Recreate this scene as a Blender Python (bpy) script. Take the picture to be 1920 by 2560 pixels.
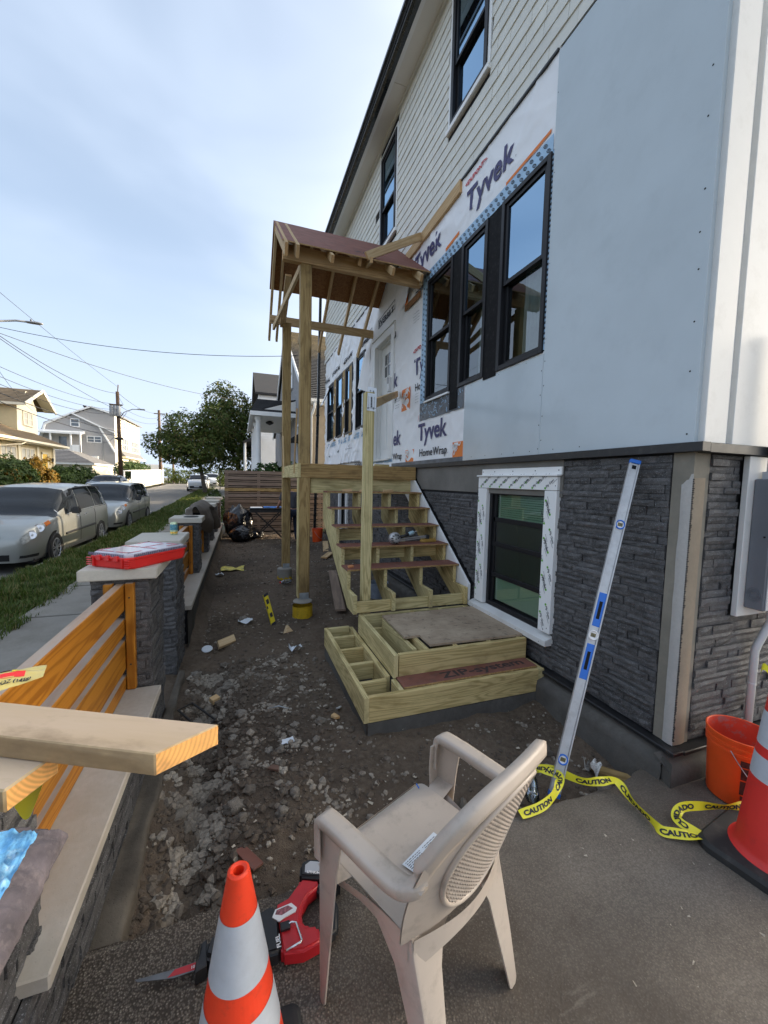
import bpy, bmesh, math, random
from mathutils import Vector, Matrix, noise
from math import sin, cos, pi, radians, sqrt, atan2, hypot

# ------------------------------------------------------------------ clear
for o in list(bpy.data.objects):
    bpy.data.objects.remove(o, do_unlink=True)
SC = bpy.context.scene
COL = SC.collection
rnd = random.Random(7)

# ------------------------------------------------------------------ camera
CAM_H = 1.69
def make_camera():
    f, pitch, roll, yaw = 1000.0, radians(4.3), radians(1.3), radians(19.8)
    fw = Vector((sin(yaw) * cos(pitch), cos(yaw) * cos(pitch), -sin(pitch)))
    r0 = Vector((cos(yaw), -sin(yaw), 0)); u0 = r0.cross(fw)
    rt = r0 * cos(roll) + u0 * sin(roll); up = rt.cross(fw)
    cd = bpy.data.cameras.new('camera'); co = bpy.data.objects.new('camera', cd)
    COL.objects.link(co)
    cd.sensor_fit = 'HORIZONTAL'; cd.sensor_width = 36.0
    cd.lens = 36.0 * f / 1920.0
    cd.clip_start = 0.05; cd.clip_end = 2000
    m = Matrix.Identity(4)
    for i in range(3):
        m[i][0] = rt[i]; m[i][1] = up[i]; m[i][2] = -fw[i]
    m[0][3], m[1][3], m[2][3] = 0, 0, CAM_H
    co.matrix_world = m
    SC.camera = co
make_camera()

# ------------------------------------------------------------------ sky, sun, exposure
SUN_EL, SUN_DIR = radians(13), Vector((0.985, 0.172, 0))      # towards the sun (behind the house)
SUN_DIR.normalize()
def make_world():
    w = bpy.data.worlds.new('World'); SC.world = w; w.use_nodes = True
    nt = w.node_tree; nt.nodes.clear()
    N = nt.nodes.new; L = nt.links.new
    out = N('ShaderNodeOutputWorld'); bg = N('ShaderNodeBackground')
    sky = N('ShaderNodeTexSky'); sky.sky_type = 'NISHITA'; sky.sun_disc = False
    sky.sun_elevation = SUN_EL
    sky.sun_rotation = atan2(SUN_DIR.x, SUN_DIR.y)
    sky.altitude = 10; sky.air_density = 1.0; sky.dust_density = 0.6; sky.ozone_density = 1.6
    tc = N('ShaderNodeTexCoord'); sep = N('ShaderNodeSeparateXYZ'); L(tc.outputs['Generated'], sep.inputs[0])
    # thin high cloud: soft veil, plus an added out-of-view sun-side glow lighting the ground
    mp = N('ShaderNodeMapping'); mp.inputs['Scale'].default_value = (1.0, 0.7, 2.2); mp.inputs['Rotation'].default_value = (0.25, 0.35, 0.6)
    L(tc.outputs['Generated'], mp.inputs[0])
    no = N('ShaderNodeTexNoise'); no.inputs['Scale'].default_value = 1.5; no.inputs['Detail'].default_value = 4; no.inputs['Roughness'].default_value = .42; no.inputs['Distortion'].default_value = .6
    L(mp.outputs[0], no.inputs['Vector'])
    mr = N('ShaderNodeMapRange'); mr.interpolation_type = 'SMOOTHSTEP'; L(no.outputs['Fac'], mr.inputs[0])
    mr.inputs[1].default_value = .30; mr.inputs[2].default_value = .70; mr.inputs[3].default_value = .48; mr.inputs[4].default_value = .86
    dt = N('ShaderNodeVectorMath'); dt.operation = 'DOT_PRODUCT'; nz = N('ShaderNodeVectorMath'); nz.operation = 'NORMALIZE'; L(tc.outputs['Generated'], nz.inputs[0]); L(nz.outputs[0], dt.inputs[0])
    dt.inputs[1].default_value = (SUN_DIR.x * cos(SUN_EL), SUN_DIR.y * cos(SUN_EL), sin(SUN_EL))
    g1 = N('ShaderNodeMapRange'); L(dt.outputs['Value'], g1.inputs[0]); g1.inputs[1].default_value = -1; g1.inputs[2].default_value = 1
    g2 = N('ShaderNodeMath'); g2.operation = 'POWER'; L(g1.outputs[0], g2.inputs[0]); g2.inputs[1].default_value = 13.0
    cm = N('ShaderNodeMixRGB'); L(g2.outputs[0], cm.inputs[0]); cm.inputs[1].default_value = CLOUD; cm.inputs[2].default_value = SUN_GLOW_FILL
    ab = N('ShaderNodeMapRange'); L(sep.outputs[2], ab.inputs[0]); ab.inputs[1].default_value = .02; ab.inputs[2].default_value = .45; ab.inputs[3].default_value = .5; ab.inputs[4].default_value = 0
    ad = N('ShaderNodeMath'); ad.operation = 'ADD'; ad.use_clamp = True; L(mr.outputs[0], ad.inputs[0]); L(ab.outputs[0], ad.inputs[1])
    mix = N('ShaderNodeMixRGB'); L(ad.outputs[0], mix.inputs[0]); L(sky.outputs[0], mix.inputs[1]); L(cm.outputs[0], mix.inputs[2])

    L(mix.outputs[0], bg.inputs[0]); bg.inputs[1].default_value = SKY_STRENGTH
    L(bg.outputs[0], out.inputs[0])
CLOUD = (2.92, 3.42, 4.22, 1); SUN_GLOW_FILL = (70, 62, 50, 1); SKY_STRENGTH = 0.10
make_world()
sd = bpy.data.lights.new('sun', 'SUN'); sd.energy = 3.0; sd.angle = radians(0.6); sd.color = (1.0, 0.80, 0.55)
so = bpy.data.objects.new('sun', sd); COL.objects.link(so)
so.rotation_euler = Vector((SUN_DIR.x * cos(SUN_EL), SUN_DIR.y * cos(SUN_EL), sin(SUN_EL))).to_track_quat('Z', 'Y').to_euler()
SC.view_settings.view_transform = 'Standard'; SC.view_settings.look = 'None'
SC.view_settings.gamma = 1.0; SC.view_settings.use_curve_mapping = False
SC.view_settings.exposure = 1.50
SC.cycles.max_bounces = 6; SC.cycles.diffuse_bounces = 4; SC.cycles.glossy_bounces = 3
SC.cycles.transparent_max_bounces = 8; SC.cycles.caustics_reflective = False; SC.cycles.caustics_refractive = False
SC.cycles.use_denoising = True

# ------------------------------------------------------------------ mesh helpers
class B:
    """collects polygons; build() links them as ONE mesh object"""
    def __init__(s): s.v = []; s.f = []; s.mi = []; s.m = 0
    def poly(s, pts, flip=False):
        n = len(s.v); s.v += [Vector(p) for p in pts]
        idx = list(range(n, n + len(pts)))
        s.f.append(idx[::-1] if flip else idx); s.mi.append(s.m)
    def raw(s, verts, faces):
        n = len(s.v); s.v += [Vector(p) for p in verts]
        for f in faces: s.f.append([i + n for i in f]); s.mi.append(s.m)
    def hexa(s, p):   # p[0..3] bottom ccw, p[4..7] top
        s.raw(p, [(3, 2, 1, 0), (4, 5, 6, 7), (0, 1, 5, 4), (1, 2, 6, 5), (2, 3, 7, 6), (3, 0, 4, 7)])
    def box(s, a, b):
        x0, x1 = sorted((a[0], b[0])); y0, y1 = sorted((a[1], b[1])); z0, z1 = sorted((a[2], b[2]))
        s.hexa([(x0, y0, z0), (x1, y0, z0), (x1, y1, z0), (x0, y1, z0), (x0, y0, z1), (x1, y0, z1), (x1, y1, z1), (x0, y1, z1)])
    def bar(s, p0, p1, w, h, up=(0, 0, 1)):
        p0, p1 = Vector(p0), Vector(p1); d = (p1 - p0).normalized(); up = Vector(up)
        r = d.cross(up)
        if r.length < 1e-5: r = d.cross(Vector((1, 0, 0)))
        r.normalize(); u = r.cross(d)
        c = [(-w / 2, -h / 2), (w / 2, -h / 2), (w / 2, h / 2), (-w / 2, h / 2)]
        P = [p + r * a + u * b for p in (p0, p1) for a, b in c]
        s.raw(P, [(3, 2, 1, 0), (4, 5, 6, 7), (0, 1, 5, 4), (1, 2, 6, 5), (2, 3, 7, 6), (3, 0, 4, 7)])
    def tube(s, pts, r, n=8, cap=True):
        pts = [Vector(p) for p in pts]; R = r if isinstance(r, (list, tuple)) else [r] * len(pts)
        base = len(s.v); prev = None
        for i, p in enumerate(pts):
            t = (pts[min(i + 1, len(pts) - 1)] - pts[max(i - 1, 0)]).normalized()
            if prev is None:
                a = t.cross(Vector((0, 0, 1)))
                if a.length < 1e-4: a = t.cross(Vector((1, 0, 0)))
            else:
                a = prev - t * prev.dot(t)
            a.normalize(); prev = a; b = t.cross(a)
            for k in range(n):
                q = 2 * pi * k / n; s.v.append(p + (a * cos(q) + b * sin(q)) * R[i])
        for i in range(len(pts) - 1):
            for k in range(n):
                k2 = (k + 1) % n
                s.f.append([base + i * n + k, base + i * n + k2, base + (i + 1) * n + k2, base + (i + 1) * n + k]); s.mi.append(s.m)
        if cap:
            s.f.append([base + k for k in range(n)][::-1]); s.mi.append(s.m)
            e = base + (len(pts) - 1) * n
            s.f.append([e + k for k in range(n)]); s.mi.append(s.m)
    def lathe(s, prof, n=24, M=None, mats=None):
        base = len(s.v); M = M or Matrix.Identity(4)
        for (r, z) in prof:
            for k in range(n):
                q = 2 * pi * k / n; s.v.append(M @ Vector((r * cos(q), r * sin(q), z)))
        for i in range(len(prof) - 1):
            for k in range(n):
                k2 = (k + 1) % n
                s.f.append([base + i * n + k, base + i * n + k2, base + (i + 1) * n + k2, base + (i + 1) * n + k])
                s.mi.append(mats[i] if mats else s.m)
    def prism(s, poly, ext):
        """poly: list of 3-D points (planar), ext: extrusion vector"""
        ext = Vector(ext); P = [Vector(p) for p in poly]; n = len(P); b = len(s.v)
        s.v += P + [p + ext for p in P]
        s.f.append([b + i for i in range(n)][::-1]); s.mi.append(s.m)
        s.f.append([b + n + i for i in range(n)]); s.mi.append(s.m)
        for i in range(n):
            j = (i + 1) % n
            s.f.append([b + i, b + j, b + n + j, b + n + i]); s.mi.append(s.m)
    def grid(s, fn, nu, nv, flip=False):
        b = len(s.v)
        for i in range(nu + 1):
            for j in range(nv + 1): s.v.append(Vector(fn(i / nu, j / nv)))
        for i in range(nu):
            for j in range(nv):
                q = [b + i * (nv + 1) + j, b + (i + 1) * (nv + 1) + j, b + (i + 1) * (nv + 1) + j + 1, b + i * (nv + 1) + j + 1]
                s.f.append(q[::-1] if flip else q); s.mi.append(s.m)
    def xform(s, M):
        s.v = [M @ v for v in s.v]; return s
    def mesh(s, name, mats, smooth=False, bevel=0.0, recalc=True, weld=0.0, seg=1):
        me = bpy.data.meshes.new(name)
        me.from_pydata([tuple(v) for v in s.v], [], s.f)
        for m in (mats if isinstance(mats, (list, tuple)) else [mats]): me.materials.append(m)
        if len(me.materials) > 1: me.polygons.foreach_set('material_index', s.mi)
        if recalc or bevel or weld:
            bm = bmesh.new(); bm.from_mesh(me)
            if weld: bmesh.ops.remove_doubles(bm, verts=bm.verts, dist=weld)
            if recalc: bmesh.ops.recalc_face_normals(bm, faces=bm.faces)
            if bevel:
                es = [e for e in bm.edges if len(e.link_faces) == 2 and e.calc_face_angle(0) > 0.6]
                bmesh.ops.bevel(bm, geom=es, offset=bevel, segments=seg, affect='EDGES', clamp_overlap=True)
            bm.to_mesh(me); bm.free()
        if smooth:
            me.polygons.foreach_set('use_smooth', [True] * len(me.polygons))
            if smooth != 'all':
                try: me.set_sharp_from_angle(angle=radians(38))
                except Exception: pass
        me.update()
        return me
    def build(s, name, mats, parent=None, smooth=False, bevel=0.0, local=False, recalc=True, weld=0.0, seg=1):
        if parent is not None and not local:
            o_ = root_loc(parent); s.v = [v - o_ for v in s.v]
        me = s.mesh(name, mats, smooth, bevel, recalc, weld, seg)
        return link(name, me, parent)

def root_loc(o):
    v = Vector((0, 0, 0))
    while o is not None:
        v = v + o.location; o = o.parent
    return v
def link(name, me, parent=None):
    o = bpy.data.objects.new(name, me); COL.objects.link(o)
    if parent is not None: o.parent = parent
    return o
def thing(name, label, cat, loc=(0, 0, 0), rz=0.0, group=None):
    o = bpy.data.objects.new(name, None); COL.objects.link(o)
    o.location = loc; o.rotation_euler = (0, 0, rz); o.empty_display_size = .1
    return tag(o, label, cat, group)
def tag(o, label, cat, group=None, kind=None):
    if label: o['label'] = label
    if cat: o['category'] = cat
    if group: o['group'] = group
    if kind: o['kind'] = kind
    return o
def kids(o): return [c for c in COL.objects if c.parent == o]
def copy_tree(o, parent=None, kidmap=None):
    if kidmap is None:
        kidmap = {}
        for c in COL.objects:
            if c.parent: kidmap.setdefault(c.parent.name, []).append(c)
    c = o.copy(); COL.objects.link(c)
    if parent: c.parent = parent
    for ch in kidmap.get(o.name, []): copy_tree(ch, c, kidmap)
    return c

_boards = {}
def board(name, p0, p1, w, t, wdir, mat, parent=None, bevel=.0025, label=None):
    """a length of lumber from p0 to p1 (world), width w along wdir, thickness t; grain runs along local X"""
    p0, p1 = Vector(p0), Vector(p1); d = p1 - p0; Ln = d.length; d.normalize()
    wd = Vector(wdir); wd = (wd - d * wd.dot(d)).normalized(); td = d.cross(wd)
    key = (round(Ln, 3), round(w, 4), round(t, 4), mat.name, bevel)
    me = _boards.get(key)
    if me is None:
        b = B(); b.box((-Ln / 2, -w / 2, -t / 2), (Ln / 2, w / 2, t / 2))
        me = b.mesh(name, mat, bevel=bevel); _boards[key] = me
    o = link(name, me, parent)
    m = Matrix.Identity(4)
    for i in range(3): m[i][0] = d[i]; m[i][1] = wd[i]; m[i][2] = td[i]
    m.translation = (p0 + p1) / 2 - (root_loc(parent) if parent else Vector())
    o.matrix_local = m
    if label: o['label'] = label
    return o

def text_mesh(s, size, bold=0.0, ext=0.0, shear=0.0, sx=1.0, align='LEFT'):
    cu = bpy.data.curves.new('lettering', 'FONT'); cu.body = s; cu.size = size; cu.offset = bold; cu.extrude = ext
    cu.shear = shear; cu.align_x = align; cu.resolution_u = 3
    o = bpy.data.objects.new('lettering', cu); COL.objects.link(o)
    dg = bpy.context.evaluated_depsgraph_get(); dg.update()
    me = bpy.data.meshes.new_from_object(o.evaluated_get(dg))
    V = [(v.co.x * sx, v.co.y, v.co.z) for v in me.vertices]; F = [tuple(p.vertices) for p in me.polygons]
    bpy.data.objects.remove(o); bpy.data.curves.remove(cu); bpy.data.meshes.remove(me)
    return V, F
def frame(org, right, up):
    r = Vector(right).normalized(); u = Vector(up); u = (u - r * u.dot(r)).normalized(); n = r.cross(u)
    m = Matrix.Identity(4)
    for i in range(3): m[i][0] = r[i]; m[i][1] = u[i]; m[i][2] = n[i]
    m.translation = Vector(org); return m
def lettering(b, s, M, size, bold=0.0, shear=0.0, width=None, align='LEFT', sx=1.0, warp=None):
    """append text (as flat faces) to builder b; M maps text plane to world"""
    V, F = text_mesh(s, size, bold, 0, shear, 1.0, align)
    if width and V:
        x0 = min(v[0] for v in V); x1 = max(v[0] for v in V); k = width / max(1e-6, x1 - x0)
        V = [((v[0] - x0) * k, v[1], v[2]) for v in V]
    else:
        V = [(v[0] * sx, v[1], v[2]) for v in V]
    P = [M @ Vector(v) for v in V]
    if warp: P = [warp(p) for p in P]
    b.raw(P, F)
WALL_R, UP = (0, -1, 0), (0, 0, 1)          # "right" seen by someone facing the long wall
END_R = (1, 0, 0)                            # ... facing the end wall

# ------------------------------------------------------------------ materials
class Mat:
    def __init__(s, name):
        s.m = bpy.data.materials.new(name); s.m.use_nodes = True
        s.nt = s.m.node_tree; s.p = s.nt.nodes['Principled BSDF']; s.out = s.nt.nodes['Material Output']
        s._tc = None; s._oi = None
    def n(s, t, **k):
        nd = s.nt.nodes.new('ShaderNode' + t)
        for a, b in k.items(): setattr(nd, a, b)
        return nd
    def l(s, a, b): s.nt.links.new(a, b)
    def co(s, which='Object'):
        if s._tc is None: s._tc = s.n('TexCoord')
        return s._tc.outputs[which]
    def rand(s):
        if s._oi is None: s._oi = s.n('ObjectInfo')
        return s._oi.outputs['Random']
    def vec(s, scale=(1, 1, 1), src=None, off=0.0, rot=(0, 0, 0)):
        mp = s.n('Mapping'); mp.inputs['Scale'].default_value = scale; mp.inputs['Rotation'].default_value = rot
        src = src or s.co()
        if off:
            a = s.n('VectorMath', operation='ADD'); k = s.math('MULTIPLY', s.rand(), off)
            s.l(src, a.inputs[0]); s.l(k, a.inputs[1]); src = a.outputs[0]
        s.l(src, mp.inputs[0]); return mp.outputs[0]
    def math(s, op, a, b=None, c=None, clamp=False):
        m = s.n('Math', operation=op); m.use_clamp = clamp
        for i, x in enumerate((a, b, c)):
            if x is None: continue
            if isinstance(x, (int, float)): m.inputs[i].default_value = x
            else: s.l(x, m.inputs[i])
        return m.outputs[0]
    def noise(s, v, scale, detail=4, rough=.5, dist=0, out='Fac'):
        k = s.n('TexNoise'); s.l(v, k.inputs['Vector']); k.inputs['Scale'].default_value = scale
        k.inputs['Detail'].default_value = detail; k.inputs['Roughness'].default_value = rough; k.inputs['Distortion'].default_value = dist
        return k.outputs[out]
    def vor(s, v, scale, feature='F1', out='Distance', rnd_=1.0):
        k = s.n('TexVoronoi', feature=feature); s.l(v, k.inputs['Vector']); k.inputs['Scale'].default_value = scale
        k.inputs['Randomness'].default_value = rnd_
        return k.outputs[out]
    def rng(s, x, a, b, c=0.0, d=1.0, smooth=False):
        m = s.n('MapRange'); m.clamp = True
        if smooth: m.interpolation_type = 'SMOOTHSTEP'
        s.l(x, m.inputs[0])
        for i, q in zip((1, 2, 3, 4), (a, b, c, d)): m.inputs[i].default_value = q
        return m.outputs[0]
    def mix(s, f, a, b, mode='MIX'):
        m = s.n('MixRGB', blend_type=mode)
        for i, x in enumerate((f, a, b)):
            if isinstance(x, (int, float)): m.inputs[i].default_value = x
            elif isinstance(x, (tuple, list)): m.inputs[i].default_value = tuple(x)[:3] + (1,)
            else: s.l(x, m.inputs[i])
        return m.outputs[0]
    def set(s, **k):
        for a, b in k.items():
            i = s.p.inputs[a.replace('_', ' ')]
            if isinstance(b, (int, float)): i.default_value = b
            elif isinstance(b, (tuple, list)): i.default_value = tuple(b)[:3] + (1,)
            else: s.l(b, i)
        return s
    def bump(s, h, strength=.3, dist=.01):
        b = s.n('Bump'); b.inputs['Strength'].default_value = strength; b.inputs['Distance'].default_value = dist
        s.l(h, b.inputs['Height']); s.l(b.outputs[0], s.p.inputs['Normal']); return s

def mul(c, k): return tuple(x * k for x in c)
def plain(name, col, rough=.6, var=.12, scale=6, metal=0.0, spec=.5, bump=0.0, bscale=60, obj_var=0.0, grime=None, coat=0.0):
    """a painted / moulded material with gentle mottling"""
    m = Mat(name); v = m.vec(off=13 if obj_var else 0)
    n1 = m.noise(v, scale, 5, .6)
    c = m.mix(m.rng(n1, .3, .7), mul(col, 1 - var), mul(col, 1 + var))
    if obj_var:
        c = m.mix(m.rng(m.rand(), 0, 1, 0, obj_var), c, mul(col, .45))
    if grime:
        g = m.noise(m.vec(), scale * 2.3, 7, .7); c = m.mix(m.rng(g, .52, .75, 0, grime[1]), c, grime[0])
    m.set(Base_Color=c, Roughness=m.rng(n1, .3, .7, rough * .88, min(1, rough * 1.12)), Metallic=metal)
    m.p.inputs['Specular IOR Level'].default_value = spec
    if coat: m.p.inputs['Coat Weight'].default_value = coat; m.p.inputs['Coat Roughness'].default_value = .06
    if bump: m.bump(m.noise(m.vec(), bscale, 5, .6), bump, .004)
    return m.m

def wood(name, light, dark, ring=9.0, knots=.5, stain=None, rough=.72, var=.25, top=None, end=None, tone2=None, blot=.35):
    """lumber: grain along local X, cathedral rings, knots, end grain"""
    m = Mat(name); src = m.co()
    lo = m.vec((.32, 4.2, 4.2), off=37.0)
    base = m.noise(lo, 1.6, 3, .45, .6)
    rings = m.math('SINE', m.math('MULTIPLY', base, ring * 9.0))
    rl = m.rng(rings, -.2, 1.0, 0, 1)
    fine = m.noise(m.vec((3, 150, 150), off=11), 1.0, 3, .6)
    med = m.noise(m.vec((.9, 14, 14), off=23), 1.0, 4, .55)
    c = m.mix(m.math('MULTIPLY', rl, .8), light, dark)
    c = m.mix(m.rng(fine, .35, .7, 0, .30), c, dark)
    c = m.mix(m.rng(med, .35, .75, 0, blot), c, tone2 or mul(light, .72))
    # knots
    kv = m.vec((1.15, 5.2, 5.2), off=19)
    kd = m.vor(kv, 1.0); 
    kk = m.rng(kd, .05, .16, 1, 0, True)
    halo = m.rng(kd, .10, .30, knots, 0, True)
    c = m.mix(m.math('MULTIPLY', halo, .5), c, mul(dark, .8))
    c = m.mix(m.math('MULTIPLY', kk, knots), c, mul(dark, .28))
    # end grain
    nz = m.n('SeparateXYZ'); m.l(m.co('Normal'), nz.inputs[0])
    ax = m.math('GREATER_THAN', m.math('ABSOLUTE', nz.outputs[0]), .8)
    pv = m.n('SeparateXYZ'); m.l(m.vec((1, 1, 1), off=.03), pv.inputs[0])
    rr = m.math('SQRT', m.math('ADD', m.math('POWER', m.math('ADD', pv.outputs[1], .05), 2), m.math('POWER', m.math('ADD', pv.outputs[2], -.05), 2)))
    er = m.rng(m.math('SINE', m.math('MULTIPLY', rr, 900)), -1, 1)
    ec = m.mix(er, end or light, mul(end or light, .72))
    c = m.mix(ax, c, ec)
    if top:   # weathered, dusty upper face
        tz = m.n('SeparateXYZ'); g = m.n('NewGeometry'); m.l(g.outputs['Normal'], tz.inputs[0])
        up = m.rng(tz.outputs[2], .7, .95); bn = m.noise(m.vec((1.2, 6, 6), off=5), 2.0, 5, .65)
        c = m.mix(m.math('MULTIPLY', up, m.rng(bn, .25, .6, .45, 1)), c, top)
    if stain:
        sn = m.noise(m.vec((2.5, 5, 5), off=41), 1.6, 6, .65); c = m.mix(m.rng(sn, .5, .72, 0, stain[1]), c, stain[0])
    c = m.mix(m.rng(m.rand(), 0, 1, 0, var), c, mul(light, .62))
    r2 = m.math('FRACT', m.math('MULTIPLY', m.rand(), 7.31)); c = m.mix(m.rng(r2, .35, 1, 0, .42), c, m.mix(1.0, c, (1.0, .80, .58), 'MULTIPLY'))
    gr = m.noise(m.vec((1.4, 3, 3), off=17), 2.6, 7, .72); c = m.mix(m.rng(gr, .56, .74, 0, .42), c, mul(dark, .55))
    m.set(Base_Color=c, Roughness=rough); m.p.inputs['Specular IOR Level'].default_value = .25
    h = m.math('ADD', m.math('MULTIPLY', fine, .5), m.math('MULTIPLY', rl, .3))
    m.bump(h, .25, .0012)
    return m.m

def glass(name, tint, refl=.35, rough=.015, gcol=(.92, .96, 1)):
    m = Mat(name); nt = m.nt
    tr = m.n('BsdfTransparent'); tr.inputs[0].default_value = tuple(tint) + (1,)
    gl = m.n('BsdfGlossy'); gl.inputs['Roughness'].default_value = rough; gl.inputs['Color'].default_value = tuple(gcol) + (1,)
    lw = m.n('Fresnel'); lw.inputs[0].default_value = 1.5
    f = m.math('ADD', m.math('MULTIPLY', lw.outputs[0], 1.0), refl, clamp=True)
    mx = m.n('MixShader'); m.l(f, mx.inputs[0]); m.l(tr.outputs[0], mx.inputs[1]); m.l(gl.outputs[0], mx.inputs[2])
    # very slight waviness of the panes
    b = m.n('Bump'); b.inputs['Strength'].default_value = .05; b.inputs['Distance'].default_value = .01
    m.l(m.noise(m.vec(), 2.2, 2), b.inputs['Height']); m.l(b.outputs[0], gl.inputs['Normal'])
    m.l(mx.outputs[0], m.out.inputs[0]); return m.m
# ------------------------------------------------------------------ material instances
PT = wood('treated_lumber', (.72, .61, .315), (.34, .27, .10), 12, 1.0, stain=((.20, .13, .055), .5), var=.30)
PT_OLD = wood('weathered_treated_post', (.48, .335, .145), (.23, .14, .05), 8, .9, stain=((.09, .06, .03), .7), var=.35)
SPF = wood('spruce_lumber', (.66, .49, .28), (.47, .30, .14), 6, .8, var=.22, end=(.72, .44, .20), stain=((.30, .20, .12), .25))
SPF_STACK = wood('yard_lumber', (.58, .44, .26), (.36, .25, .13), 6, .9, var=.1, end=(1.0, .52, .17), top=(.60, .47, .345), stain=((.16, .115, .075), .75))  # end colour bakes in the warm sunlight on the sawn face
FENCE = wood('stained_cedar', (.50, .21, .025), (.25, .085, .008), 6, .8, var=.15, top=(.42, .37, .33), rough=.5)
SLAT = wood('grey_cedar_slat', (.33, .245, .185), (.19, .135, .10), 6, .9, var=.55, tone2=(.22, .175, .145))
FRESH = wood('fresh_offcut', (.75, .56, .33), (.6, .4, .2), 5, .4, var=.1)
def red_panel():
    m = Mat('red_sheathing'); n = m.noise(m.vec(), 5, 6, .65)
    c = m.mix(m.rng(n, .35, .7), (.19, .068, .045), (.27, .11, .08))
    d = m.noise(m.vec(), 16, 8, .7); c = m.mix(m.rng(d, .5, .72, 0, .75), c, (.11, .075, .06))
    m.set(Base_Color=c, Roughness=.75); m.bump(d, .15, .002); return m.m
REDPANEL = red_panel()
def osb(name, a, b):
    m = Mat(name); v = m.vec((1, 1, 1))
    vv = m.n('VectorMath', operation='ADD'); m.l(v, vv.inputs[0]); 
    k = m.n('TexNoise'); m.l(v, k.inputs['Vector']); k.inputs['Scale'].default_value = 9
    m.l(k.outputs['Color'], vv.inputs[1])
    col = m.vor(vv.outputs[0], 14, out='Color'); sp = m.n('SeparateXYZ'); m.l(col, sp.inputs[0])
    c = m.mix(sp.outputs[0], a, b); n = m.noise(m.vec((8, 40, 40)), 3, 4)
    c = m.mix(m.rng(n, .4, .7, 0, .5), c, mul(b, .6)); m.set(Base_Color=c, Roughness=.8); return m.m
OSB = osb('strand_board', (.36, .18, .07), (.22, .10, .035))
OSBEDGE = osb('strand_board_edge', (.46, .30, .13), (.30, .17, .06))
def subfloor():
    m = Mat('muddy_plywood'); n = m.noise(m.vec(), 3.2, 7, .68); f = m.noise(m.vec((3, 40, 40)), 2, 4)
    c = m.mix(m.rng(n, .3, .65), (.30, .22, .15), (.52, .41, .29)); c = m.mix(m.rng(f, .3, .7, 0, .35), c, (.16, .11, .07))
    s = m.noise(m.vec(), 17, 8, .75); c = m.mix(m.rng(s, .56, .68, 0, .8), c, (.05, .04, .032))
    m.set(Base_Color=c, Roughness=.85); return m.m
PLY = subfloor()
def concrete(name, col, dark=.5, scale=2.0, rough=.9, pits=.4, bump=.25, dirt=None):
    m = Mat(name); n = m.noise(m.vec(), scale, 7, .62); f = m.noise(m.vec(), 45, 5, .7)
    c = m.mix(m.rng(n, .3, .7), mul(col, dark), col); c = m.mix(m.rng(f, .35, .7, 0, .3), c, mul(col, .6))
    p = m.vor(m.vec(), 70); c = m.mix(m.rng(p, .0, .16, pits, 0), c, mul(col, .3))
    if dirt: c = m.mix(m.rng(m.noise(m.vec(), 1.4, 8, .7), .45, .7, 0, .85), c, dirt)
    m.set(Base_Color=c, Roughness=rough); m.p.inputs['Specular IOR Level'].default_value = .25
    m.bump(m.math('ADD', f, m.rng(p, 0, .2, -.6, 0)), bump, .004); return m.m
CEMENT = concrete('scratch_coat', (.235, .22, .195), .66, 2.4)
FOOTING = concrete('wet_footing', (.15, .14, .125), .5, 2.6, bump=.5, dirt=(.045, .037, .03))
COPING = concrete('coping_stone', (.56, .52, .46), .80, 1.7, pits=.25, bump=.2, dirt=(.40, .35, .28))
CAPSTONE = concrete('cap_stone', (.60, .56, .48), .82, 2.0, pits=.2, bump=.2)
MORTAR_LIGHT = concrete('smooth_mortar', (.50, .48, .45), .86, 2.0, pits=.15, bump=.1)
MORTAR_TAN = concrete('tan_mortar', (.36, .30, .225), .7, 2.2, pits=.3, bump=.3)
WALKWAY = concrete('sidewalk_concrete', (.30, .28, .245), .72, .8, pits=.3, bump=.35, dirt=(.17, .155, .125))
PIER = concrete('pier_concrete', (.38, .355, .31), .7, 3, pits=.3)
def stone():
    m = Mat('split_face_slate'); v = m.vec(off=29)
    n = m.noise(v, 26, 6, .7); big = m.noise(v, 7, 4, .6); sp = m.noise(v, 190, 2, .6)
    c = m.mix(m.rng(m.rand(), 0, 1), (.030, .029, .029), (.105, .102, .102))
    c = m.mix(m.rng(n, .38, .7), c, (.145, .14, .138)); c = m.mix(m.rng(big, .4, .68, 0, .6), c, (.022, .021, .022))
    c = m.mix(m.rng(sp, .60, .72, 0, .8), c, (.40, .41, .43))
    m.set(Base_Color=c, Roughness=.62); m.p.inputs['Specular IOR Level'].default_value = .45
    m.bump(m.math('ADD', n, m.math('MULTIPLY', sp, .5)), .9, .006); return m.m
STONE = stone()
STONEBACK = plain('stone_joint', (.022, .022, .024), .9)
def dirt():
    m = Mat('dug_soil'); v = m.vec()
    n = m.noise(v, 1.1, 8, .62); f = m.noise(v, 22, 7, .72); g = m.noise(v, 140, 3, .6)
    c = m.mix(m.rng(n, .35, .66), (.080, .059, .042), (.185, .136, .098))
    c = m.mix(m.rng(f, .42, .68, 0, .7), c, (.21, .165, .12)); c = m.mix(m.rng(g, .62, .74, 0, .6), c, (.26, .235, .20))
    w = m.noise(v, .55, 4, .5); c = m.mix(m.rng(w, .48, .62, 0, .7), c, (.042, .033, .026))
    m.set(Base_Color=c, Roughness=.95); m.p.inputs['Specular IOR Level'].default_value = .2
    m.bump(m.math('ADD', m.math('MULTIPLY', f, 1.0), m.math('MULTIPLY', g, .5)), .9, .02); return m.m
DIRT = dirt()
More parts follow.
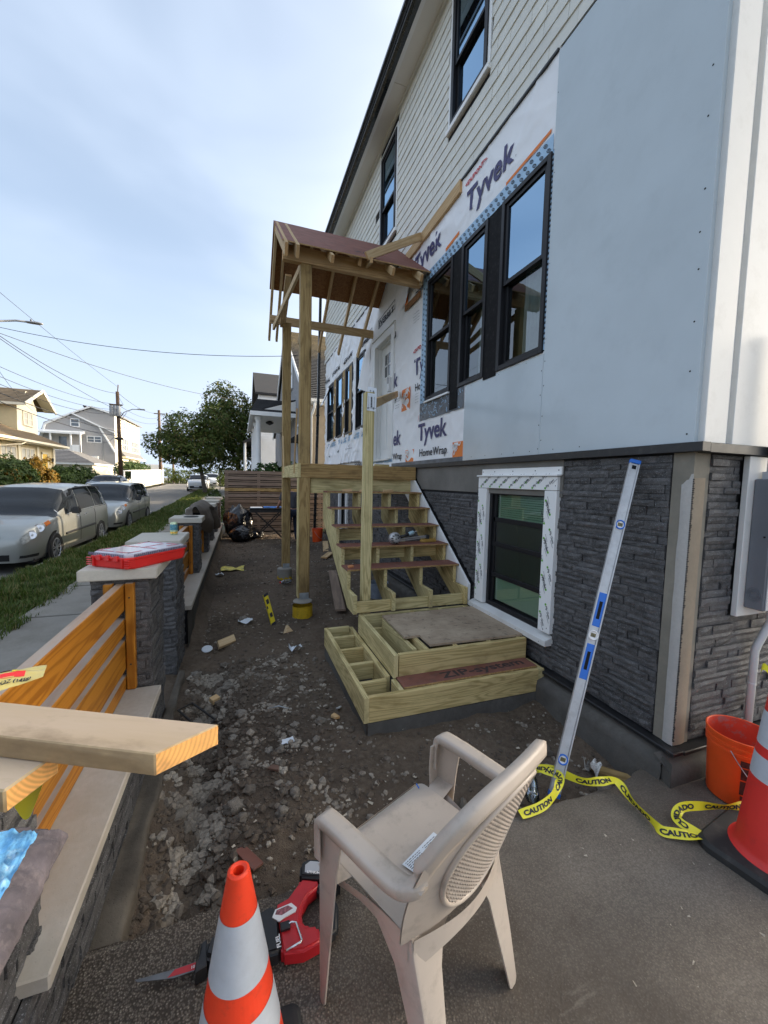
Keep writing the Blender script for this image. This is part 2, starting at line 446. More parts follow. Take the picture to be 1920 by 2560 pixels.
def rock():
    m = Mat('rubble_stone'); v = m.vec(off=21); n = m.noise(v, 14, 7, .7); f = m.noise(v, 60, 5, .7)
    c = m.mix(m.rng(m.rand(), 0, 1), (.20, .165, .125), (.46, .42, .36))
    c = m.mix(m.rng(n, .38, .62, 0, .8), c, (.12, .095, .072)); c = m.mix(m.rng(f, .5, .7, 0, .4), c, (.50, .46, .40))
    m.set(Base_Color=c, Roughness=.92); m.bump(m.math('ADD', n, f), .8, .008); return m.m
ROCK = rock()
def clod():
    m = Mat('clods'); n = m.vor(m.vec(), 9, out='Color'); sp = m.n('SeparateXYZ'); m.l(n, sp.inputs[0])
    c = m.mix(m.rng(sp.outputs[0], .45, 1), (.115, .088, .064), (.42, .37, .30)); f = m.noise(m.vec(), 70, 4, .7)
    c = m.mix(m.rng(f, .4, .7, 0, .6), c, (.065, .05, .039)); m.set(Base_Color=c, Roughness=.95); m.bump(f, .6, .006); return m.m
CLOD = clod()
def drive():
    m = Mat('worn_aggregate_slab'); v = m.vec()
    n = m.noise(v, 1.3, 8, .70); a = m.vor(v, 135); ac = m.vor(v, 135, out='Color'); sp = m.n('SeparateXYZ'); m.l(ac, sp.inputs[0]); px = m.n('SeparateXYZ'); m.l(v, px.inputs[0])
    worn = m.rng(m.math('ADD', px.outputs[0], m.math('MULTIPLY', m.noise(v, 2.2, 5, .6), -1.3)), -.9, .25, 1.0, .28)      # coarse aggregate laid bare towards the street side
    c = m.mix(m.rng(n, .34, .66), (.125, .102, .080), (.245, .208, .168)); f = m.noise(v, 75, 5, .75); c = m.mix(m.rng(f, .4, .7, 0, .5), c, (.10, .083, .066))
    st = m.math('MULTIPLY', m.rng(a, .38, .14, 0, 1), worn); c = m.mix(m.math('MULTIPLY', st, m.rng(sp.outputs[0], .25, 1, 0, .9)), c, (.44, .385, .30)); c = m.mix(m.math('MULTIPLY', m.rng(a, .40, .62, 0, .85), worn), c, (.055, .044, .035))
    s = m.noise(v, 240, 2, .5); c = m.mix(m.rng(s, .67, .75, 0, .55), c, (.46, .42, .36))
    big = m.noise(v, .9, 5, .55); c = m.mix(m.rng(big, .48, .66, 0, .6), c, (.075, .060, .047)); sc = m.noise(m.vec((1, 5, 1), rot=(0, 0, .5)), 3, 6, .7); c = m.mix(m.rng(sc, .60, .72, 0, .45), c, (.30, .26, .21))
    m.set(Base_Color=c, Roughness=.92); m.p.inputs['Specular IOR Level'].default_value = .25
    m.bump(m.math('ADD', m.math('MULTIPLY', m.math('MULTIPLY', a, worn), -1.0), m.math('MULTIPLY', f, .5)), .7, .006); return m.m
DRIVE = drive()
def asphalt():
    m = Mat('street_asphalt'); n = m.noise(m.vec((1, .25, 1)), .5, 6, .6); s = m.noise(m.vec(), 60, 3, .7)
    c = m.mix(m.rng(n, .3, .7), (.13, .125, .115), (.20, .19, .175)); c = m.mix(m.rng(s, .4, .7, 0, .5), c, (.09, .087, .083))
    m.set(Base_Color=c, Roughness=.9); m.bump(s, .4, .006); return m.m
ASPHALT = asphalt()
SOIL_GREEN = plain('lawn_soil', (.055, .062, .022), .95, .35, 3)
def leafy(name, a, b, c2=None, trans=.25):
    m = Mat(name); g = m.n('NewGeometry')
    r = g.outputs['Random Per Island']; c = m.mix(r, a, b)
    if c2: c = m.mix(m.math('GREATER_THAN', r, .86), c, c2)
    m.set(Base_Color=c, Roughness=.6); m.p.inputs['Specular IOR Level'].default_value = .3
    tr = m.n('BsdfTranslucent'); m.l(c, tr.inputs[0]); mx = m.n('MixShader'); mx.inputs[0].default_value = trans
    m.l(m.p.outputs[0], mx.inputs[1]); m.l(tr.outputs[0], mx.inputs[2]); m.l(mx.outputs[0], m.out.inputs[0]); return m.m
GRASS = leafy('grass_blades', (.045, .085, .012), (.12, .16, .030), (.22, .19, .07))
LEAF_DARK = leafy('pear_leaves', (.045, .080, .014), (.135, .165, .036), (.17, .15, .05))
LEAF_HEDGE = leafy('hedge_leaves', (.030, .060, .014), (.075, .12, .028))
LEAF_LIGHT = leafy('vine_leaves', (.05, .085, .015), (.17, .20, .04))
LEAF_GOLD = leafy('golden_cypress', (.17, .10, .012), (.34, .20, .025), (.09, .10, .02))
LEAF_RHODO = leafy('rhododendron_leaves', (.03, .07, .015), (.07, .13, .03))
BARK = plain('bark', (.10, .085, .065), .95, .4, 5, bump=.6, bscale=30)
# house
WRAPM = plain('house_wrap', (.88, .88, .89), .55, .04, 3, spec=.35)
NAVY = plain('wrap_ink_navy', (.055, .05, .15), .6, .05); BLACKINK = plain('wrap_ink_black', (.02, .02, .03), .6, .05)
REDINK = plain('wrap_ink_red', (.55, .06, .06), .6, .05); ORANGE = plain('wrap_ink_orange', (.80, .21, .03), .6, .06)
WHITEINK = plain('wrap_ink_white', (.82, .80, .78), .6, .05); GREENINK = plain('trim_ink_green', (.14, .42, .05), .6, .05)
SHINGLE = plain('painted_shingle', (.72, .705, .64), .7, .07, 3, obj_var=.10, bump=.1, bscale=25)
PVC = plain('pvc_board', (.50, .565, .60), .20, .05, 1.6, spec=.5, grime=((.40, .45, .48), .35))
TRIM = plain('white_trim', (.84, .84, .825), .4, .04, 2); TRIM_SMUDGE = plain('handled_trim', (.70, .695, .67), .42, .06, 2, grime=((.42, .40, .36), .35))
SOFFIT = plain('soffit_board', (.78, .75, .70), .6, .03, 2); GUTTER = plain('black_gutter', (.012, .013, .014), .28, .1)
BLACKFRAME = plain('black_window_frame', (.012, .012, .014), .42, .1, 8, spec=.3); FLASH = plain('black_flashing', (.015, .015, .016), .45, .2, 9, grime=((.10, .09, .08), .35))
BLACKTAPE = plain('black_mullion_tape', (.008, .008, .009), .7, .3, 12, spec=.15, grime=((.09, .09, .09), .25))
BLUETAPE = plain('blue_seam_tape', (.36, .55, .74), .45, .10, 5); GREYTAPE = plain('dark_sill_tape', (.09, .105, .125), .4, .5, 9)
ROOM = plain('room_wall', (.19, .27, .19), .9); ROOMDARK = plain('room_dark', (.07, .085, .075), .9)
CURTAIN = plain('net_curtain', (.55, .58, .60), .9, .15, 8); BLIND = plain('window_blind', (.50, .68, .50), .7, .05); BLINDW = plain('white_blind', (.6, .6, .58), .7)
PANE = glass('window_glass', (.60, .68, .64), .10); PANE_DARK = glass('dark_glass', (.30, .36, .34), .10); PANE_SKY = glass('reflective_glass', (.25, .33, .34), .46, .015, (.52, .76, 1.0))
SCREEN = glass('insect_screen', (.28, .30, .29), .03, .35)
CARGLASS = plain('car_glass', (.012, .015, .019), .05, .2, 1.5, spec=.22)
DOORW = plain('white_door', (.74, .74, .72), .42, .04, 2)
METERGREY = plain('meter_enamel', (.155, .165, .185), .45, .06, 3); METERGREY2 = plain('meter_side', (.42, .43, .45), .45, .05)
PIPE = plain('pvc_conduit', (.58, .59, .58), .4, .06, 5); STEEL = plain('galvanised', (.42, .45, .48), .45, .25, 14, metal=.7)
# objects
CONE_RED = plain('cone_orange', (.86, .055, .015), .45, .08, 9, grime=((.34, .05, .03), .55)); CONE_RED2 = plain('cone_red', (.68, .030, .022), .5, .08, 7, grime=((.35, .03, .03), .4))
REFLECT = plain('reflective_sheet', (.50, .53, .57), .5, .05, 30, grime=((.38, .39, .41), .3)); RUBBER = plain('black_rubber', (.026, .025, .024), .75, .35, 6, grime=((.09, .08, .07), .5))
BUCKET = plain('bucket_orange', (.75, .085, .012), .45, .07, 6, grime=((.40, .06, .02), .25)); BUCKET_IN = plain('bucket_inside', (.60, .05, .02), .6, .1, 8, grime=((.22, .19, .18), .95))
CHAIR = plain('beige_resin', (.50, .425, .355), .48, .07, 5, grime=((.20, .165, .13), .5)); PAPER = plain('paper', (.72, .76, .80), .7, .03)
def tool_red(): return plain('tool_red', (.52, .018, .024), .4, .1, 10)
TOOLRED = tool_red(); TOOLBLACK = plain('tool_black', (.016, .016, .017), .5, .25, 14, grime=((.07, .065, .06), .4))
BLADE = plain('saw_blade', (.16, .16, .16), .4, .3, 16, metal=.8); CHROME = plain('bright_wire', (.75, .75, .76), .25, .05, metal=.8)
ALU = plain('brushed_aluminium', (.52, .52, .52), .42, .14, 9, metal=.5, grime=((.30, .28, .26), .5)); LEVELBLUE = plain('level_blue', (.02, .16, .62), .4, .06)
YELLOW = plain('safety_yellow', (.80, .62, .02), .5, .06); VIAL = plain('vial', (.62, .55, .10), .2)
TAPE = plain('caution_tape', (.83, .74, .035), .4, .06, 10)
CASE_RED = plain('case_red', (.70, .022, .018), .38, .05, 6); CASE_CLEAR = plain('clear_lid', (.50, .46, .52), .12, .08, 12)
BLUE_PAD = plain('blue_fleece', (.20, .52, .82), .9, .5, 30, grime=((.62, .78, .85), .8), bump=.8, bscale=90); PAD_SIDE = plain('fleece_side', (.10, .085, .095), .95, .5, 26, grime=((.24, .20, .2), .6), bump=.9, bscale=90)
BAGPLASTIC = plain('bin_bag', (.009, .009, .011), .26, .3, 8, spec=.5); BAGINK = plain('bag_yellow', (.62, .50, .16), .35, .08); BAGRED = plain('bag_red', (.75, .03, .03), .35, .05)
YELLOWTUBE = plain('form_tube', (.62, .40, .015), .8, .25, 7, grime=((.16, .10, .03), .6)); CLEARPET = glass('clear_pet', (.80, .83, .85), .12, .1)
JACKET = plain('brown_jacket', (.10, .08, .062), .9, .25, 9, bump=.4, bscale=40)
SHIRT = plain('grey_tshirt', (.055, .052, .060), .9, .15); JEANS = plain('jeans', (.018, .024, .045), .9, .2); SKIN = plain('skin', (.36, .19, .13), .55, .06); HAIR = plain('dark_hair', (.008, .007, .007), .6)
VAN = plain('silver_paint', (.34, .35, .33), .32, .03, 2, metal=.55, coat=.6); VAN_TRIM = plain('car_black_trim', (.014, .014, .015), .45); WHEELRIM = plain('alloy_rim', (.42, .43, .45), .35, .1, metal=.6); TYRE = plain('tyre', (.013, .013, .013), .8, .2)
LAMPGLASS = plain('headlamp', (.46, .47, .45), .08, .3, 30, spec=.8); AMBER = plain('amber_lens', (.62, .16, .02), .2); CARWHITE = plain('white_car_paint', (.68, .70, .72), .3, .03, 2, coat=.5); CARDARK = plain('dark_car_paint', (.02, .024, .03), .25, .05, 2, coat=.6); TAILRED = plain('tail_lamp', (.45, .015, .015), .2)
def siding(name, col, pitch, rough=.7, z0=0.0):
    """far clapboard: fine lap relief only"""
    m = Mat(name); s = m.n('SeparateXYZ'); m.l(m.co(), s.inputs[0])
    fr = m.math('FRACT', m.math('DIVIDE', s.outputs[2], pitch)); n = m.noise(m.vec(), 2, 4)
    c = m.mix(m.rng(n, .3, .7), mul(col, .94), mul(col, 1.05)); c = m.mix(m.rng(fr, .0, .10, .6, 0), c, mul(col, .35))
    m.set(Base_Color=c, Roughness=rough); m.bump(fr, .5, .02); return m.m
CREAM = plain('cream_paint', (.66, .55, .33), .7, .04); CREAM_TRIM = plain('cream_trim', (.74, .68, .54), .6, .04); GREYSID = plain('grey_vinyl', (.40, .385, .375), .7, .05, obj_var=.06)
BEIGESID = plain('beige_vinyl', (.40, .325, .235), .6, .05, obj_var=.08); GREYSHAKE = plain('grey_clapboard', (.30, .30, .31), .7, .06)
ROOFBROWN = plain('brown_asphalt_shingle', (.16, .12, .075), .9, .25, 5, obj_var=.3); ROOFGREY = plain('grey_asphalt_shingle', (.15, .15, .155), .9, .2, 5, obj_var=.3); ROOFDARK = plain('dark_asphalt_shingle', (.032, .032, .034), .9, .3, 4, obj_var=.3)
def lichen_roof():
    m = Mat('lichened_shingle'); n = m.noise(m.vec(), .5, 5, .6); s = m.n('SeparateXYZ'); m.l(m.co(), s.inputs[0])
    k = m.rng(m.math('ADD', s.outputs[2], m.math('MULTIPLY', n, 2.4)), 8.1, 9.6); f = m.noise(m.vec(off=9), 14, 5, .7)
    c = m.mix(k, (.045, .046, .050), (.26, .19, .085)); c = m.mix(m.rng(f, .35, .7, 0, .6), c, (.035, .033, .03)); c = m.mix(m.rng(m.rand(), 0, 1, 0, .3), c, (.03, .03, .03))
    m.set(Base_Color=c, Roughness=.95); return m.m
LICHEN = lichen_roof()
POLEWOOD = wood('pole_wood', (.15, .10, .07), (.08, .052, .036), 6, .3); WIRE = plain('cable', (.02, .02, .022), .6); GREYSTEEL = plain('grey_steel', (.30, .31, .32), .5, .08, metal=.3)
CANPRINT = plain('can_print', (.55, .66, .42), .3, .5, 30, metal=.3); PLASTICBLUE = plain('blue_tarp', (.03, .16, .55), .4, .2); SHADOWGAP = plain('shadow_gap', (.006, .006, .006), .95); ROD = plain('iron', (.02, .018, .017), .6, .3)
# ================================================================== GROUND
def rise(y): return 0.0 if y < 16 else min((y - 16) / 44.0, 1.0) * 1.05
def fbm(x, y, z=0.0, o=5): return noise.fractal(Vector((x, y, z)), 1.0, 2.0, o)
def sstep(a, b, x):
    t = max(0.0, min(1.0, (x - a) / (b - a))); return t * t * (3 - 2 * t)
def dirt_z(x, y):
    z = -0.10 + .085 * sstep(6.5, 10.0, y)
    z += .035 * fbm(x * .9, y * .9, 3.1) + .024 * fbm(x * 3.2, y * 3.2, 1.7) + .012 * noise.turbulence(Vector((x * 9, y * 9, .5)), 3, False)
    z -= .13 * math.exp(-((x + .22) / .13) ** 2) * sstep(5.2, 3.0, y) * (1 - .6 * sstep(2.0, 1.58, y)) # trench by the wall
    z += .05 * math.exp(-((x - .25) / .30) ** 2) * sstep(1.4, 2.2, y) * sstep(5, 3, y)
    z += .05 * math.exp(-((x - 2.2) / .25) ** 2) * sstep(2.1, 2.6, y); z -= .045 * sstep(1.95, 1.62, y)
    z += .03 * math.exp(-((x - .1) / .5) ** 2 - ((y - 6.4) / .5) ** 2)
    return z
b = B(); xs = []
x = -1.0
while x < 2.45: xs.append(x); x += .024
ys = []; y = 1.36
while y < 14.2: ys.append(y); y += .020 + .010 * max(0, y - 2) ** .8
nx = len(xs)
V = [(x, y, dirt_z(x, y) if y > 1.55 else min(-.05, dirt_z(x, y))) for y in ys for x in xs]
F = [(j * nx + i, j * nx + i + 1, (j + 1) * nx + i + 1, (j + 1) * nx + i) for j in range(len(ys) - 1) for i in range(nx - 1)]
b.raw(V, F); o = b.build('dirt_ground', DIRT, smooth='all'); o['kind'] = 'structure'

# driveway slab with a broken front edge
b = B()
def slab_edge(x): return 1.572 + .018 * fbm(x * 3.3, 0, 9) + .008 * fbm(x * 17, 0, 4) + (.05 * sstep(2.0, 2.3, x)) 
xs = [-.615 + .02 * i for i in range(151)] + [2.45, 2.8, 3.5, 5, 9]
yy = [-6, -3, -1.5, -.8, -.4] + [-.2 + .05 * i for i in range(33)]
V = []
for x in xs:
    e = slab_edge(x) if x < 2.42 else 1.60
    for t in yy + [e - .03, e]:
        t = min(t, e); V.append((x, t, .004 * fbm(x * 2, t * 2, 2) - (.006 if t == e else 0)))
    V.append((x, e + .004, -.15))
m_ = len(yy) + 3
F = [(i * m_ + j, (i + 1) * m_ + j, (i + 1) * m_ + j + 1, i * m_ + j + 1) for i in range(len(xs) - 1) for j in range(m_ - 1)]
b.raw(V, F); o = b.build('driveway', DRIVE, smooth=True); o['kind'] = 'structure'

def strip(name, x0, x1, z0, mat, ylist, nx=2, crown=0.0):
    b = B(); V = []
    for y in ylist:
        for i in range(nx + 1):
            x = x0 + (x1 - x0) * i / nx; V.append((x, y, z0 + rise(y) - crown * ((2 * i / nx - 1) ** 2)))
    n = nx + 1
    b.raw(V, [(j * n + i, j * n + i + 1, (j + 1) * n + i + 1, (j + 1) * n + i) for j in range(len(ylist) - 1) for i in range(nx)])
    o = b.build(name, mat, smooth='all'); o['kind'] = 'structure'; return o
YL = [-6, 0, 4, 8, 12, 16, 20, 24, 28, 34, 40, 46, 52, 58, 60, 66]
strip('road', -9.1, -3.8, -.25, ASPHALT, YL, 6, .05)
strip('lawn', -3.74, -.9, -.115, SOIL_GREEN, YL, 4)
b = B(); b.poly([(-400, -60, -.46), (400, -60, -.46), (400, 14, -.46), (-400, 14, -.46)]); b.poly([(-400, 14, -.46), (400, 14, -.46), (400, 60, .52), (-400, 60, .52)]); b.poly([(-400, 60, .52), (400, 60, .52), (400, 900, .52), (-400, 900, .52)])
o = b.build('ground', plain('far_ground', (.13, .13, .085), .95, .3, .2)); o['kind'] = 'structure'
strip('cross_street', -60, 40, -.262, ASPHALT, [61, 66, 72], 2); strip('far_lawn', -30, -9.25, -.15, SOIL_GREEN, YL, 2); strip('side_yard', 2.3, 30, -.10, SOIL_GREEN, [14, 16, 24, 34, 46, 60], 2)
# kerb stones and sidewalk slabs
kerb = bpy.data.objects.new('kerb', None); COL.objects.link(kerb); kerb['kind'] = 'structure'
for k in range(24):
    y0 = -3 + k * 2.6; b = B(); b.hexa([(-3.86, y0, -.3 + rise(y0)), (-3.74, y0, -.3 + rise(y0)), (-3.74, y0 + 2.585, -.3 + rise(y0 + 2.6)), (-3.86, y0 + 2.585, -.3 + rise(y0 + 2.6)),
        (-3.85, y0, -.12 + rise(y0)), (-3.74, y0, -.11 + rise(y0)), (-3.74, y0 + 2.585, -.11 + rise(y0 + 2.6)), (-3.85, y0 + 2.585, -.12 + rise(y0 + 2.6))])
    b.build('kerb_stone', WALKWAY, kerb, bevel=.015)
walk = bpy.data.objects.new('sidewalk', None); COL.objects.link(walk); walk['kind'] = 'structure'
for k in range(36):
    y0 = -3.1 + k * 1.52; z = -.075 + .006 * ((k * 7) % 5 - 2); z0, z1 = z + rise(y0), z + rise(y0 + 1.5)
    b = B(); b.hexa([(-2.58, y0, z0 - .1), (-.97, y0, z0 - .1), (-.97, y0 + 1.508, z1 - .1), (-2.58, y0 + 1.508, z1 - .1), (-2.58, y0, z0), (-.97, y0, z0), (-.97, y0 + 1.508, z1), (-2.58, y0 + 1.508, z1)])
    b.build('sidewalk_slab', WALKWAY, walk, bevel=.008)
# grass of the verge (nobody could count it)
def grass(name, n, x0, x1, y0, y1, zf, hmin, hmax, seed, ragged=.12):
    r = random.Random(seed); V = []; F = []
    for i in range(n):
        y = y0 + (y1 - y0) * r.random() ** 2.1; x = x0 + (x1 - x0) * r.random()
        e = ragged * (fbm(y * 1.7, 0, 5) + .5 * fbm(y * 7, 0, 2))
        if x > x1 - .10 + e * 1.3 or x < x0 + .02 - e * .3: 
            if r.random() < .8: continue
        cl = .6 + .8 * max(0, .5 + fbm(x * 2, y * 2, 8)); h = (hmin + (hmax - hmin) * r.random()) * cl
        a = r.random() * 6.283; w = .004 + .0016 * y / 4; lx, ly = cos(a) * h * .55, sin(a) * h * .55; px, py = -sin(a) * w, cos(a) * w
        z = zf + rise(y); n0 = len(V)
        V += [(x - px, y - py, z), (x + px, y + py, z), (x + lx * .4 + px * .7, y + ly * .4 + py * .7, z + h * .6), (x + lx * .4 - px * .7, y + ly * .4 - py * .7, z + h * .6), (x + lx, y + ly, z + h)]
        F += [(n0, n0 + 1, n0 + 2, n0 + 3), (n0 + 3, n0 + 2, n0 + 4)]
    b = B(); b.raw(V, F); o = b.build(name, GRASS, recalc=False); o['kind'] = 'stuff'; return o
grass('grass', 62000, -3.76, -2.40, 4.2, 44, -.118, .05, .13, 3, .22)
# loose clods and gravel scattered on the dug soil (uncountable), and the individual rocks
def lump(r, n=10, rough=.35):
    """small irregular convex-ish stone: jittered octahedron-subdivision"""
    bm = bmesh.new(); bmesh.ops.create_icosphere(bm, subdivisions=n, radius=1)
    sx, sy, sz = 1, .6 + .4 * r.random(), .45 + .35 * r.random(); q = r.random() * 50
    for v in bm.verts:
        k = 1 + rough * noise.noise(v.co * 1.6 + Vector((q, 0, 0))) + rough * .5 * noise.noise(v.co * 3.7 + Vector((0, q, 0)))
        v.co = Vector((v.co.x * sx, v.co.y * sy, v.co.z * sz)) * k
    V = [v.co.copy() for v in bm.verts]; F = [[w.index for w in f.verts] for f in bm.faces]; bm.free(); return V, F
LUMPS = [lump(random.Random(i), 1, .5) for i in range(14)]
r = random.Random(11); V = []; F = []
for i in range(11000):
    t = r.random()
    if t < .25:   # rubble in the trench by the wall
        y = 1.62 + 2.4 * r.random() ** 1.2; x = -.24 + .12 * r.gauss(0, 1) * .9
    elif t < .42:
        y = 1.9 + 2.2 * r.random(); x = .15 + .28 * r.gauss(0, 1)
    else:
        y = 1.6 + 11 * r.random() ** 1.9; x = -.45 + 2.8 * r.random()
    if x < -.44 or x > 2.34: continue
    if .8 < x and 2.5 < y < 4.1 and r.random() < .9: continue
    s = .004 + .012 * r.random() ** 2.5 + (.024 * r.random() ** 3 if t < .42 else .010 * r.random() ** 4); s *= 1 + .05 * max(0, y - 3)
    if t < .25: s *= 1.25
    Lv, Lf = LUMPS[r.randrange(14)]; a = r.random() * 6.28; ca, sa = cos(a) * s, sin(a) * s; z = dirt_z(x, y) + s * .12; n0 = len(V)
    V += [(x + v.x * ca - v.y * sa, y + v.x * sa + v.y * ca, z + v.z * s) for v in Lv]; F += [tuple(k + n0 for k in f) for f in Lf]
b = B(); b.raw(V, F); o = b.build('gravel', CLOD, recalc=False); o['kind'] = 'stuff'
# pale chips, splinters and paper crumbs (stuff)
r = random.Random(5); V = []; F = []
for i in range(420):
    y = 1.7 + 9 * r.random() ** 1.4; x = -.3 + 2.4 * r.random(); s = .004 + .013 * r.random() ** 2; a = r.random() * 6.28; k = .25 + .5 * r.random(); z = dirt_z(x, y) + .012
    if i % 5 == 0: y = -.1 + 1.5 * r.random(); z = .004; s *= .6
    dx, dy = cos(a) * s, sin(a) * s; n0 = len(V)
    V += [(x - dx - dy * k, y - dy + dx * k, z), (x + dx - dy * k, y + dy + dx * k, z + .004), (x + dx + dy * k, y + dy - dx * k, z + .002), (x - dx + dy * k, y - dy - dx * k, z + .005)]; F.append((n0, n0 + 1, n0 + 2, n0 + 3))
b = B(); b.raw(V, F); o = b.build('debris', plain('pale_chips', (.42, .37, .29), .8, .4, 2)); o['kind'] = 'stuff'
RK = []
for i in range(6):
    Vv, Ff = lump(random.Random(50 + i), 3, .55); b = B(); b.raw(Vv, Ff); RK.append(b.mesh('rock', ROCK, smooth='all'))
def rock_at(x, y, s, label, k=0, z=None, group='lumps of rubble in the dug soil', name='rock'):
    o = link(name, RK[k % 6]); o.scale = (s, s, s); o.rotation_euler = (0, 0, (k * 2.4) % 6.28)
    o.location = (x, y, (dirt_z(x, y) if z is None else z) + s * .28); return tag(o, label, 'rock', group)

# ================================================================== THE HOUSE
XW, YE = 2.41, 1.54
house = thing('house', 'tall house under renovation with white shingles, printed wrap and dark stone base', 'house', (XW, YE, 0))
TRI = [(3.448, 2.80), (4.19, 3.675), (5.07, 4.39)]; TZ = (2.80, 4.385)
FAR = [(8.60, 7.98), (9.56, 8.90), (10.53, 9.87), (11.64, 10.82)]; FZ = (2.80, 4.36)
UPW = [(4.59, 3.83, 5.93, 7.44), (7.16, 6.41, 5.80, 7.36)]
DOOR = (7.30, 6.46, 2.10, 4.16); BW = (3.49, 2.665, .46, 1.65); BW2 = (9.95, 9.30, .50, 1.55)
holes = [(a, c, TZ[0], TZ[1]) for a, c in TRI] + [(a, c, FZ[0], FZ[1]) for a, c in FAR] + UPW + [DOOR, BW, BW2]
def in_holes(y, z, H, e=0.0): return any(b_ - e < y < a_ + e and z0 - e < z < z1 + e for a_, b_, z0, z1 in H)
def holed(x, y0, y1, z0, z1, H):
    Ys = sorted({y0, y1} | {v for h in H for v in h[:2] if y0 < v < y1}); Zs = sorted({z0, z1} | {v for h in H for v in h[2:] if z0 < v < z1}); b = B()
    for a, c in zip(Ys, Ys[1:]):
        for d, e in zip(Zs, Zs[1:]):
            if not in_holes((a + c) / 2, (d + e) / 2, H): b.poly([(x, a, d), (x, c, d), (x, c, e), (x, a, e)], True)
    return b
b = holed(2.445, YE + .03, 11.95, -.2, 7.62, holes)
b.poly([(2.445, YE + .03, -.2), (10.6, YE + .03, -.2), (10.6, YE + .03, 7.62), (6.5, YE + .03, 10.4), (2.445, YE + .03, 7.62)])
b.poly([(2.445, 11.95, -.2), (10.6, 11.95, -.2), (10.6, 11.95, 7.62), (6.5, 11.95, 10.4), (2.445, 11.95, 7.62)], True)
b.poly([(10.6, YE + .03, -.2), (10.6, 11.95, -.2), (10.6, 11.95, 7.62), (10.6, YE + .03, 7.62)])
b.build('wall', TRIM, house, recalc=False)
b = B(); b.hexa([(1.99, 1.2, 7.60), (6.5, 1.2, 10.52), (6.5, 12.3, 10.52), (1.99, 12.3, 7.60), (1.97, 1.2, 7.70), (6.5, 1.2, 10.64), (6.5, 12.3, 10.64), (1.97, 12.3, 7.70)])
b.hexa([(6.5, 1.2, 10.52), (11, 1.2, 7.5), (11, 12.3, 7.5), (6.5, 12.3, 10.52), (6.5, 1.2, 10.64), (11, 1.2, 7.62), (11, 12.3, 7.62), (6.5, 12.3, 10.64)])
b.build('roof', ROOFDARK, house)
b = B(); b.box((2.165, 1.2, 7.590), (2.46, 5.995, 7.604)); b.box((2.165, 6.003, 7.590), (2.46, 12.3, 7.604)); b.build('soffit', SOFFIT, house)
b = B(); b.box((2.108, 1.2, 7.575), (2.162, 12.3, 7.70)); b.build('fascia', TRIM, house)
b = B()
prof = [(2.106, 7.68), (2.106, 7.565), (2.045, 7.555), (2.01, 7.585), (1.985, 7.63), (1.95, 7.65), (1.95, 7.69), (1.965, 7.69)]
b.prism([(x, 1.15, z) for x, z in prof], (0, 11.2, 0)); b.build('gutter', GUTTER, house)
b = B(); b.box((2.372, 1.2, 7.545), (2.405, 12.0, 7.592)); b.build('frieze_board', TRIM_SMUDGE, house)

# ---- windows on the long wall
def window(part, y1, y0, z0, z1, rail, parent, fw=.045, pane_u=PANE_SKY, pane_l=PANE, back=2.9, curtain=None, casing=None, screen=False):
    xf = 2.372
    b = B()
    for a, c, d, e in ((y0, y0 + fw, z0, z1), (y1 - fw, y1, z0, z1), (y0 + fw, y1 - fw, z0, z0 + fw), (y0 + fw, y1 - fw, z1 - fw, z1)): b.box((xf, a, d), (2.46, c, e))
    w = b.build(part, BLACKFRAME, parent, bevel=.003)
    def sash(name, za, zb, x):
        s = B(); q = .04
        for a, c, d, e in ((y0 + fw, y0 + fw + q, za, zb), (y1 - fw - q, y1 - fw, za, zb), (y0 + fw + q, y1 - fw - q, za, za + q), (y0 + fw + q, y1 - fw - q, zb - q, zb)): s.box((x, a + .001, d + .001), (x + .03, c - .001, e - .001))
        return s.build(name, BLACKFRAME, w, bevel=.002)
    sash('upper_sash', rail - .02, z1 - fw, xf + .018); sash('lower_sash', z0 + fw, rail + .02, xf + .050)
    q = .04
    for za, zb, x, m in ((rail + .02, z1 - fw - q, xf + .034, pane_u), (z0 + fw + q, rail - .02, xf + .066, pane_l)):
        p = B(); p.poly([(x, y1 - fw - q, za), (x, y0 + fw + q, za), (x, y0 + fw + q, zb), (x, y1 - fw - q, zb)]); p.build('pane', m, w, recalc=False)
    p = B(); e = .01
    p.poly([(back, y0 - .5, z0 - .3), (back, y1 + .7, z0 - .3), (back, y1 + .7, z1 + .3), (back, y0 - .5, z1 + .3)])
    p.poly([(2.462, y0 - .01, z0 - .01), (back, y0 - .5, z0 - .3), (back, y0 - .5, z1 + .3), (2.462, y0 - .01, z1 + .01)]); p.poly([(2.462, y1 + .01, z0 - .01), (back, y1 + .7, z0 - .3), (back, y1 + .7, z1 + .3), (2.462, y1 + .01, z1 + .01)])
    p.poly([(2.462, y0 - .01, z0 - .01), (2.462, y1 + .01, z0 - .01), (back, y1 + .7, z0 - .3), (back, y0 - .5, z0 - .3)]); p.poly([(2.462, y0 - .01, z1 + .01), (2.462, y1 + .01, z1 + .01), (back, y1 + .7, z1 + .3), (back, y0 - .5, z1 + .3)])
    p.build('room', ROOM, w, recalc=False)
    if curtain:
        ya, yb, za, zb = curtain; p = B(); n = 28
        p.grid(lambda u, v: (2.50 + .018 * sin(u * 40) + .01 * fbm(u * 5, v * 3), ya + (yb - ya) * u, za + (zb - za) * v), n, 6); p.build('curtain', CURTAIN, w, smooth='all', recalc=False)
    return w
window('window', *TRI[0], *TZ, 3.61, house, curtain=(2.9, 3.22, 2.8, 3.62)); window('window', *TRI[1], *TZ, 3.61, house, curtain=(3.7, 3.95, 2.8, 3.58)); window('window', *TRI[2], *TZ, 3.61, house, pane_u=PANE, curtain=(4.45, 4.62, 2.8, 3.4))
for i, (a, c) in enumerate(FAR): window('window', a, c, *FZ, 3.60, house, pane_u=PANE_SKY, pane_l=PANE_SKY if i else PANE)
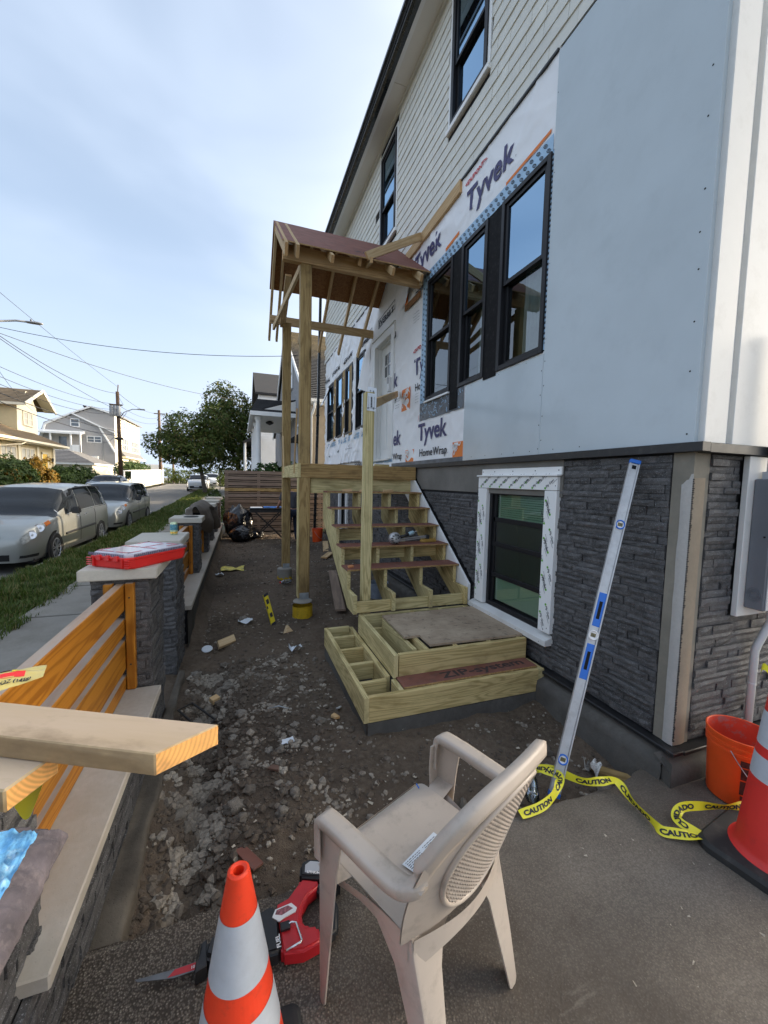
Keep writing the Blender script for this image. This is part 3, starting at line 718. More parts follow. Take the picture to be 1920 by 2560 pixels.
for a, c, d, e in UPW:
    w = window('window', a, c, d, e, d + .66, house, fw=.06, pane_l=PANE_SKY)
    b = B()
    for p in ((c - .05, c - .002, d - .05, e + .05), (a + .002, a + .06, d - .05, e + .05), (c - .002, a + .002, e + .002, e + .05)): b.box((2.385, p[0], p[2]), (2.44, p[1], p[3]))
    b.box((2.355, c - .06, d - .055), (2.44, a + .07, d - .002)); b.build('window_trim', TRIM, w, bevel=.003)
# black mullions between the three windows, dark tape under them, wooden mullions of the far row
for a, c, z0 in ((3.672, 3.452, 2.765), (4.386, 4.194, 2.57)):
    b = B(); n = 14
    b.grid(lambda u, v: (2.383 + .004 * fbm(u * 3, v * 9, c), c + (a - c) * u, z0 + (4.385 - z0) * v), 4, n, True); o = b.build('mullion', BLACKTAPE, house, smooth='all', recalc=False)
for y in (8.902, 9.562, 10.532):
    board('mullion', (2.392, y + .145, 2.75), (2.392, y + .145, 4.37), .26, .03, (0, 1, 0), PT_OLD, house)

# ---- shingles of the upper wall
ROW = .132; srow = []; rs = random.Random(21)
SH_W = [.11, .15, .19, .24, .30]; SH_M = {}
def shingle_mesh(w, h):
    k = (w, h)
    if k not in SH_M:
        b = B(); b.hexa([(-.013, 0, 0), (-.013, w, 0), (0, w, 0), (0, 0, 0), (-.002, 0, h), (-.002, w, h), (0, w, h), (0, 0, h)]); SH_M[k] = b.mesh('shingle', SHINGLE)
    return SH_M[k]
items = []
for k in range(19):
    z = 5.15 + k * ROW; y = YE + .02 - .1 * rs.random(); h = min(ROW + .006, 7.56 - z)
    if h < .03: break
    while y < 12.0:
        w = rs.choice(SH_W); yc, zc = y + w / 2, z + h / 2
        if not any(c - .06 - w < y < a + .07 and d - .05 - h < z < e + .05 for a, c, d, e in UPW): items.append((y, z, w, h))
        else:   # trim against the window
            for a, c, d, e in UPW:
                if d - .05 - h < z < e + .05:
                    if y < c - .055 < y + w and c - .055 - y > .03: items.append((y, z, c - .055 - y, h))
                    if y < a + .065 < y + w and y + w - a - .065 > .03: items.append((a + .065, z, y + w - a - .065, h))
        y += w + .0022
items.sort(key=lambda t: (t[0]) ** 2 + (t[1] - 1.7) ** 2)
for i, (y, z, w, h) in enumerate(items[:300]):
    if w in SH_W: o = link('shingle', shingle_mesh(w, round(h, 3)), house)
    else: o = link('shingle', shingle_mesh(.19, round(h, 3)), house); o.scale = (1, w / .19, 1)
    o.location = Vector((2.405 - .004 * rs.random(), y, z)) - house.location
b = B()
for y, z, w, h in items[300:]:
    x = 2.405 - .004 * rs.random(); b.hexa([(x - .013, y, z), (x - .013, y + w, z), (x, y + w, z), (x, y, z), (x - .002, y, z + h), (x - .002, y + w, z + h), (x, y + w, z + h), (x, y, z + h)])
o = b.build('shingle', SHINGLE, house); o['kind'] = 'stuff'
b = B(); b.box((2.398, YE + .03, 5.10), (2.44, 12.0, 7.58)); H_ = B()
o = holed(2.407, YE + .03, 12.0, 5.10, 7.59, [(a + .03, c - .03, d - .03, e + .03) for a, c, d, e in UPW]).build('shingle_backing', SHADOWGAP, house, recalc=False)
b = B(); b.box((2.378, 2.79, 5.128), (2.406, 12.0, 5.147)); b.build('starter_strip', FLASH, house)

# ---- house wrap with wrinkles
def wrap_x(y, z):
    n1 = fbm(y * 1.5, z * 1.5, 2, 3); r1 = abs(noise.noise(Vector((y * 2.2 + z * 2.6 + .5 * n1, z * .8 - y * .4, 7)))); r2 = abs(noise.noise(Vector((y * 4.5 - z * 3.1, z * 2.5, 17))))
    amp = 1.0 + 1.3 * sstep(7.2, 8.2, y)
    x = 2.4 - amp * (.0115 * max(0, 1 - 5 * r1) + .0065 * max(0, 1 - 6 * r2)) - .003 * n1
    return max(x, 2.3935) if (y < 5.3 and z < 4.6) else x
wh = [(a + .02, c - .02, TZ[0], TZ[1]) for a, c in TRI] + [(a + .01, c - .01, FZ[0], FZ[1]) for a, c in FAR] + [(7.46, 6.30, 2.09, 4.29)]
b = B(); ys = [2.775 + .03 * i for i in range(308)]; zs = [1.94 + .03 * i for i in range(109)]; V = []; idx = {}
for i, y in enumerate(ys):
    for j, z in enumerate(zs):
        idx[i, j] = len(V); zz = z
        if y > 7.4 and j < 6: zz = z + (.22 + .03 * fbm(y * 1.2, 0, 4)) * (1 - j / 6) * sstep(7.4, 8.6, y)
        V.append((wrap_x(y, zz), y, zz))
F = []
for i in range(len(ys) - 1):
    for j in range(len(zs) - 1):
        if in_holes(ys[i] + .015, zs[j] + .015, wh): continue
        F.append((idx[i, j], idx[i, j + 1], idx[i + 1, j + 1], idx[i + 1, j]))
b.raw(V, F); b.build('house_wrap', WRAPM, house, smooth='all', recalc=False)
def onwrap(p, off=.004): return Vector((wrap_x(p.y, p.z) - off, p.y, p.z))
WT = [None, None]
def wtext(b, s, y, z, size, rot=0.0, width=None, bold=0.0, shear=0.0, off=.0085):
    b = B()
    M = Matrix.Translation((2.4, y, z)) @ frame((0, 0, 0), WALL_R, UP) @ Matrix.Rotation(rot, 4, 'Z'); lettering(b, s, M, size, bold, shear, width, warp=lambda p: onwrap(p, off)); b.build(WT[0], WT[1], house, recalc=False)
WT[:] = ['wrap_lettering', NAVY]
wtext(b, 'Tyvek', 4.145, 4.69, .325, -.008, .84, .008); wtext(b, 'Tyvek', 5.56, 4.69, .325, 0, .82, .008)
wtext(b, 'Tyvek', 5.27, 2.285, .325, 0, .84, .008); wtext(b, 'Ty', 5.47, 3.235, .325, 0, .33, .008)
wtext(b, 'ek', 6.27, 2.294, .325, 0, .33, .008); wtext(b, 'k', 6.285, 3.24, .325, 0, .16, .008)
WT[:] = ['wrap_small_print', BLACKINK]
wtext(b, 'HomeWrap', 5.21, 2.06, .145, 0, .80, .002); wtext(b, 'Ho', 5.43, 3.01, .145, 0, .18, .002); wtext(b, 'Wrap', 6.27, 2.06, .145, 0, .40, .002); wtext(b, 'p', 6.24, 3.01, .145, 0, .09, .002); wtext(b, 'Hom', 5.50, 4.36, .145, 0, .26, .002)
for y, z in ((4.44, 2.285), (4.74, 4.69), (3.29, 4.69), (5.92, 2.30), (6.1, 3.24), (4.39, 2.06)): wtext(b, 'o', y, z, .03)
for k, z in enumerate((3.02, 2.98, 2.94, 2.9)): wtext(b, 'HomeWrap housewrap', 6.2, z - .02 * (k > 1), .022, 0, .2); wtext(b, 'weather barrier', 5.42, z - .06, .018, 0, .12); wtext(b, 'building envelope', 5.55, z + 1.1, .018, 0, .2)
wtext(b, 'advancing buildings', 9.4, 2.44, .03, 0, .5); 
for y in (9.2, 10.3, 11.4): wtext(b, 'a i', y, 2.36 + .12 * (11.4 - y) / 2, .07, 0, .16, .004)
WT[:] = ['wrap_red_print', REDINK]; wtext(b, '<DUPONT>', 4.19, 5.002, .058, 0, .42, .003); wtext(b, '<DUPO', 5.53, 3.56, .07, .05, .27, .003); wtext(b, ')', 5.29, 2.58, .10)
# orange store squares with stencil lettering, orange strips by the tape
def stamp(ya, yb, za, zb, crop=None):
    bo = B()
    bo.poly([onwrap(Vector((0, ya, za)), .004), onwrap(Vector((0, yb, za)), .004), onwrap(Vector((0, yb, zb)), .004), onwrap(Vector((0, ya, zb)), .004)])
    sq = bo.build('orange_print', ORANGE, house, recalc=False); w = ya - yb; k = w / .24
    for i, (s, ox, oz, sz) in enumerate((('THE', .02, .42, .062), ('HOME', .04, .17, .085), ('DEPOT', .10, -.06, .085))):
        M = Matrix.Translation((2.4, ya - ox * w - .006, za + .10 * w + (oz + .1) * w * .6)) @ frame((0, 0, 0), WALL_R, UP) @ Matrix.Rotation(radians(38), 4, 'Z')
        V, F = text_mesh(s, sz * k, .003, 0, .0); P = [M @ Vector(v) for v in V]
        P = [Vector((p.x, min(max(p.y, yb + .008), ya - .008), min(max(p.z, za + .008), zb - .008))) for p in P]
        bw = B(); bw.raw([onwrap(p, .008) for p in P], F); bw.build('print_lettering', WHITEINK, sq, recalc=False)
stamp(4.275, 4.03, 1.992, 2.178); stamp(5.92, 5.595, 2.79, 3.12); stamp(5.73, 5.405, 1.985, 2.178)
for ya, yb, za, zb in ((4.62, 4.30, 4.535, 4.575), (3.42, 2.83, 4.52, 4.55), (5.9, 5.78, 4.32, 4.5)):
    bo = B(); bo.poly([onwrap(Vector((0, ya, za)), .006), onwrap(Vector((0, yb, za + .03)), .006), onwrap(Vector((0, yb, zb + .03)), .006), onwrap(Vector((0, ya, zb)), .006)]); bo.build('orange_print', ORANGE, house, recalc=False)
# blue flashing tape with its oval print
def tape(y1, y0, z0, z1, scale=1.0, seed=1):
    bt = B(); bi = B(); n = max(2, int((y1 - y0) / .06)); m = max(2, int((z1 - z0) / .06)); bt.grid(lambda u, v: (2.3905 - .0025 * abs(fbm(u * n * .4, v * m * .4, seed)), y0 + (y1 - y0) * u, z0 + (z1 - z0) * v), n, m, True)
    r = random.Random(seed); y = y0 + .04
    hor = (y1 - y0) > (z1 - z0); L_ = (y1 - y0) if hor else (z1 - z0); W_ = (z1 - z0) if hor else (y1 - y0); t = .05
    while t < L_ - .04:
        for k in (.28, .72):
            c = (t + (.04 if k > .5 else 0), k * W_); py, pz = (y0 + c[0], z0 + c[1]) if hor else (y0 + c[1], z0 + c[0]); a = radians(35); R1, R2 = .030 * scale, .015 * scale
            for i in range(10):
                q0, q1 = 6.283 * i / 10, 6.283 * (i + 1) / 10
                P = [(R1 * cos(q) * f, R2 * sin(q) * f) for q, f in ((q0, 1), (q1, 1), (q1, .8), (q0, .8))]
                bi.poly([(2.3862, py + u * cos(a) - v * sin(a), pz + u * sin(a) + v * cos(a)) for u, v in P])
            for j in (-.45, 0, .45):
                P = [(-.6 * R1, j * R2 * 1.2 - .002), (.6 * R1, j * R2 * 1.2 - .002), (.55 * R1, j * R2 * 1.2 + .002), (-.65 * R1, j * R2 * 1.2 + .002)]
                bi.poly([(2.3862, py + u * cos(a) - v * sin(a), pz + u * sin(a) + v * cos(a)) for u, v in P])
        t += .085 * scale
    tp = bt.build('flashing_tape', BLUETAPE, house, recalc=False); o = bi.build('tape_print', BLACKINK, tp, recalc=False); o['kind'] = 'stuff'
tape(5.24, 2.80, 4.386, 4.525, 1, 2); tape(5.245, 5.072, 2.55, 4.385, .8, 3); tape(2.80, 2.772, 2.82, 4.386, .5, 4); tape(11.7, 8.0, 2.62, 2.745, 1, 5); tape(7.48, 6.3, 2.03, 2.088, .7, 6)
b = B(); b.grid(lambda u, v: (2.3895 - .003 * abs(fbm(u * 9, v * 3, 2)), 4.055 + 1.19 * u, 2.55 + .245 * v + .012 * fbm(u * 6, 1, 3) * (1 - v)), 30, 5, True); b.build('sill_tape', GREYTAPE, house, recalc=False)
b = B(); r = random.Random(3)
for i in range(60):
    y = 4.08 + 1.12 * r.random(); z = 2.58 + .19 * r.random()
    if 4.19 < y < 4.39: continue
    a0 = r.random() * 6; R = .02 + .04 * r.random()
    for j in range(5):
        P = [(2.3845, y + R * cos(a0 + .4 * (j + d)) * f, z + R * .6 * sin(a0 + .4 * (j + d)) * f) for d, f in ((0, 1), (1, 1), (1, .75), (0, .75))]
        if all(2.56 < p[2] < 2.785 and 4.06 < p[1] < 5.235 for p in P): b.poly(P)
b.build('sill_tape_print', BLUETAPE, house, recalc=False)['kind'] = 'stuff'
b = B(); b.box((2.36, 4.39, 2.776), (2.39, 5.07, 2.798)); b.build('window_sill_strip', TRIM, house)
# boxed tape names: over the door (printed upside up along the jamb head) and over the far windows
def boxed(s, y1, y0, z0, h, tilt=0.0):
    bk = B()
    def Q(a, c, d, e): bk.poly([onwrap(Vector((0, a, d + tilt * (y1 - a))), .0075), onwrap(Vector((0, c, d + tilt * (y1 - c))), .0075), onwrap(Vector((0, c, e + tilt * (y1 - c))), .0075), onwrap(Vector((0, a, e + tilt * (y1 - a))), .0075)])
    t = h * .09; n = 5
    for i in range(n):
        a, c = y1 + (y0 - y1) * i / n, y1 + (y0 - y1) * (i + 1) / n; Q(a, c, z0, z0 + t); Q(a, c, z0 + h - t, z0 + h)
    Q(y1, y1 - t, z0, z0 + h); Q(y0 + t, y0, z0, z0 + h)
    M = Matrix.Translation((2.4, y1 - h * .18, z0 + h * .2)) @ frame((0, 0, 0), WALL_R, (0, 0, 1)); V, F = text_mesh(s, h * .85, .006); x1 = max(v[0] for v in V); k = (y1 - y0 - h * .4) / x1
    bk.raw([onwrap(M @ Vector((v[0] * k, v[1], 0)), .0075) for v in V], F); bk.build('tape_lettering', BLACKINK, house, recalc=False)
boxed('EVERBILT', 7.17, 6.34, 4.47, .15, .06); boxed('STORAGE', 9.72, 8.93, 4.50, .10, .02); boxed('STORAGE', 11.1, 10.2, 4.52, .11, .02); boxed('STORAGE', 12.0, 11.4, 4.50, .11); boxed('EVERBILT', 8.25, 7.55, 4.45, .12, .1); boxed('COBRA3', 8.6, 8.1, 1.97, .13)
# torn, curling wrap beside the windows and the door
TW = lambda: b.build('torn_wrap', WRAPM, house, smooth='all', recalc=False)
b = B(); b.grid(lambda u, v: (2.385 - .10 * (1 - v) * u, 7.62 + .42 * u + .08 * (1 - v), 3.45 + .85 * v + .15 * u * (1 - v)), 8, 8); TW(); b = B(); b.grid(lambda u, v: (2.38 - .22 * (1 - v) ** 1.3 - .03 * sin(u * 6), 11.62 - .25 * u - .1 * (1 - v), 3.75 + .55 * v + .1 * u), 8, 8); TW(); b = B()
b.grid(lambda u, v: (2.385 - .09 * u * u - .02 * fbm(u * 4, v * 4), 6.05 - .5 * u, 4.38 + .28 * v + .10 * u), 8, 6); TW()

# ---- white sheet boards
def pvc(name, y0, y1, z0, z1, x=2.386, mat=PVC):
    b = B(); b.box((x, y0, z0), (2.42, y1, z1)); return b.build(name, mat, house, bevel=.002)
pvc('sheet_board', YE + .004, 2.783, 1.952, 5.118); pvc('sheet_board', 2.787, 4.03, 1.952, 2.786, 2.387)
b = B()
def screw(y, z, r=.0055, n=7, x=2.3850): b.poly([(x, y + r * cos(6.283 * i / n), z + r * sin(6.283 * i / n)) for i in range(n)][::-1])
for z in [2.0, 2.35, 2.62, 2.9, 3.1, 3.32, 3.7, 3.95, 4.3, 4.6]: screw(1.585 + .02 * ((z * 7) % 1), z)
for z in (2.0, 2.2, 2.45, 2.65): screw(2.80, z); screw(2.765, z + .07)
for y in (2.35, 2.62, 2.9, 3.12, 3.3, 3.58, 3.84): screw(y, 1.985, .005)
for y in (3.0, 3.4, 3.9): screw(y, 2.765, .004)
for z in (2.9, 3.5, 4.2, 4.8): screw(2.768, z, .004)
b.build('screw_head', SHADOWGAP, house, recalc=False)['kind'] = 'stuff'
# black flashing at the foot of the boards, along both walls
b = B(); b.box((2.352, YE - .065, 1.897), (2.42, 7.5, 1.949)); b.box((2.42, YE - .065, 1.893), (4.6, YE + .02, 1.945)); b.build('flashing', FLASH, house, bevel=.002)
b = B(); b.box((2.381, 4.032, 1.951), (2.403, 6.3, 2.0)); b.build('flashing_upstand', GREYTAPE, house)
# ---- the door
d1, d0, dz0, dz1 = DOOR
b = B(); b.box((2.515, d0, dz0), (2.56, d1, dz1)); 
door = b.build('door', DOORW, house, bevel=.003)
b = B()
for a, c, d, e in ((d1 + .002, d1 + .16, dz0 - .02, dz1 + .135), (d0 - .16, d0 - .002, dz0 - .02, dz1 + .135), (d0 - .002, d1 + .002, dz1 + .002, dz1 + .135)): b.box((2.375, a, d), (2.45, c, e))
b.box((2.36, d0 - .17, dz1 + .135), (2.45, d1 + .17, dz1 + .165)); b.build('door_casing', DOORW, house, bevel=.004)
b = B(); b.box((2.45, d1 - .012, dz0), (2.56, d1 + .02, dz1)); b.box((2.45, d0 - .02, dz0), (2.56, d0 + .012, dz1)); b.box((2.45, d0, dz1 - .012), (2.56, d1, dz1 + .02)); b.build('door_jamb', DOORW, house)
b = B(); b.box((2.36, d0 - .03, dz0 - .035), (2.56, d1 + .03, dz0 - .002)); b.build('door_sill', TRIM_SMUDGE, house)
g1, g0 = 7.09, 6.785
fr = B(); pb = B()
for a, c, d, e in ((g1, g1 + .03, 3.56, 4.015), (g0 - .03, g0, 3.56, 4.015), (g0, g1, 3.56, 3.588), (g0, g1, 3.987, 4.015), ((g0 + g1) / 2 - .012, (g0 + g1) / 2 + .012, 3.588, 3.987), (g0, g1, 3.776, 3.80)): fr.box((2.505, a, d), (2.5155, c, e))
fr.build('glazing_bars', DOORW, door)
for a in (g0, (g0 + g1) / 2 + .012):
    for d in (3.588, 3.80):
        pb = B(); pb.poly([(2.5125, a, d), (2.5125, a + .14, d), (2.5125, a + .14, d + .187), (2.5125, a, d + .187)], True); pb.build('pane', plain('door_pane', (.09, .095, .10), .08, .2) if 'door_pane' not in bpy.data.materials else bpy.data.materials['door_pane'], door, recalc=False)
for a, c, d, e in ((7.14, 6.95, 2.3, 3.35), (6.86, 6.64, 2.3, 3.35)):
    pb = B(); pb.box((2.509, c, d), (2.5155, a, e)); pb.build('door_panel', DOORW, door, bevel=.006)
b = B(); b.box((2.33, 6.40, 3.20), (2.375, 6.45, 3.44)); o = b.build('smart_lock', plain('lock_white', (.7, .7, .7), .4), house, bevel=.004); b = B(); b.box((2.326, 6.403, 3.33), (2.34, 6.447, 3.438)); b.build('lock_face', GUTTER, o)
b = B(); r = random.Random(8); P = [(2.37, 6.2 + .08 * r.random(), 4.0 + .12 * r.random()) for i in range(14)]; b.tube(P, .004, 5); b.build('cable_tangle', WIRE, house, smooth='all')
# ---- split-face stone
ST_L = [.09, .14, .19, .25, .32, .40]; ST_M = {}
def stone_geo(L, h, q):
    r = random.Random(q); nu = max(2, int(L / .05)); nv = 2; V = []; F = []
    for j in range(nv + 1):
        for i in range(nu + 1):
            e = (i in (0, nu)) or (j in (0, nv)); d = (.003 if e else .007) * r.random() + (.0 if e else .003)
            V.append((L * i / nu, h * j / nv, d))
    n = nu + 1
    for j in range(nv):
        for i in range(nu): F.append((j * n + i, j * n + i + 1, (j + 1) * n + i + 1, (j + 1) * n + i))
    rim = [i for i in range(n)] + [j * n + nu for j in range(1, nv + 1)] + [nv * n + i for i in range(nu - 1, -1, -1)] + [j * n for j in range(nv - 1, 0, -1)]
    k0 = len(V); V += [(V[i][0], V[i][1], -.02) for i in rim]
    for a in range(len(rim)):
        c = (a + 1) % len(rim); F.append((rim[c], rim[a], k0 + a, k0 + c))
    return V, F
ST_H = .044
for L in ST_L:
    for q in range(4): ST_M[L, q] = stone_geo(L, ST_H, q * 17 + int(L * 100))
ST_ME = {}
for k, (V, F) in ST_M.items():
    b = B(); b.raw(V, F); ST_ME[k] = b.mesh('stone', STONE, recalc=False)
def stone_field(parent, org, u, n, width, height, seed, skip=None, limit=300, uneven=1.0):
    """courses of stone on a wall face. org: lower corner, u: along the wall, n: outward"""
    u = Vector(u); n = Vector(n); org = Vector(org); r = random.Random(seed); items = []; z = 0.0
    while z < height - .012:
        h = r.choice([.036, .041, .044, .048, .053]); h = min(h, height - z); x = -.12 * r.random()
        while x < width:
            L = r.choice(ST_L); parts = [(max(0, x), min(width, x + L))]
            for u0, u1, za, zb in (skip or ()):
                if z + h > za + .004 and z < zb - .004: parts = [q for a, c in parts for q in ((a, min(c, u0)), (max(a, u1), c)) if q[1] - q[0] > .018]
            for a, c in parts:
                if c - a > .018: items.append((a, z, c - a, h, L, r.randrange(4), (r.random() - .3) * .019 * uneven))
            x += L
        z += h
    cam = Vector((0, 0, CAM_H)); R = Matrix.Identity(4); up = Vector((0, 0, 1))
    flip = u.cross(up).dot(n) < 0
    for i in range(3): R[i][0] = u[i]; R[i][1] = up[i]; R[i][2] = n[i]
    def key(t): return (org + u * (t[0] + t[2] / 2) + up * t[1] - cam).length
    items.sort(key=key); ro = root_loc(parent); rest = B()
    if not hasattr(stone_field, 'me2'): stone_field.me2 = {}
    for i, (a, z, w, h, L, q, d) in enumerate(items):
        P = org + u * a + up * z + n * d
        if i < limit:
            me = ST_ME[L, q]
            if flip:
                if (L, q) not in stone_field.me2:
                    V, F = ST_M[L, q]; b = B(); b.raw(V, [f[::-1] for f in F]); stone_field.me2[L, q] = b.mesh('stone', STONE, recalc=False)
                me = stone_field.me2[L, q]
            o = link('stone', me, parent); m = R.copy()
            for k in range(3):
                m[k][0] *= (w - .0024) / L; m[k][1] *= (h - .0022) / ST_H
            m.translation = P - ro; o.matrix_local = m
        else:
            V, F = ST_M[L, q]; rest.raw([P + u * (v[0] * (w - .0024) / L) + up * (v[1] * (h - .0022) / ST_H) + n * v[2] for v in V], [f[::-1] for f in F] if flip else F)
    if rest.v:
        o = rest.build('stone', STONE, parent, recalc=False); o['kind'] = 'stuff'
facade_skip = [(2.535 - 1.665, 3.69 - 1.665, .20, 1.66), (2.535 - 1.665, 12, 1.425, 9), (9.18 - 1.665, 10.07 - 1.665, .22, 1.44), (2.50 - 1.665, 2.54 - 1.665, 1.55, 1.70)]
stone_field(house, (2.405, 1.665, .18), (0, 1, 0), (-1, 0, 0), 10.2, 1.71, 5, facade_skip, 240)
b = B(); b.m = 0; o = holed(2.412, YE, 11.95, .15, 1.90, [BW, BW2]).build('stone_backing', STONEBACK, house, recalc=False)
end_skip = [(2.798 - 2.535, 3.75 - 2.535, .745, 9)]
stone_field(house, (2.535, YE, .18), (1, 0, 0), (0, -1, 0), 2.0, 1.71, 6, end_skip, 60)
b = B(); b.poly([(2.41, YE + .012, .1), (5, YE + .012, .1), (5, YE + .012, 1.92), (2.41, YE + .012, 1.92)]); b.build('end_stone_backing', STONEBACK, house, recalc=False)
# bare cement strip round the corner with a newly plastered bead
b = B(); b.poly([(2.400, YE, .17), (2.400, 1.657, .17), (2.400, 1.657, 1.90), (2.400, YE, 1.90)], True); b.poly([(2.400, YE, .17), (2.53, YE, .17), (2.53, YE, 1.90), (2.400, YE, 1.90)])
b.build('cement_strip', concrete('corner_cement', (.30, .275, .225), .62, 3, pits=.3), house, recalc=False)
b = B(); n = 26
def bead(u, v):
    z = .172 + (1.775 + .02 * fbm(u * 4, 0, 3) - .172) * v - (.07 * (1 - u) if v > .99 else 0); return (2.396 - .006 * sin(pi * min(1, u * 1.0)), YE - .004 + .062 * (1 - u) + .004 * fbm(v * 8, u, 1), z)
b.grid(bead, 6, n, True); b.build('plaster_bead', MORTAR_LIGHT, house, smooth='all', recalc=False)
b = B(); b.grid(lambda u, v: (2.398 + .10 * u, YE - .003 - .006 * sin(pi * u), .173 + 1.58 * v), 6, n); b.build('plaster_return', MORTAR_TAN, house, smooth='all', recalc=False)
b = B(); r = random.Random(2)
for i in range(150):
    z = .2 + 1.55 * i / 150; y = YE - .005; b.box((2.394, y - .005 * r.random(), z), (2.400 + .004 * r.random(), y + .003, z + .007))
b.build('corner_mesh_bead', STONEBACK, house)
# cement above the stone, black diagonal strip and white skirt board beside the stairs
b = B(); b.box((2.391, 2.50, 1.602), (2.405, 6.4, 1.899)); b.build('scratch_coat', CEMENT, house)
b = B(); b.hexa([(2.378, 3.77, .555), (2.412, 3.77, .555), (2.412, 5.62, 1.885), (2.378, 5.62, 1.885), (2.378, 3.70, .605), (2.412, 3.70, .605), (2.412, 5.50, 1.892), (2.378, 5.50, 1.892)]); b.build('edge_strip', BLACKTAPE, house)
# concrete foot and black ledge
b = B()
def foot(u, v):
    y = YE - .02 + 10.4 * u; t = v; x = 2.30 - .05 * (1 - t) + .012 * fbm(y * 3, t * 2, 3); return (x if t < .99 else 2.42, y, -.16 + .30 * min(1, t * 1.02))
b.grid(foot, 120, 6, True); b.grid(lambda u, v: (2.28 + 2.4 * u, YE - .075 - .03 * (1 - v) + .01 * fbm(u * 8, v * 2, 5) if v < .99 else YE + .02, -.16 + .30 * v), 50, 5)
b.grid(lambda u, v: (2.28 + .02 * u, YE - .085 + .07 * u, -.16 + .3 * v), 2, 5); b.build('concrete_foot', FOOTING, house, smooth='all', recalc=False)
b = B(); b.box((2.335, YE - .055, .142), (2.42, 11.9, .168)); b.box((2.42, YE - .06, .140), (4.6, YE + .02, .166)); b.build('stone_ledge', FLASH, house, bevel=.004)

# ---- basement window with its printed trim boards
b = B()
bwin = None
y1, y0, z0, z1 = BW
b = B()
for a, c, d, e in ((y0, y0 + .04, z0, z1), (y1 - .04, y1, z0, z1), (y0 + .04, y1 - .04, z0, z0 + .04), (y0 + .04, y1 - .04, z1 - .06, z1)): b.box((2.405, a, d), (2.50, c, e))
for zr in (.776, 1.089, 1.338): b.box((2.43 if zr > 1.2 else 2.425, y0 + .04, zr - .022), (2.455, y1 - .04, zr + .022))
b.box((2.43, y0 + .04, z0 + .04), (2.46, y0 + .07, z1)); b.box((2.43, y1 - .075, z0 + .04), (2.46, y1 - .04, z1))
bwin = b.build('window', BLACKFRAME, house, bevel=.003)
b = B(); b.poly([(2.452, y1 - .07, z0 + .05), (2.452, y0 + .07, z0 + .05), (2.452, y0 + .07, z1 - .06), (2.452, y1 - .07, z1 - .06)]); b.build('pane', glass('basement_glass', (.80, .90, .84), .12), bwin, recalc=False)
b = B(); b.poly([(2.440, y1 - .08, .80), (2.440, y0 + .06, .80), (2.440, y0 + .06, 1.32), (2.440, y1 - .08, 1.32)]); b.build('insect_screen', SCREEN, bwin, recalc=False)
b = B(); z = z0 + .06; k = 0
while z < z1 - .06: b.hexa([(2.462, y0 + .05, z), (2.474, y0 + .05, z + .014), (2.474, y1 - .05, z + .014), (2.462, y1 - .05, z), (2.4628, y0 + .05, z + .0015), (2.4748, y0 + .05, z + .0155), (2.4748, y1 - .05, z + .0155), (2.4628, y1 - .05, z + .0015)]); z += .021; k += 1
b.build('blind_slats', BLIND, bwin, recalc=False)
b = B(); b.poly([(2.56, y1 + .02, z0 - .02), (2.56, y0 - .02, z0 - .02), (2.56, y0 - .02, z1 + .02), (2.56, y1 + .02, z1 + .02)]); b.build('room', plain('basement_room', (.10, .19, .10), .9), bwin, recalc=False)
b = B(); b.box((2.408, y1 - .012, .62), (2.424, y1 - .03, .72)); b.build('sash_clip', TRIM, bwin)
tr = []
for nm, a, c, d, e in (('side_trim', 3.492, 3.642, .462, 1.648), ('side_trim', 2.528, 2.664, .478, 1.648), ('head_trim', 2.528, 3.642, 1.652, 1.765)):
    b = B(); b.box((2.362, a, d), (2.43, c, e)); tr.append(b.build(nm, TRIM, house, bevel=.003))
b = B(); b.box((2.345, 2.515, 1.767), (2.41, 3.655, 1.782)); b.box((2.374, 2.50, 1.778), (2.40, 3.60, 1.842)); b.build('drip_cap', TRIM, house, bevel=.002)
b = B(); b.hexa([(2.325, 2.53, .378), (2.43, 2.53, .378), (2.43, 3.70, .378), (2.325, 3.70, .378), (2.325, 2.53, .425), (2.43, 2.53, .460), (2.43, 3.70, .460), (2.325, 3.70, .425)]); b.build('window_sill', TRIM_SMUDGE, house, bevel=.003)
pk = B(); pg = B(); pd = B()
def gem(y, z, rot, s=.030):
    M = Matrix.Translation((2.3605, y, z)) @ frame((0, 0, 0), WALL_R, UP) @ Matrix.Rotation(rot, 4, 'Z'); lettering(pk, 'Ply Gem', M, s, .0006)
    q = Matrix.Translation((2.3605, y, z)) @ frame((0, 0, 0), WALL_R, UP) @ Matrix.Rotation(rot, 4, 'Z')
    pg.poly([q @ Vector((-.014 + .011 * cos(6.283 * i / 8), .009 + .011 * sin(6.283 * i / 8), 0)) for i in range(8)])
    pk.poly([q @ Vector(v) for v in ((.07, -.012, 0), (.135, -.012, 0), (.135, -.009, 0), (.07, -.009, 0))])
for i in range(7):
    for yy, k in ((2.625, 0), (2.565, .5)): 
        zz = .62 + (i + k) * .155
        if zz < 1.56: gem(yy + .02, zz, radians(-66) if i % 2 == 0 else radians(112))
    for yy, k in ((3.60, 0), (3.535, .5)):
        zz = .60 + (i + k) * .155
        if zz < 1.56: gem(yy + .02, zz, radians(-70) if i % 2 else radians(108))
for i in range(7):
    gem(3.57 - .155 * i, 1.67, radians(38)); 
    if i < 6: gem(3.50 - .155 * i, 1.715, radians(38))
pk.build('trim_print', BLACKINK, house, recalc=False)['kind'] = 'stuff'; pg.build('trim_logo', GREENINK, house, recalc=False)['kind'] = 'stuff'
b = B()
def dot(y, z, x=2.3600, r=.006): b.poly([(x, y + r * cos(6.283 * i / 7), z + r * sin(6.283 * i / 7)) for i in range(7)][::-1])
for y in (2.53, 2.80, 3.10, 3.38, 3.58): dot(y, 1.815, 2.3735, .006)
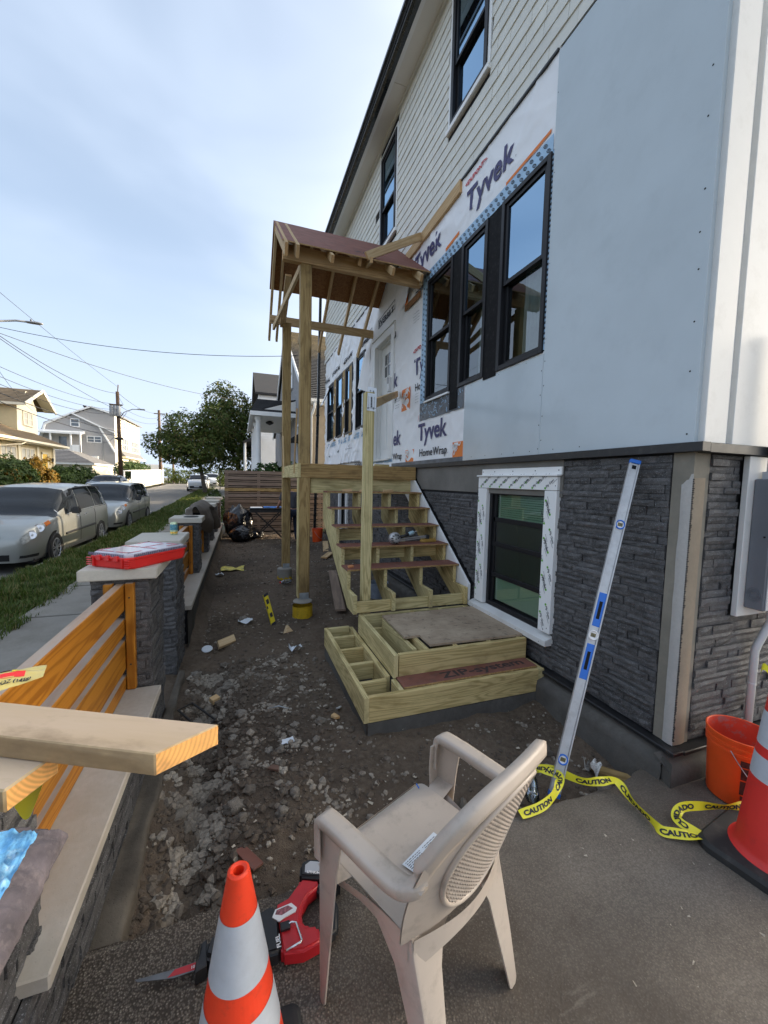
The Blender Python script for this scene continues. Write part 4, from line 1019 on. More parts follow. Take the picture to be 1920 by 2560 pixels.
for y, z in ((2.56, .52), (2.60, .5), (2.545, 1.69), (3.61, .52)): dot(y, z, 2.3615, .005)
for y in (2.60, 2.9, 3.3, 3.6): dot(y, .40, 2.3245, .004)
b.build('nail_head', SHADOWGAP, house, recalc=False)['kind'] = 'stuff'
# second basement window, behind the stairs
a1, a0, c0, c1 = BW2; b = B()
for a, c, d, e in ((a0, a0 + .05, c0, c1), (a1 - .05, a1, c0, c1), (a0, a1, c0, c0 + .05), (a0, a1, c1 - .05, c1), (a0, a1, 1.0, 1.05)): b.box((2.42, a, d), (2.47, c, e))
w2 = b.build('window', BLACKFRAME, house); b = B(); b.poly([(2.45, a1, c0), (2.45, a0, c0), (2.45, a0, c1), (2.45, a1, c1)]); b.build('pane', PANE_DARK, w2, recalc=False); b = B(); b.poly([(2.55, a1 + .1, c0 - .1), (2.55, a0 - .1, c0 - .1), (2.55, a0 - .1, c1 + .1), (2.55, a1 + .1, c1 + .1)]); b.build('room', ROOMDARK, w2, recalc=False)
b = B()
for a, c, d, e in ((a1, a1 + .10, c0 - .1, c1 + .1), (a0 - .10, a0, c0 - .1, c1 + .1), (a0, a1, c1, c1 + .1), (a0, a1, c0 - .1, c0)): b.box((2.36, a, d), (2.43, c, e))
b.build('window_trim', TRIM, house)
# ---- end wall: corner board, groove, white panels, meter backing and conduit
b = B(); b.box((2.418, YE - .028, 1.950), (2.602, YE + .03, 8.4)); b.build('corner_board', TRIM_SMUDGE, house, bevel=.003)
b = B(); b.box((2.66, YE - .026, 1.950), (3.7, YE + .03, 8.4)); b.box((3.715, YE - .026, 1.95), (4.6, YE + .03, 8.4)); b.build('end_panel', TRIM_SMUDGE, house, bevel=.003)
b = B(); b.box((2.602, YE + .004, 1.950), (2.66, YE + .03, 8.4)); b.build('groove_board', TRIM, house)
b = B(); b.box((2.806, YE - .045, .928), (3.72, YE - .012, 1.889)); b.build('meter_board', TRIM_SMUDGE, house, bevel=.003)
mb = thing('meter_box', 'grey steel electrical box on white board at the house corner', 'electrical box', (2.86, YE - .045, .98))
b = B(); b.box((2.86, YE - .145, .985), (3.22, YE - .046, 1.757)); b.build('cabinet', METERGREY, mb, bevel=.006)
b = B(); b.box((2.868, YE - .152, .99), (3.21, YE - .1455, 1.752)); b.build('cover', METERGREY2, mb, bevel=.002)
b = B()
for R in (.018, .028, .038): b.tube([(2.858, YE - .094 + R * cos(6.283 * i / 20), 1.075 + R * sin(6.283 * i / 20)) for i in range(21)], .0022, 5)
b.build('knockout', METERGREY, mb, smooth='all'); b = B(); b.tube([(2.853, YE - .12, 1.42), (2.862, YE - .12, 1.42)], .005, 8); b.build('screw', SHADOWGAP, mb); b = B(); b.box((2.90, YE - .12, 1.757), (2.98, YE - .06, 1.80)); b.tube([(2.94, YE - .09, 1.80), (2.94, YE - .09, 2.6)], .028, 10); b.build('service_pipe', METERGREY2, mb)
cd = thing('conduit', 'white plastic pipe running down the dark stone below the electrical box', 'pipe', (3.07, YE - .07, 0))
b = B(); b.tube([(3.06, YE - .09, .99), (3.06, YE - .09, .90), (3.045, YE - .085, .86), (3.00, YE - .065, .74), (2.99, YE - .06, .70), (2.985, YE - .06, .02)], .021, 12); b.build('pipe', PIPE, cd, smooth='all'); b = B(); b.tube([(3.06, YE - .09, .985), (3.06, YE - .09, .90)], .027, 12); b.tube([(2.986, YE - .06, .49), (2.986, YE - .06, .50)], .0225, 12); b.build('coupling', PIPE, cd, smooth=True)
ds = thing('downspout', 'slim black downspout leaning off the far house corner', 'downspout', (2.25, 12.05, 0))
b = B(); b.bar((2.115, 12.08, .05), (2.20, 12.10, 4.4), .075, .06, (0, 1, 0)); b.bar((2.20, 12.10, 4.4), (2.24, 12.12, 7.55), .075, .06, (0, 1, 0)); b.build('pipe', GUTTER, ds); b = B(); b.box((2.10, 12.03, 1.5), (2.18, 12.15, 1.53)); b.box((2.12, 12.03, 3.6), (2.23, 12.15, 3.63)); b.build('strap', GUTTER, ds)

# ================================================================== STAIRS, DECK AND CANOPY
def lum(name, p0, p1, w, wdir, mat=PT, parent=None, t=.038, label=None): return board(name, p0, p1, w, t, wdir, mat, parent, label=label)
Z = (0, 0, 1)
st = thing('stairs', 'raw wooden stairs of green treated lumber climbing along the house to the landing', 'stairs', (1.6, 2.6, 0))
# concrete pad
b = B(); b.grid(lambda u, v: (.83 + 1.52 * u, 2.545 - .02 * (1 - v) + .006 * fbm(u * 6, v, 3), -.16 + .158 * v), 30, 4); b.grid(lambda u, v: (.83 - .02 * (1 - v) + .006 * fbm(u * 6, v, 7), 4.0 - 1.455 * u, -.16 + .158 * v), 30, 4)
b.poly([(.83, 2.545, -.002), (2.35, 2.545, -.002), (2.35, 4.0, -.002), (.83, 4.0, -.002)]); b.build('concrete_pad', FOOTING, st, recalc=False)
# lower tier (L-shaped frame)
lum('rim_joist', (.842, 2.569, .092), (2.30, 2.569, .092), .184, Z, PT, st)
lum('rim_joist', (.823, 2.55, .092), (.823, 3.96, .092), .184, Z, PT, st)
lum('rim_joist', (2.338, 2.55, .092), (2.338, 2.76, .092), .184, Z, PT, st); lum('joist', (2.30, 2.569, .092), (2.319, 2.569, .092), .184, Z, PT, st)
lum('rim_joist', (.842, 3.94, .092), (1.06, 3.94, .092), .184, Z, PT, st)
lum('rim_joist', (1.075, 2.81, .092), (1.075, 3.92, .092), .184, Z, PT, st)
for y in (2.80, 3.12, 3.42, 3.72): lum('blocking', (.842, y, .10), (1.056, y, .10), .14, Z, PT, st)
for x in (1.10, 1.42, 1.76, 2.06): lum('blocking', (x, 2.588, .092), (x, 2.755, .092), .184, Z, PT, st)
# upper tier
lum('rim_joist', (1.145, 2.775, .276), (2.335, 2.775, .276), .184, Z, PT, st)
lum('rim_joist', (1.119, 2.756, .276), (1.119, 3.74, .276), .184, Z, PT, st)
lum('rim_joist', (1.40, 2.80, .276), (1.40, 3.60, .276), .184, Z, PT, st); lum('rim_joist', (1.32, 2.86, .20), (1.32, 3.60, .20), .30, Z, PT, st)
for x in (1.66, 1.98, 2.28): lum('joist', (x, 2.795, .276), (x, 3.70, .276), .184, Z, PT, st)
lum('rim_joist', (1.14, 3.72, .276), (2.34, 3.72, .276), .184, Z, PT, st); lum('blocking', (1.14, 3.62, .20), (1.32, 3.62, .20), .12, Z, PT, st)
b = B(); b.prism([(1.302, 3.60, .370), (1.302, 3.03, .370), (1.44, 3.03, .370), (1.44, 2.825, .370), (2.325, 2.80, .370), (2.345, 3.62, .370)], (0, 0, .018)); b.build('plywood_landing', PLY, st)
b = B(); b.box((1.12, 2.592, .186), (2.315, 2.752, .198)); tread0 = b.build('red_panel_strip', REDPANEL, st)
b = B(); b.box((1.12, 2.587, .1862), (2.315, 2.5915, .1978)); b.build('panel_edge', OSBEDGE, tread0)
b = B(); lettering(b, 'ZIP-system', Matrix.Translation((1.46, 2.625, .1992)) @ Matrix.Rotation(radians(2), 4, 'Z'), .125, .003, width=.78); b.build('panel_lettering', plain('faded_black_print', (.05, .035, .033), .8, .3, 12), tread0, recalc=False)
# stringers
def stringer(x):
    pts = [(3.70, .385), (3.70, .57)]; y, z = 3.70, .57
    for k in range(6):
        y2 = 3.70 + .262 * (k + 1); pts.append((y2, z)); z2 = .57 + .194 * (k + 1); pts.append((y2, z2)); z = z2
    pts = pts[:-1]; top = pts[-1]
    pts += [(top[0] + .02, top[1]), (top[0] + .02, top[1] - .36), (3.93, .385)]
    b = B(); b.prism([(x - .019, a, c) for a, c in pts], (.038, 0, 0)); return b
Lx = [1.055, 1.46, 1.88, 2.30]
def wood_along(name, bld, parent, org, d, mat):
    """mesh whose local X runs along d so that the grain follows it"""
    d = Vector(d).normalized(); up = Vector((1, 0, 0)); y = (up - d * up.dot(d)).normalized(); z = d.cross(y); M = Matrix.Identity(4)
    for i in range(3): M[i][0] = d[i]; M[i][1] = y[i]; M[i][2] = z[i]
    M.translation = Vector(org); inv = M.inverted(); bld.v = [inv @ v for v in bld.v]; me = bld.mesh(name, mat, bevel=.002); o = link(name, me, parent)
    M.translation = Vector(org) - root_loc(parent); o.matrix_local = M; return o
for x in Lx: wood_along('stringer', stringer(x), st, (x, 4.4, 1.0), (0, .80, .60), PT)
for k in range(5):
    z = .764 + .194 * k; y0 = 3.70 + .262 * (k + 1) - .03 - .262 + .262 * 0
    ya = 3.70 + .262 * (k + 1) - .028; xl = 1.03 + (.0 if k else .0)
    b = B(); b.box((xl, ya, z - .001), (2.335, ya + .255, z + .017)); tr_ = b.build('tread', REDPANEL, st)
    b = B(); b.box((xl, ya - .0045, z - .0005), (2.335, ya - .0003, z + .0165)); b.box((2.3353, ya, z), (2.338, ya + .25, z + .016)); b.build('tread_edge', OSBEDGE, tr_)
for x0, x1, z, y in ((1.075, 1.44, .44, 3.75), (1.48, 1.86, .44, 3.75), (1.90, 2.28, .44, 3.75), (1.075, 1.44, .86, 4.42), (1.48, 1.86, .86, 4.42), (1.90, 2.28, .86, 4.42), (1.075, 1.44, 1.05, 4.66)):
    lum('blocking', (x0, y, z), (x1, y, z), .11 if z < .5 else .14, Z, PT, st)
wood_along('skirt_board', (lambda b: (b.prism([(2.335, 3.72, .38), (2.335, 3.72, .60), (2.335, 5.5, 1.90), (2.335, 5.62, 1.90), (2.335, 5.62, 1.55), (2.335, 4.0, .38)], (.028, 0, 0)), b)[1])(B()), st, (2.35, 4.5, 1.1), (0, .8, .6), TRIM)
# newel post with its paper tag, and the brace to the wall
npst = thing('newel_post', 'tall square treated post standing at the foot of the stairs with a paper tag', 'post', (1.2, 3.82, 0))
board('post', (1.195, 3.83, .0), (1.195, 3.83, 2.56), .089, .089, (1, 0, 0), PT, npst)
b = B(); b.poly([(1.160, 3.782, 2.38), (1.255, 3.781, 2.375), (1.258, 3.782, 2.53), (1.165, 3.783, 2.54)]); b.poly([(1.165, 3.783, 2.54), (1.258, 3.782, 2.53), (1.263, 3.80, 2.605), (1.172, 3.80, 2.612)])
tg = b.build('paper_tag', PAPER, npst); b = B(); Mx = frame((0, 0, 0), (1, 0, 0), UP)
for i in range(22): z = 2.41 + i * .0048; b.poly([(1.198, 3.780, z), (1.214, 3.780, z), (1.214, 3.780, z + .002 + .0015 * (i % 3)), (1.198, 3.780, z + .002 + .0015 * (i % 3))])
for s, x, z, h in (('06', 1.236, 2.392, .022), ('45', 1.178, 2.392, .02), ('06', 1.232, 2.555, .02), ('10', 1.20, 2.56, .018)):
    lettering(b, s, Matrix.Translation((x, 3.779 if z < 2.5 else 3.784, z)) @ Mx @ Matrix.Rotation(radians(90), 4, 'Z'), h, .0005)
for i in range(9): z = 2.41 + i * .012; b.poly([(1.232, 3.780, z), (1.236, 3.780, z), (1.236, 3.780, z + .007), (1.232, 3.780, z + .007)]); b.poly([(1.176, 3.780, z), (1.179, 3.780, z), (1.179, 3.780, z + .008), (1.176, 3.780, z + .008)])
b.poly([(1.178, 3.780, 2.404), (1.256, 3.780, 2.404), (1.256, 3.780, 2.4065), (1.178, 3.780, 2.4065)]); b.build('tag_print', BLACKINK, tg, recalc=False)['kind'] = 'stuff'
br = thing('brace', 'short lumber brace running from the newel post back to the door frame', 'brace', (1.25, 3.9, 2.4)); lum('plank', (1.262, 3.87, 2.47), (2.352, 6.05, 3.09), .089, Z, SPF, br)

# deck with its two posts and canopy
dk = thing('porch_deck', 'treated lumber landing frame on tall square posts in front of the white door', 'porch', (1.5, 6.3, 0))
lum('rim_joist', (.735, 5.27, 1.815), (2.36, 5.27, 1.815), .184, Z, PT_OLD, dk); lum('rim_joist', (.716, 5.25, 1.815), (.716, 7.38, 1.815), .184, Z, PT, dk)
lum('rim_joist', (.735, 7.36, 1.815), (2.36, 7.36, 1.815), .184, Z, PT, dk); lum('ledger', (2.345, 5.29, 1.815), (2.345, 7.34, 1.815), .184, Z, PT, dk)
lum('header', (.87, 5.325, 1.64), (2.31, 5.325, 1.64), .235, Z, PT, dk)
for y in (5.68, 6.08, 6.48, 6.9): lum('joist', (.735, y, 1.815), (2.326, y, 1.815), .184, Z, PT, dk)
lum('blocking', (1.6, 5.31, 1.96), (1.68, 5.31, 1.96), .06, Z, PT_OLD, dk); lum('blocking', (2.05, 6.2, 1.93), (2.3, 6.2, 1.93), .089, Z, PT, dk)
for (x, y), zt in (((.79, 5.325), 4.40), ((.765, 7.29), 4.37)):
    board('post', (x, y, .125), (x, y, zt), .14, .14, (1, 0, 0), PT_OLD, dk, bevel=.006)
    b = B(); b.box((x - .065, y - .075, .112), (x + .065, y + .075, .127)); b.box((x - .06, y - .0755, .127), (x + .06, y - .0715, .20)); b.build('post_base', STEEL, dk)
board('lumber_facing', (.712, 5.325, .13), (.712, 5.325, 1.72), .13, .014, (0, 1, 0), PT, dk)
for (x, y), zt, yl, lab in (((.765, 5.21), .115, True, 'round concrete footing in a yellow form tube under the nearer porch post'), ((.735, 7.20), .125, False, 'grey round concrete footing with torn yellow skirt under the farther porch post')):
    f = thing('footing', lab, 'footing', (x, y, -.1), group='post footings'); b = B(); b.lathe([(.0, zt), (.118, zt), (.125, zt - .008), (.125, -.12 if not yl else zt - .012)], 32, Matrix.Translation((x, y, 0))); b.build('concrete', PIER, f, smooth=True)
    b = B(); n = 40; V = []
    for i in range(n): q = 6.283 * i / n; zz = (zt - .055 - .012 * random.Random(i).random()) if yl else (-.0 - .06 * random.Random(i + 9).random()); R = .129; V += [(x + R * cos(q), y + R * sin(q), -.14), (x + R * cos(q), y + R * sin(q), zz)]
    b.raw(V, [(2 * i, 2 * ((i + 1) % n), 2 * ((i + 1) % n) + 1, 2 * i + 1) for i in range(n)]); b.build('form_tube', YELLOWTUBE, f, smooth='all')
for y0, y1_, x in ((5.46, 5.30, .684), (7.02, 7.30, .684)): pass
lum('stake', (.690, 5.58, 1.78), (.700, 5.38, 2.62), .02, (1, 0, 0), SPF, dk, .018); lum('stake', (.690, 6.95, 1.80), (.705, 7.25, 2.5), .018, (1, 0, 0), FRESH, dk, .014)

cn = thing('porch_canopy', 'half-framed gable canopy of raw lumber under red sheathing over the door', 'canopy', (1.4, 6.3, 4.3))
RY, RZ, SL = 6.34, 5.44, .735
def roof_z(y, off=0): return RZ - SL * abs(y - RY) - off
lum('beam', (.50, 5.26, 4.475), (2.36, 5.26, 4.475), .184, Z, SPF, cn); lum('beam', (.50, 5.30, 4.475), (2.36, 5.30, 4.475), .184, Z, SPF, cn)
lum('beam', (.49, 7.38, 4.44), (2.36, 7.38, 4.44), .140, Z, SPF, cn)
lum('ridge_board', (.48, RY, RZ - .08), (2.38, RY, RZ - .08), .14, Z, SPF, cn)
sl = Vector((0, 1, SL)).normalized(); sl2 = Vector((0, -1, SL)).normalized()
for x in (.51, .64, 1.05, 1.44, 1.83, 2.22):
    wd = Vector((0, -SL, 1))
    if x < 1.1 or x > 1.5: lum('rafter', (x, 4.93, roof_z(4.93, .07)), (x, RY - .02, roof_z(RY - .02, .07)), .089 if x > .7 else .14, wd, SPF, cn)
    lum('rafter', (x, 7.86 if x < 1.4 else 7.95, roof_z(7.86 if x < 1.4 else 7.95, .07)), (x, RY + .02, roof_z(RY + .02, .07)), .089, Vector((0, SL, 1)), SPF, cn)
lum('rafter', (1.44, 5.1, roof_z(5.1, .07)), (1.44, RY, roof_z(RY, .07)), .089, Vector((0, -SL, 1)), SPF, cn)
lum('rafter', (.665, 6.12, 4.0 + .62), (.70, 7.34, 4.33), .089, (1, 0, 0), SPF, cn) 
lum('strut', (.74, 5.34, 4.39), (.55, 7.36, 4.30), .089, Z, SPF, cn)
b = B(); e = .036
b.hexa([(.47, 5.02, roof_z(5.02)), (2.39, 5.02, roof_z(5.02) - .0), (2.39, RY, RZ), (.47, RY, RZ), (.47, 5.02, roof_z(5.02) + .014), (2.39, 5.02, roof_z(5.02) + .014), (2.39, RY, RZ + .014), (.47, RY, RZ + .014)])
sh1 = b.build('sheathing', REDPANEL, cn)
b = B(); b.hexa([(.47, RY + .003, RZ), (2.39, RY + .003, RZ), (2.39, 7.16, roof_z(7.16)), (.47, 7.16, roof_z(7.16)), (.47, RY + .003, RZ + .014), (2.39, RY + .003, RZ + .014), (2.39, 7.16, roof_z(7.16) + .014), (.47, 7.16, roof_z(7.16) + .014)]); sh2 = b.build('sheathing', REDPANEL, cn)
for shp, ya, yb in ((sh1, 5.02, RY), (sh2, RY, 7.16)):
    b = B(); b.poly([(.475, ya + .003, roof_z(ya + .003) - .002), (2.385, ya + .003, roof_z(ya + .003) - .002), (2.385, yb - .003, roof_z(yb - .003) - .002), (.475, yb - .003, roof_z(yb - .003) - .002)]); b.build('panel_underside', OSB, shp, recalc=False)
b = B(); b.poly([(.47, 5.0185, roof_z(5.02)), (2.39, 5.0185, roof_z(5.02)), (2.39, 5.0185, roof_z(5.02) + .014), (.47, 5.0185, roof_z(5.02) + .014)]); b.build('panel_edge', OSBEDGE, sh1, recalc=False)
b = B(); Mr = Matrix.Translation((.9, 5.30, roof_z(5.30) + .0155)) @ frame((0, 0, 0), (1, 0, 0), (0, 1, SL))
for i in range(34): b.poly([Mr @ Vector(v) for v in ((-.3 + i * .05, .28, 0), (-.27 + i * .05, .28, 0), (-.27 + i * .05, .286, 0), (-.3 + i * .05, .286, 0))])
lettering(b, 'ZIP', Mr @ Matrix.Translation((.5, -.06, 0)), .20, .004); b.build('panel_lettering', plain('roof_print', (.08, .05, .05), .8, .3, 9), sh1, recalc=False)
# lean-to rafters tying the canopy to the wall
ld = thing('wall_ledger', 'long sloping lumber ledger fixed to the wrap beside the canopy', 'ledger', (2.38, 5, 5)); board('plank', (2.383, 5.86, 5.06), (2.383, 4.27, 5.075), .145, .038, Z, SPF, ld)
lum('blocking', (2.20, 5.82, 5.02), (1.95, 5.82, 4.90), .089, Z, SPF, ld)
wr = thing('canopy_brace', 'single diagonal lumber leaning from the canopy beam up to the wall ledger', 'brace', (2, 5.3, 4.7)); lum('plank', (1.50, 5.02, 4.50), (2.36, 5.30, 5.075), .10, Z, SPF, wr); lum('block', (1.56, 5.0, 4.46), (1.56, 5.22, 4.50), .07, Z, SPF, wr)
lum('fascia_block', (2.31, 5.22, 4.50), (2.36, 5.22, 4.50), .23, Z, SPF, cn); b = B(); b.box((2.365, 5.30, 4.28), (2.38, 5.85, 4.36)); b.build('flashing_scrap', OSB, cn)
# ================================================================== FRONT WALL, PILLARS, FENCE PANELS
lw = thing('garden_wall', 'low front wall of dark stone with pale coping along the dug yard', 'wall', (-.7, 4, 0))
def coping(y0, y1, x0=-.93, x1=-.495, z=.33):
    b = B(); n = max(4, int((y1 - y0) / .06))
    b.box((x0, y0, z - .05), (x1, y1, z)); return b.build('coping_stone', COPING, lw, bevel=.005)
coping(1.232, 2.874); coping(4.62, 6.35); coping(6.356, 8.1); coping(8.106, 9.9); coping(9.906, 11.6); coping(11.606, 13.2)
b = B(); b.box((-.92, 1.24, -.4), (-.545, 2.875, .279)); b.box((-.92, 4.62, -.4), (-.545, 13.2, .279)); b.build('core', STONEBACK, lw)
stone_field(lw, (-.535, 1.0, -.16), (0, 1, 0), (1, 0, 0), 1.88, .438, 31, None, 200, .6)
b = B(); b.grid(lambda u, v: (-.515 - .008 * v + .007 * fbm(u * 40, v * 2, 6), 4.5 + 8.7 * u, -.3 + .58 * v), 160, 8); b.build('rendered_face', concrete('dark_render', (.085, .08, .072), .6, 2.0, dirt=(.05, .042, .034)), lw, smooth='all', recalc=False)
def lip(u, v):
    y = 1.6 + 2.3 * u; w = .10 + .025 * fbm(y * 3, 0, 2) - .06 * sstep(2.4, 3.9, y); return (-.53 + w * min(1, v * 1.6), y, (-.035 - .02 * u + .012 * fbm(y * 5, v * 2, 1)) - (.16 * sstep(.62, 1, v)))
b = B(); b.grid(lip, 70, 8); b.build('footing_lip', concrete('rough_footing', (.17, .145, .115), .55, 5, bump=.8, dirt=(.06, .05, .04)), lw, smooth='all', recalc=False)
b = B(); b.grid(lambda u, v: (-.52 + .14 * v + .02 * fbm(u * 20, v, 3) , 4.45 + 6.6 * u, (.10 - .20 * v ** .6) * sstep(-.02, .22, u) - .10 * (1 - sstep(0, .22, u)) + .02 * fbm(u * 30, v * 3, 9)), 90, 6); b.build('soil_bank', DIRT, lw, smooth='all', recalc=False)
def pillar(y0, y1, label, z0=-.12, cap=True, x0=-.875, x1=-.555, capz=1.045, capext=.055, nlim=300, seed=1, front=True):
    p = thing('gate_pillar', label, 'pillar', ((x0 + x1) / 2, (y0 + y1) / 2, max(0, z0)), group='stone pillars of the front wall')
    b = B(); b.box((x0 + .012, y0 + .012, z0), (x1 - .012, y1 - .012, capz - .002)); b.build('core', STONEBACK, p); h = capz - z0
    if front: stone_field(p, (x0, y0, z0), (1, 0, 0), (0, -1, 0), x1 - x0, h, seed, None, nlim, .8)
    stone_field(p, (x1, y0, z0), (0, 1, 0), (1, 0, 0), y1 - y0, h, seed + 1, None, nlim, .8)
    if cap:
        b = B(); e = capext; b.box((x0 - e, y0 - e, capz), (x1 + e, y1 + e, capz + .068)); b.build('cap_stone', CAPSTONE, p, bevel=.006, seg=2)
    return p
pillar(.97, 1.375, 'uncapped stone pillar at the driveway mouth with lumber lying across it', cap=False, x0=-.92, x1=-.575, capz=1.02, seed=40)
pillar(2.90, 3.34, 'stone pillar under the red parts case, nearest capped one', seed=42, nlim=260)
pillar(3.98, 4.50, 'stone pillar with the drink can standing on its pale cap', seed=44, capz=1.06, nlim=200)
pillar(6.20, 6.60, 'stone pillar with black lid on its cap, second behind the drink can', z0=.331, seed=46, capz=1.055, x1=-.565, nlim=120)
pillar(7.95, 8.35, 'stone pillar half hidden under the brown jacket', z0=.331, seed=48, capz=1.06, x1=-.565, nlim=60)
pillar(9.40, 9.80, 'stone pillar just beyond the brown jacket', z0=.331, seed=50, capz=1.06, x1=-.565, nlim=40)
pillar(10.90, 11.3, 'stone pillar beside the black bin bags, second from the back fence', z0=.331, seed=52, capz=1.06, x1=-.565, nlim=40)
pillar(12.65, 13.05, 'stone pillar touching the slatted back fence', z0=.331, seed=54, capz=1.06, x1=-.565, nlim=40)
def panel(y0, y1, label):
    f = thing('fence_panel', label, 'fence', (-.71, (y0 + y1) / 2, .33), group='stained board panels between the pillars')
    for za, zb in ((.845, 1.012), (.69, .792), (.462, .652), (.335, .418)): board('fence_board', (-.715, y0, (za + zb) / 2), (-.715, y1, (za + zb) / 2), zb - za, .052, Z, FENCE, f, bevel=.004)
    for ye in (y0 + .024, y1 - .024):
        for x in (-.659, -.774): board('post', (x, ye, .332), (x, ye, 1.02), .047, .05, (0, 1, 0), FENCE, f, bevel=.005)
    b = B()
    for z in (.93, .50): b.tube([(-.659, y1 - .0485, z), (-.659, y1 - .046, z)], .006, 8)
    b.build('bolt', ROD, f); return f
panel(1.38, 2.896, 'orange stained board fence panel nearest the camera, ending at the red case'); panel(4.53, 6.18, 'orange stained fence panel between the drink can pillar and the next')
panel(6.63, 7.94, 'orange stained fence panel partly under the brown jacket'); panel(8.37, 9.38, 'orange stained fence panel beyond the brown jacket')
panel(9.83, 10.88, 'orange stained fence panel level with the black bin bags'); panel(11.33, 12.63, 'farthest orange stained fence panel, before the back fence')

# lumber on the near pillar
lu = 'loose lumber lying on the near pillar'
d = Vector((-.891, .454, 0))
def lumber(p, L, z, label, skew=0.0, mat=SPF_STACK):
    t = thing('lumber', label, 'lumber', (p[0], p[1], z - .038), group=lu); a = Vector((p[0], p[1], z - .019)); board('plank', a, a + d * L, .089, .038, (-d.y, d.x, 0), mat, t, bevel=.003); return t
# the end of the top piece is sawn a little out of square
t = thing('lumber', 'topmost loose board with glow-coloured sawn end jutting out over the dug yard', 'lumber', (-.13, .69, 1.212), group=lu)
b = B(); L = 1.9; w = .089; b.hexa([(0, 0, 0), (L, 0, 0), (L, w, 0), (-.058, w, 0), (0, 0, .038), (L, 0, .038), (L, w, .038), (-.058, w, .038)])
b.v = [v - Vector((L / 2, w / 2, .019)) for v in b.v]; me = b.mesh('plank', SPF_STACK, bevel=.002); o = link('plank', me, t); nrm = Vector((-d.y, d.x, 0)); nrm = nrm if nrm.y > 0 else -nrm
m = Matrix.Identity(4)
for i, vv in enumerate((d, nrm, Vector((0, 0, 1)))):
    for k in range(3): m[k][i] = vv[k]
m.translation = d * (L / 2) + nrm * (w / 2) + Vector((0, 0, .019)); o.matrix_local = m
lumber((-.318, .768), 1.5, 1.211, 'second loose board with knotty sawn end, directly under the topmost one')
for k, (dx, z) in enumerate(((0, 1.058), (.02, 1.0965), (-.01, 1.135), (0.0, 1.173))):
    x = -.60 - .012 * k; y0, y1_ = 1.0 + .02 * k, 1.34 - .01 * k
    t = thing('lumber', ('bottom', 'second', 'third', 'upper')[k] + ' short packing piece in the stack on the uncapped pillar', 'lumber', (x - .1, 1.17, z - .038), group=lu)
    board('plank', (x - .20, 1.12 + .01 * k, z - .019), (x - .02 + .07 * (k == 3) , 1.20, z - .019), .20 if k < 3 else .14, .037, (0, 1, 0), SPF, t)
bag = thing('snack_bag', 'crumpled yellow snack bag with a red band lying on the lumber offcuts', 'bag', (-.56, 1.25, 1.15))
def bagz(u, v): return 1.172 + .022 * sin(pi * u) * sin(pi * v) + .006 * fbm(u * 5, v * 5, 3)
def bagp(u, v, e=0.0): return Vector((-.478 - .20 * u - .02 * v, 1.262 - .02 * u + .10 * (v - .5) * (1 - .25 * (u < .06)) - .10 * u, bagz(u, v) + e))
b = B(); b.grid(lambda u, v: bagp(u, v), 16, 12); b.build('body', BAGINK, bag, smooth='all', recalc=False)
b = B(); b.grid(lambda u, v: bagp(.16 + .8 * u, .30 + .17 * v + .10 * u, .0012), 14, 3); b.build('red_band', BAGRED, bag, smooth='all', recalc=False)
b = B(); b.grid(lambda u, v: bagp(.30 + .66 * u, .60 + .30 * v, .0012), 12, 4); b.build('clear_window', plain('bag_window', (.34, .13, .20), .3, .6, 40), bag, smooth='all', recalc=False)
b = B(); b.grid(lambda u, v: bagp(.14 + .14 * u, .50 + .14 * v, .0016), 4, 3); b.build('yellow_badge', YELLOW, bag, smooth='all', recalc=False)
b = B(); V, F = text_mesh('NET WT 5 OZ (142g)', .020, .0006); b.raw([bagp(.62 - v[0] * 2.9, .07 + v[1] * 6.5 + (.62 - v[0] * 2.9) * .12, .003) for v in V], F); b.build('bag_print', BLACKINK, bag, recalc=False)
b = B(); b.grid(lambda u, v: (-.318 - .03 * u - .02 * v, .80 + .02 * u, 1.165 - .055 * v - .01 * sin(u * 4)), 6, 6); tag(b.build('tape_scrap', TAPE, smooth='all', recalc=False), 'scrap of yellow tape dangling under the loose boards', 'tape')
# fleece pad on a saw-horse
sh = thing('sawhorse', 'wooden sawhorse at the driveway edge carrying the blue fleece pad', 'sawhorse', (-.6, .5, 0)); board('beam', (-.30, .50, 1.155), (-1.0, .52, 1.155), .089, .038, Z, SPF, sh)
for x in (-.48, -.92):
    for s in (-1, 1): board('leg', (x, .51 + s * .03, 1.13), (x - .06, .51 + s * .27, .0), .089, .038, (1, 0, 0), SPF, sh)
pd_ = thing('fleece_pad', 'blue and white fleece pad with dark fuzzy sides at the bottom left corner', 'pad', (-.3, .52, 1.2))
def padp(u, v, z, g=0.0): return Vector((-.236 - .09 * u - .36 * u * u + g * (1 - u), .575 + .07 * u - .28 * v + .003 * fbm(v * 30, u * 30, z) + g * (1 - v), z + .006 * fbm(u * 18, v * 18, 2) + .003 * noise.noise(Vector((u * 90, v * 90, 1)))))
b = B(); b.grid(lambda u, v: padp(u, v, 1.250), 60, 60); b.build('pile_top', BLUE_PAD, pd_, smooth='all', recalc=False)
b = B(); b.grid(lambda u, v: padp(0, u, 1.250 - .055 * v, .022 * sin(pi * v) + .004 * min(1, v * 6) * noise.noise(Vector((u * 60, v * 9, 3)))), 60, 8); b.grid(lambda u, v: padp(u, 0, 1.250 - .055 * v, .018 * sin(pi * v) + .004 * min(1, v * 6) * noise.noise(Vector((u * 60, v * 9, 8)))), 60, 8); b.grid(lambda u, v: padp(u, v, 1.199), 10, 10); b.build('pile_side', PAD_SIDE, pd_, smooth='all', recalc=False)

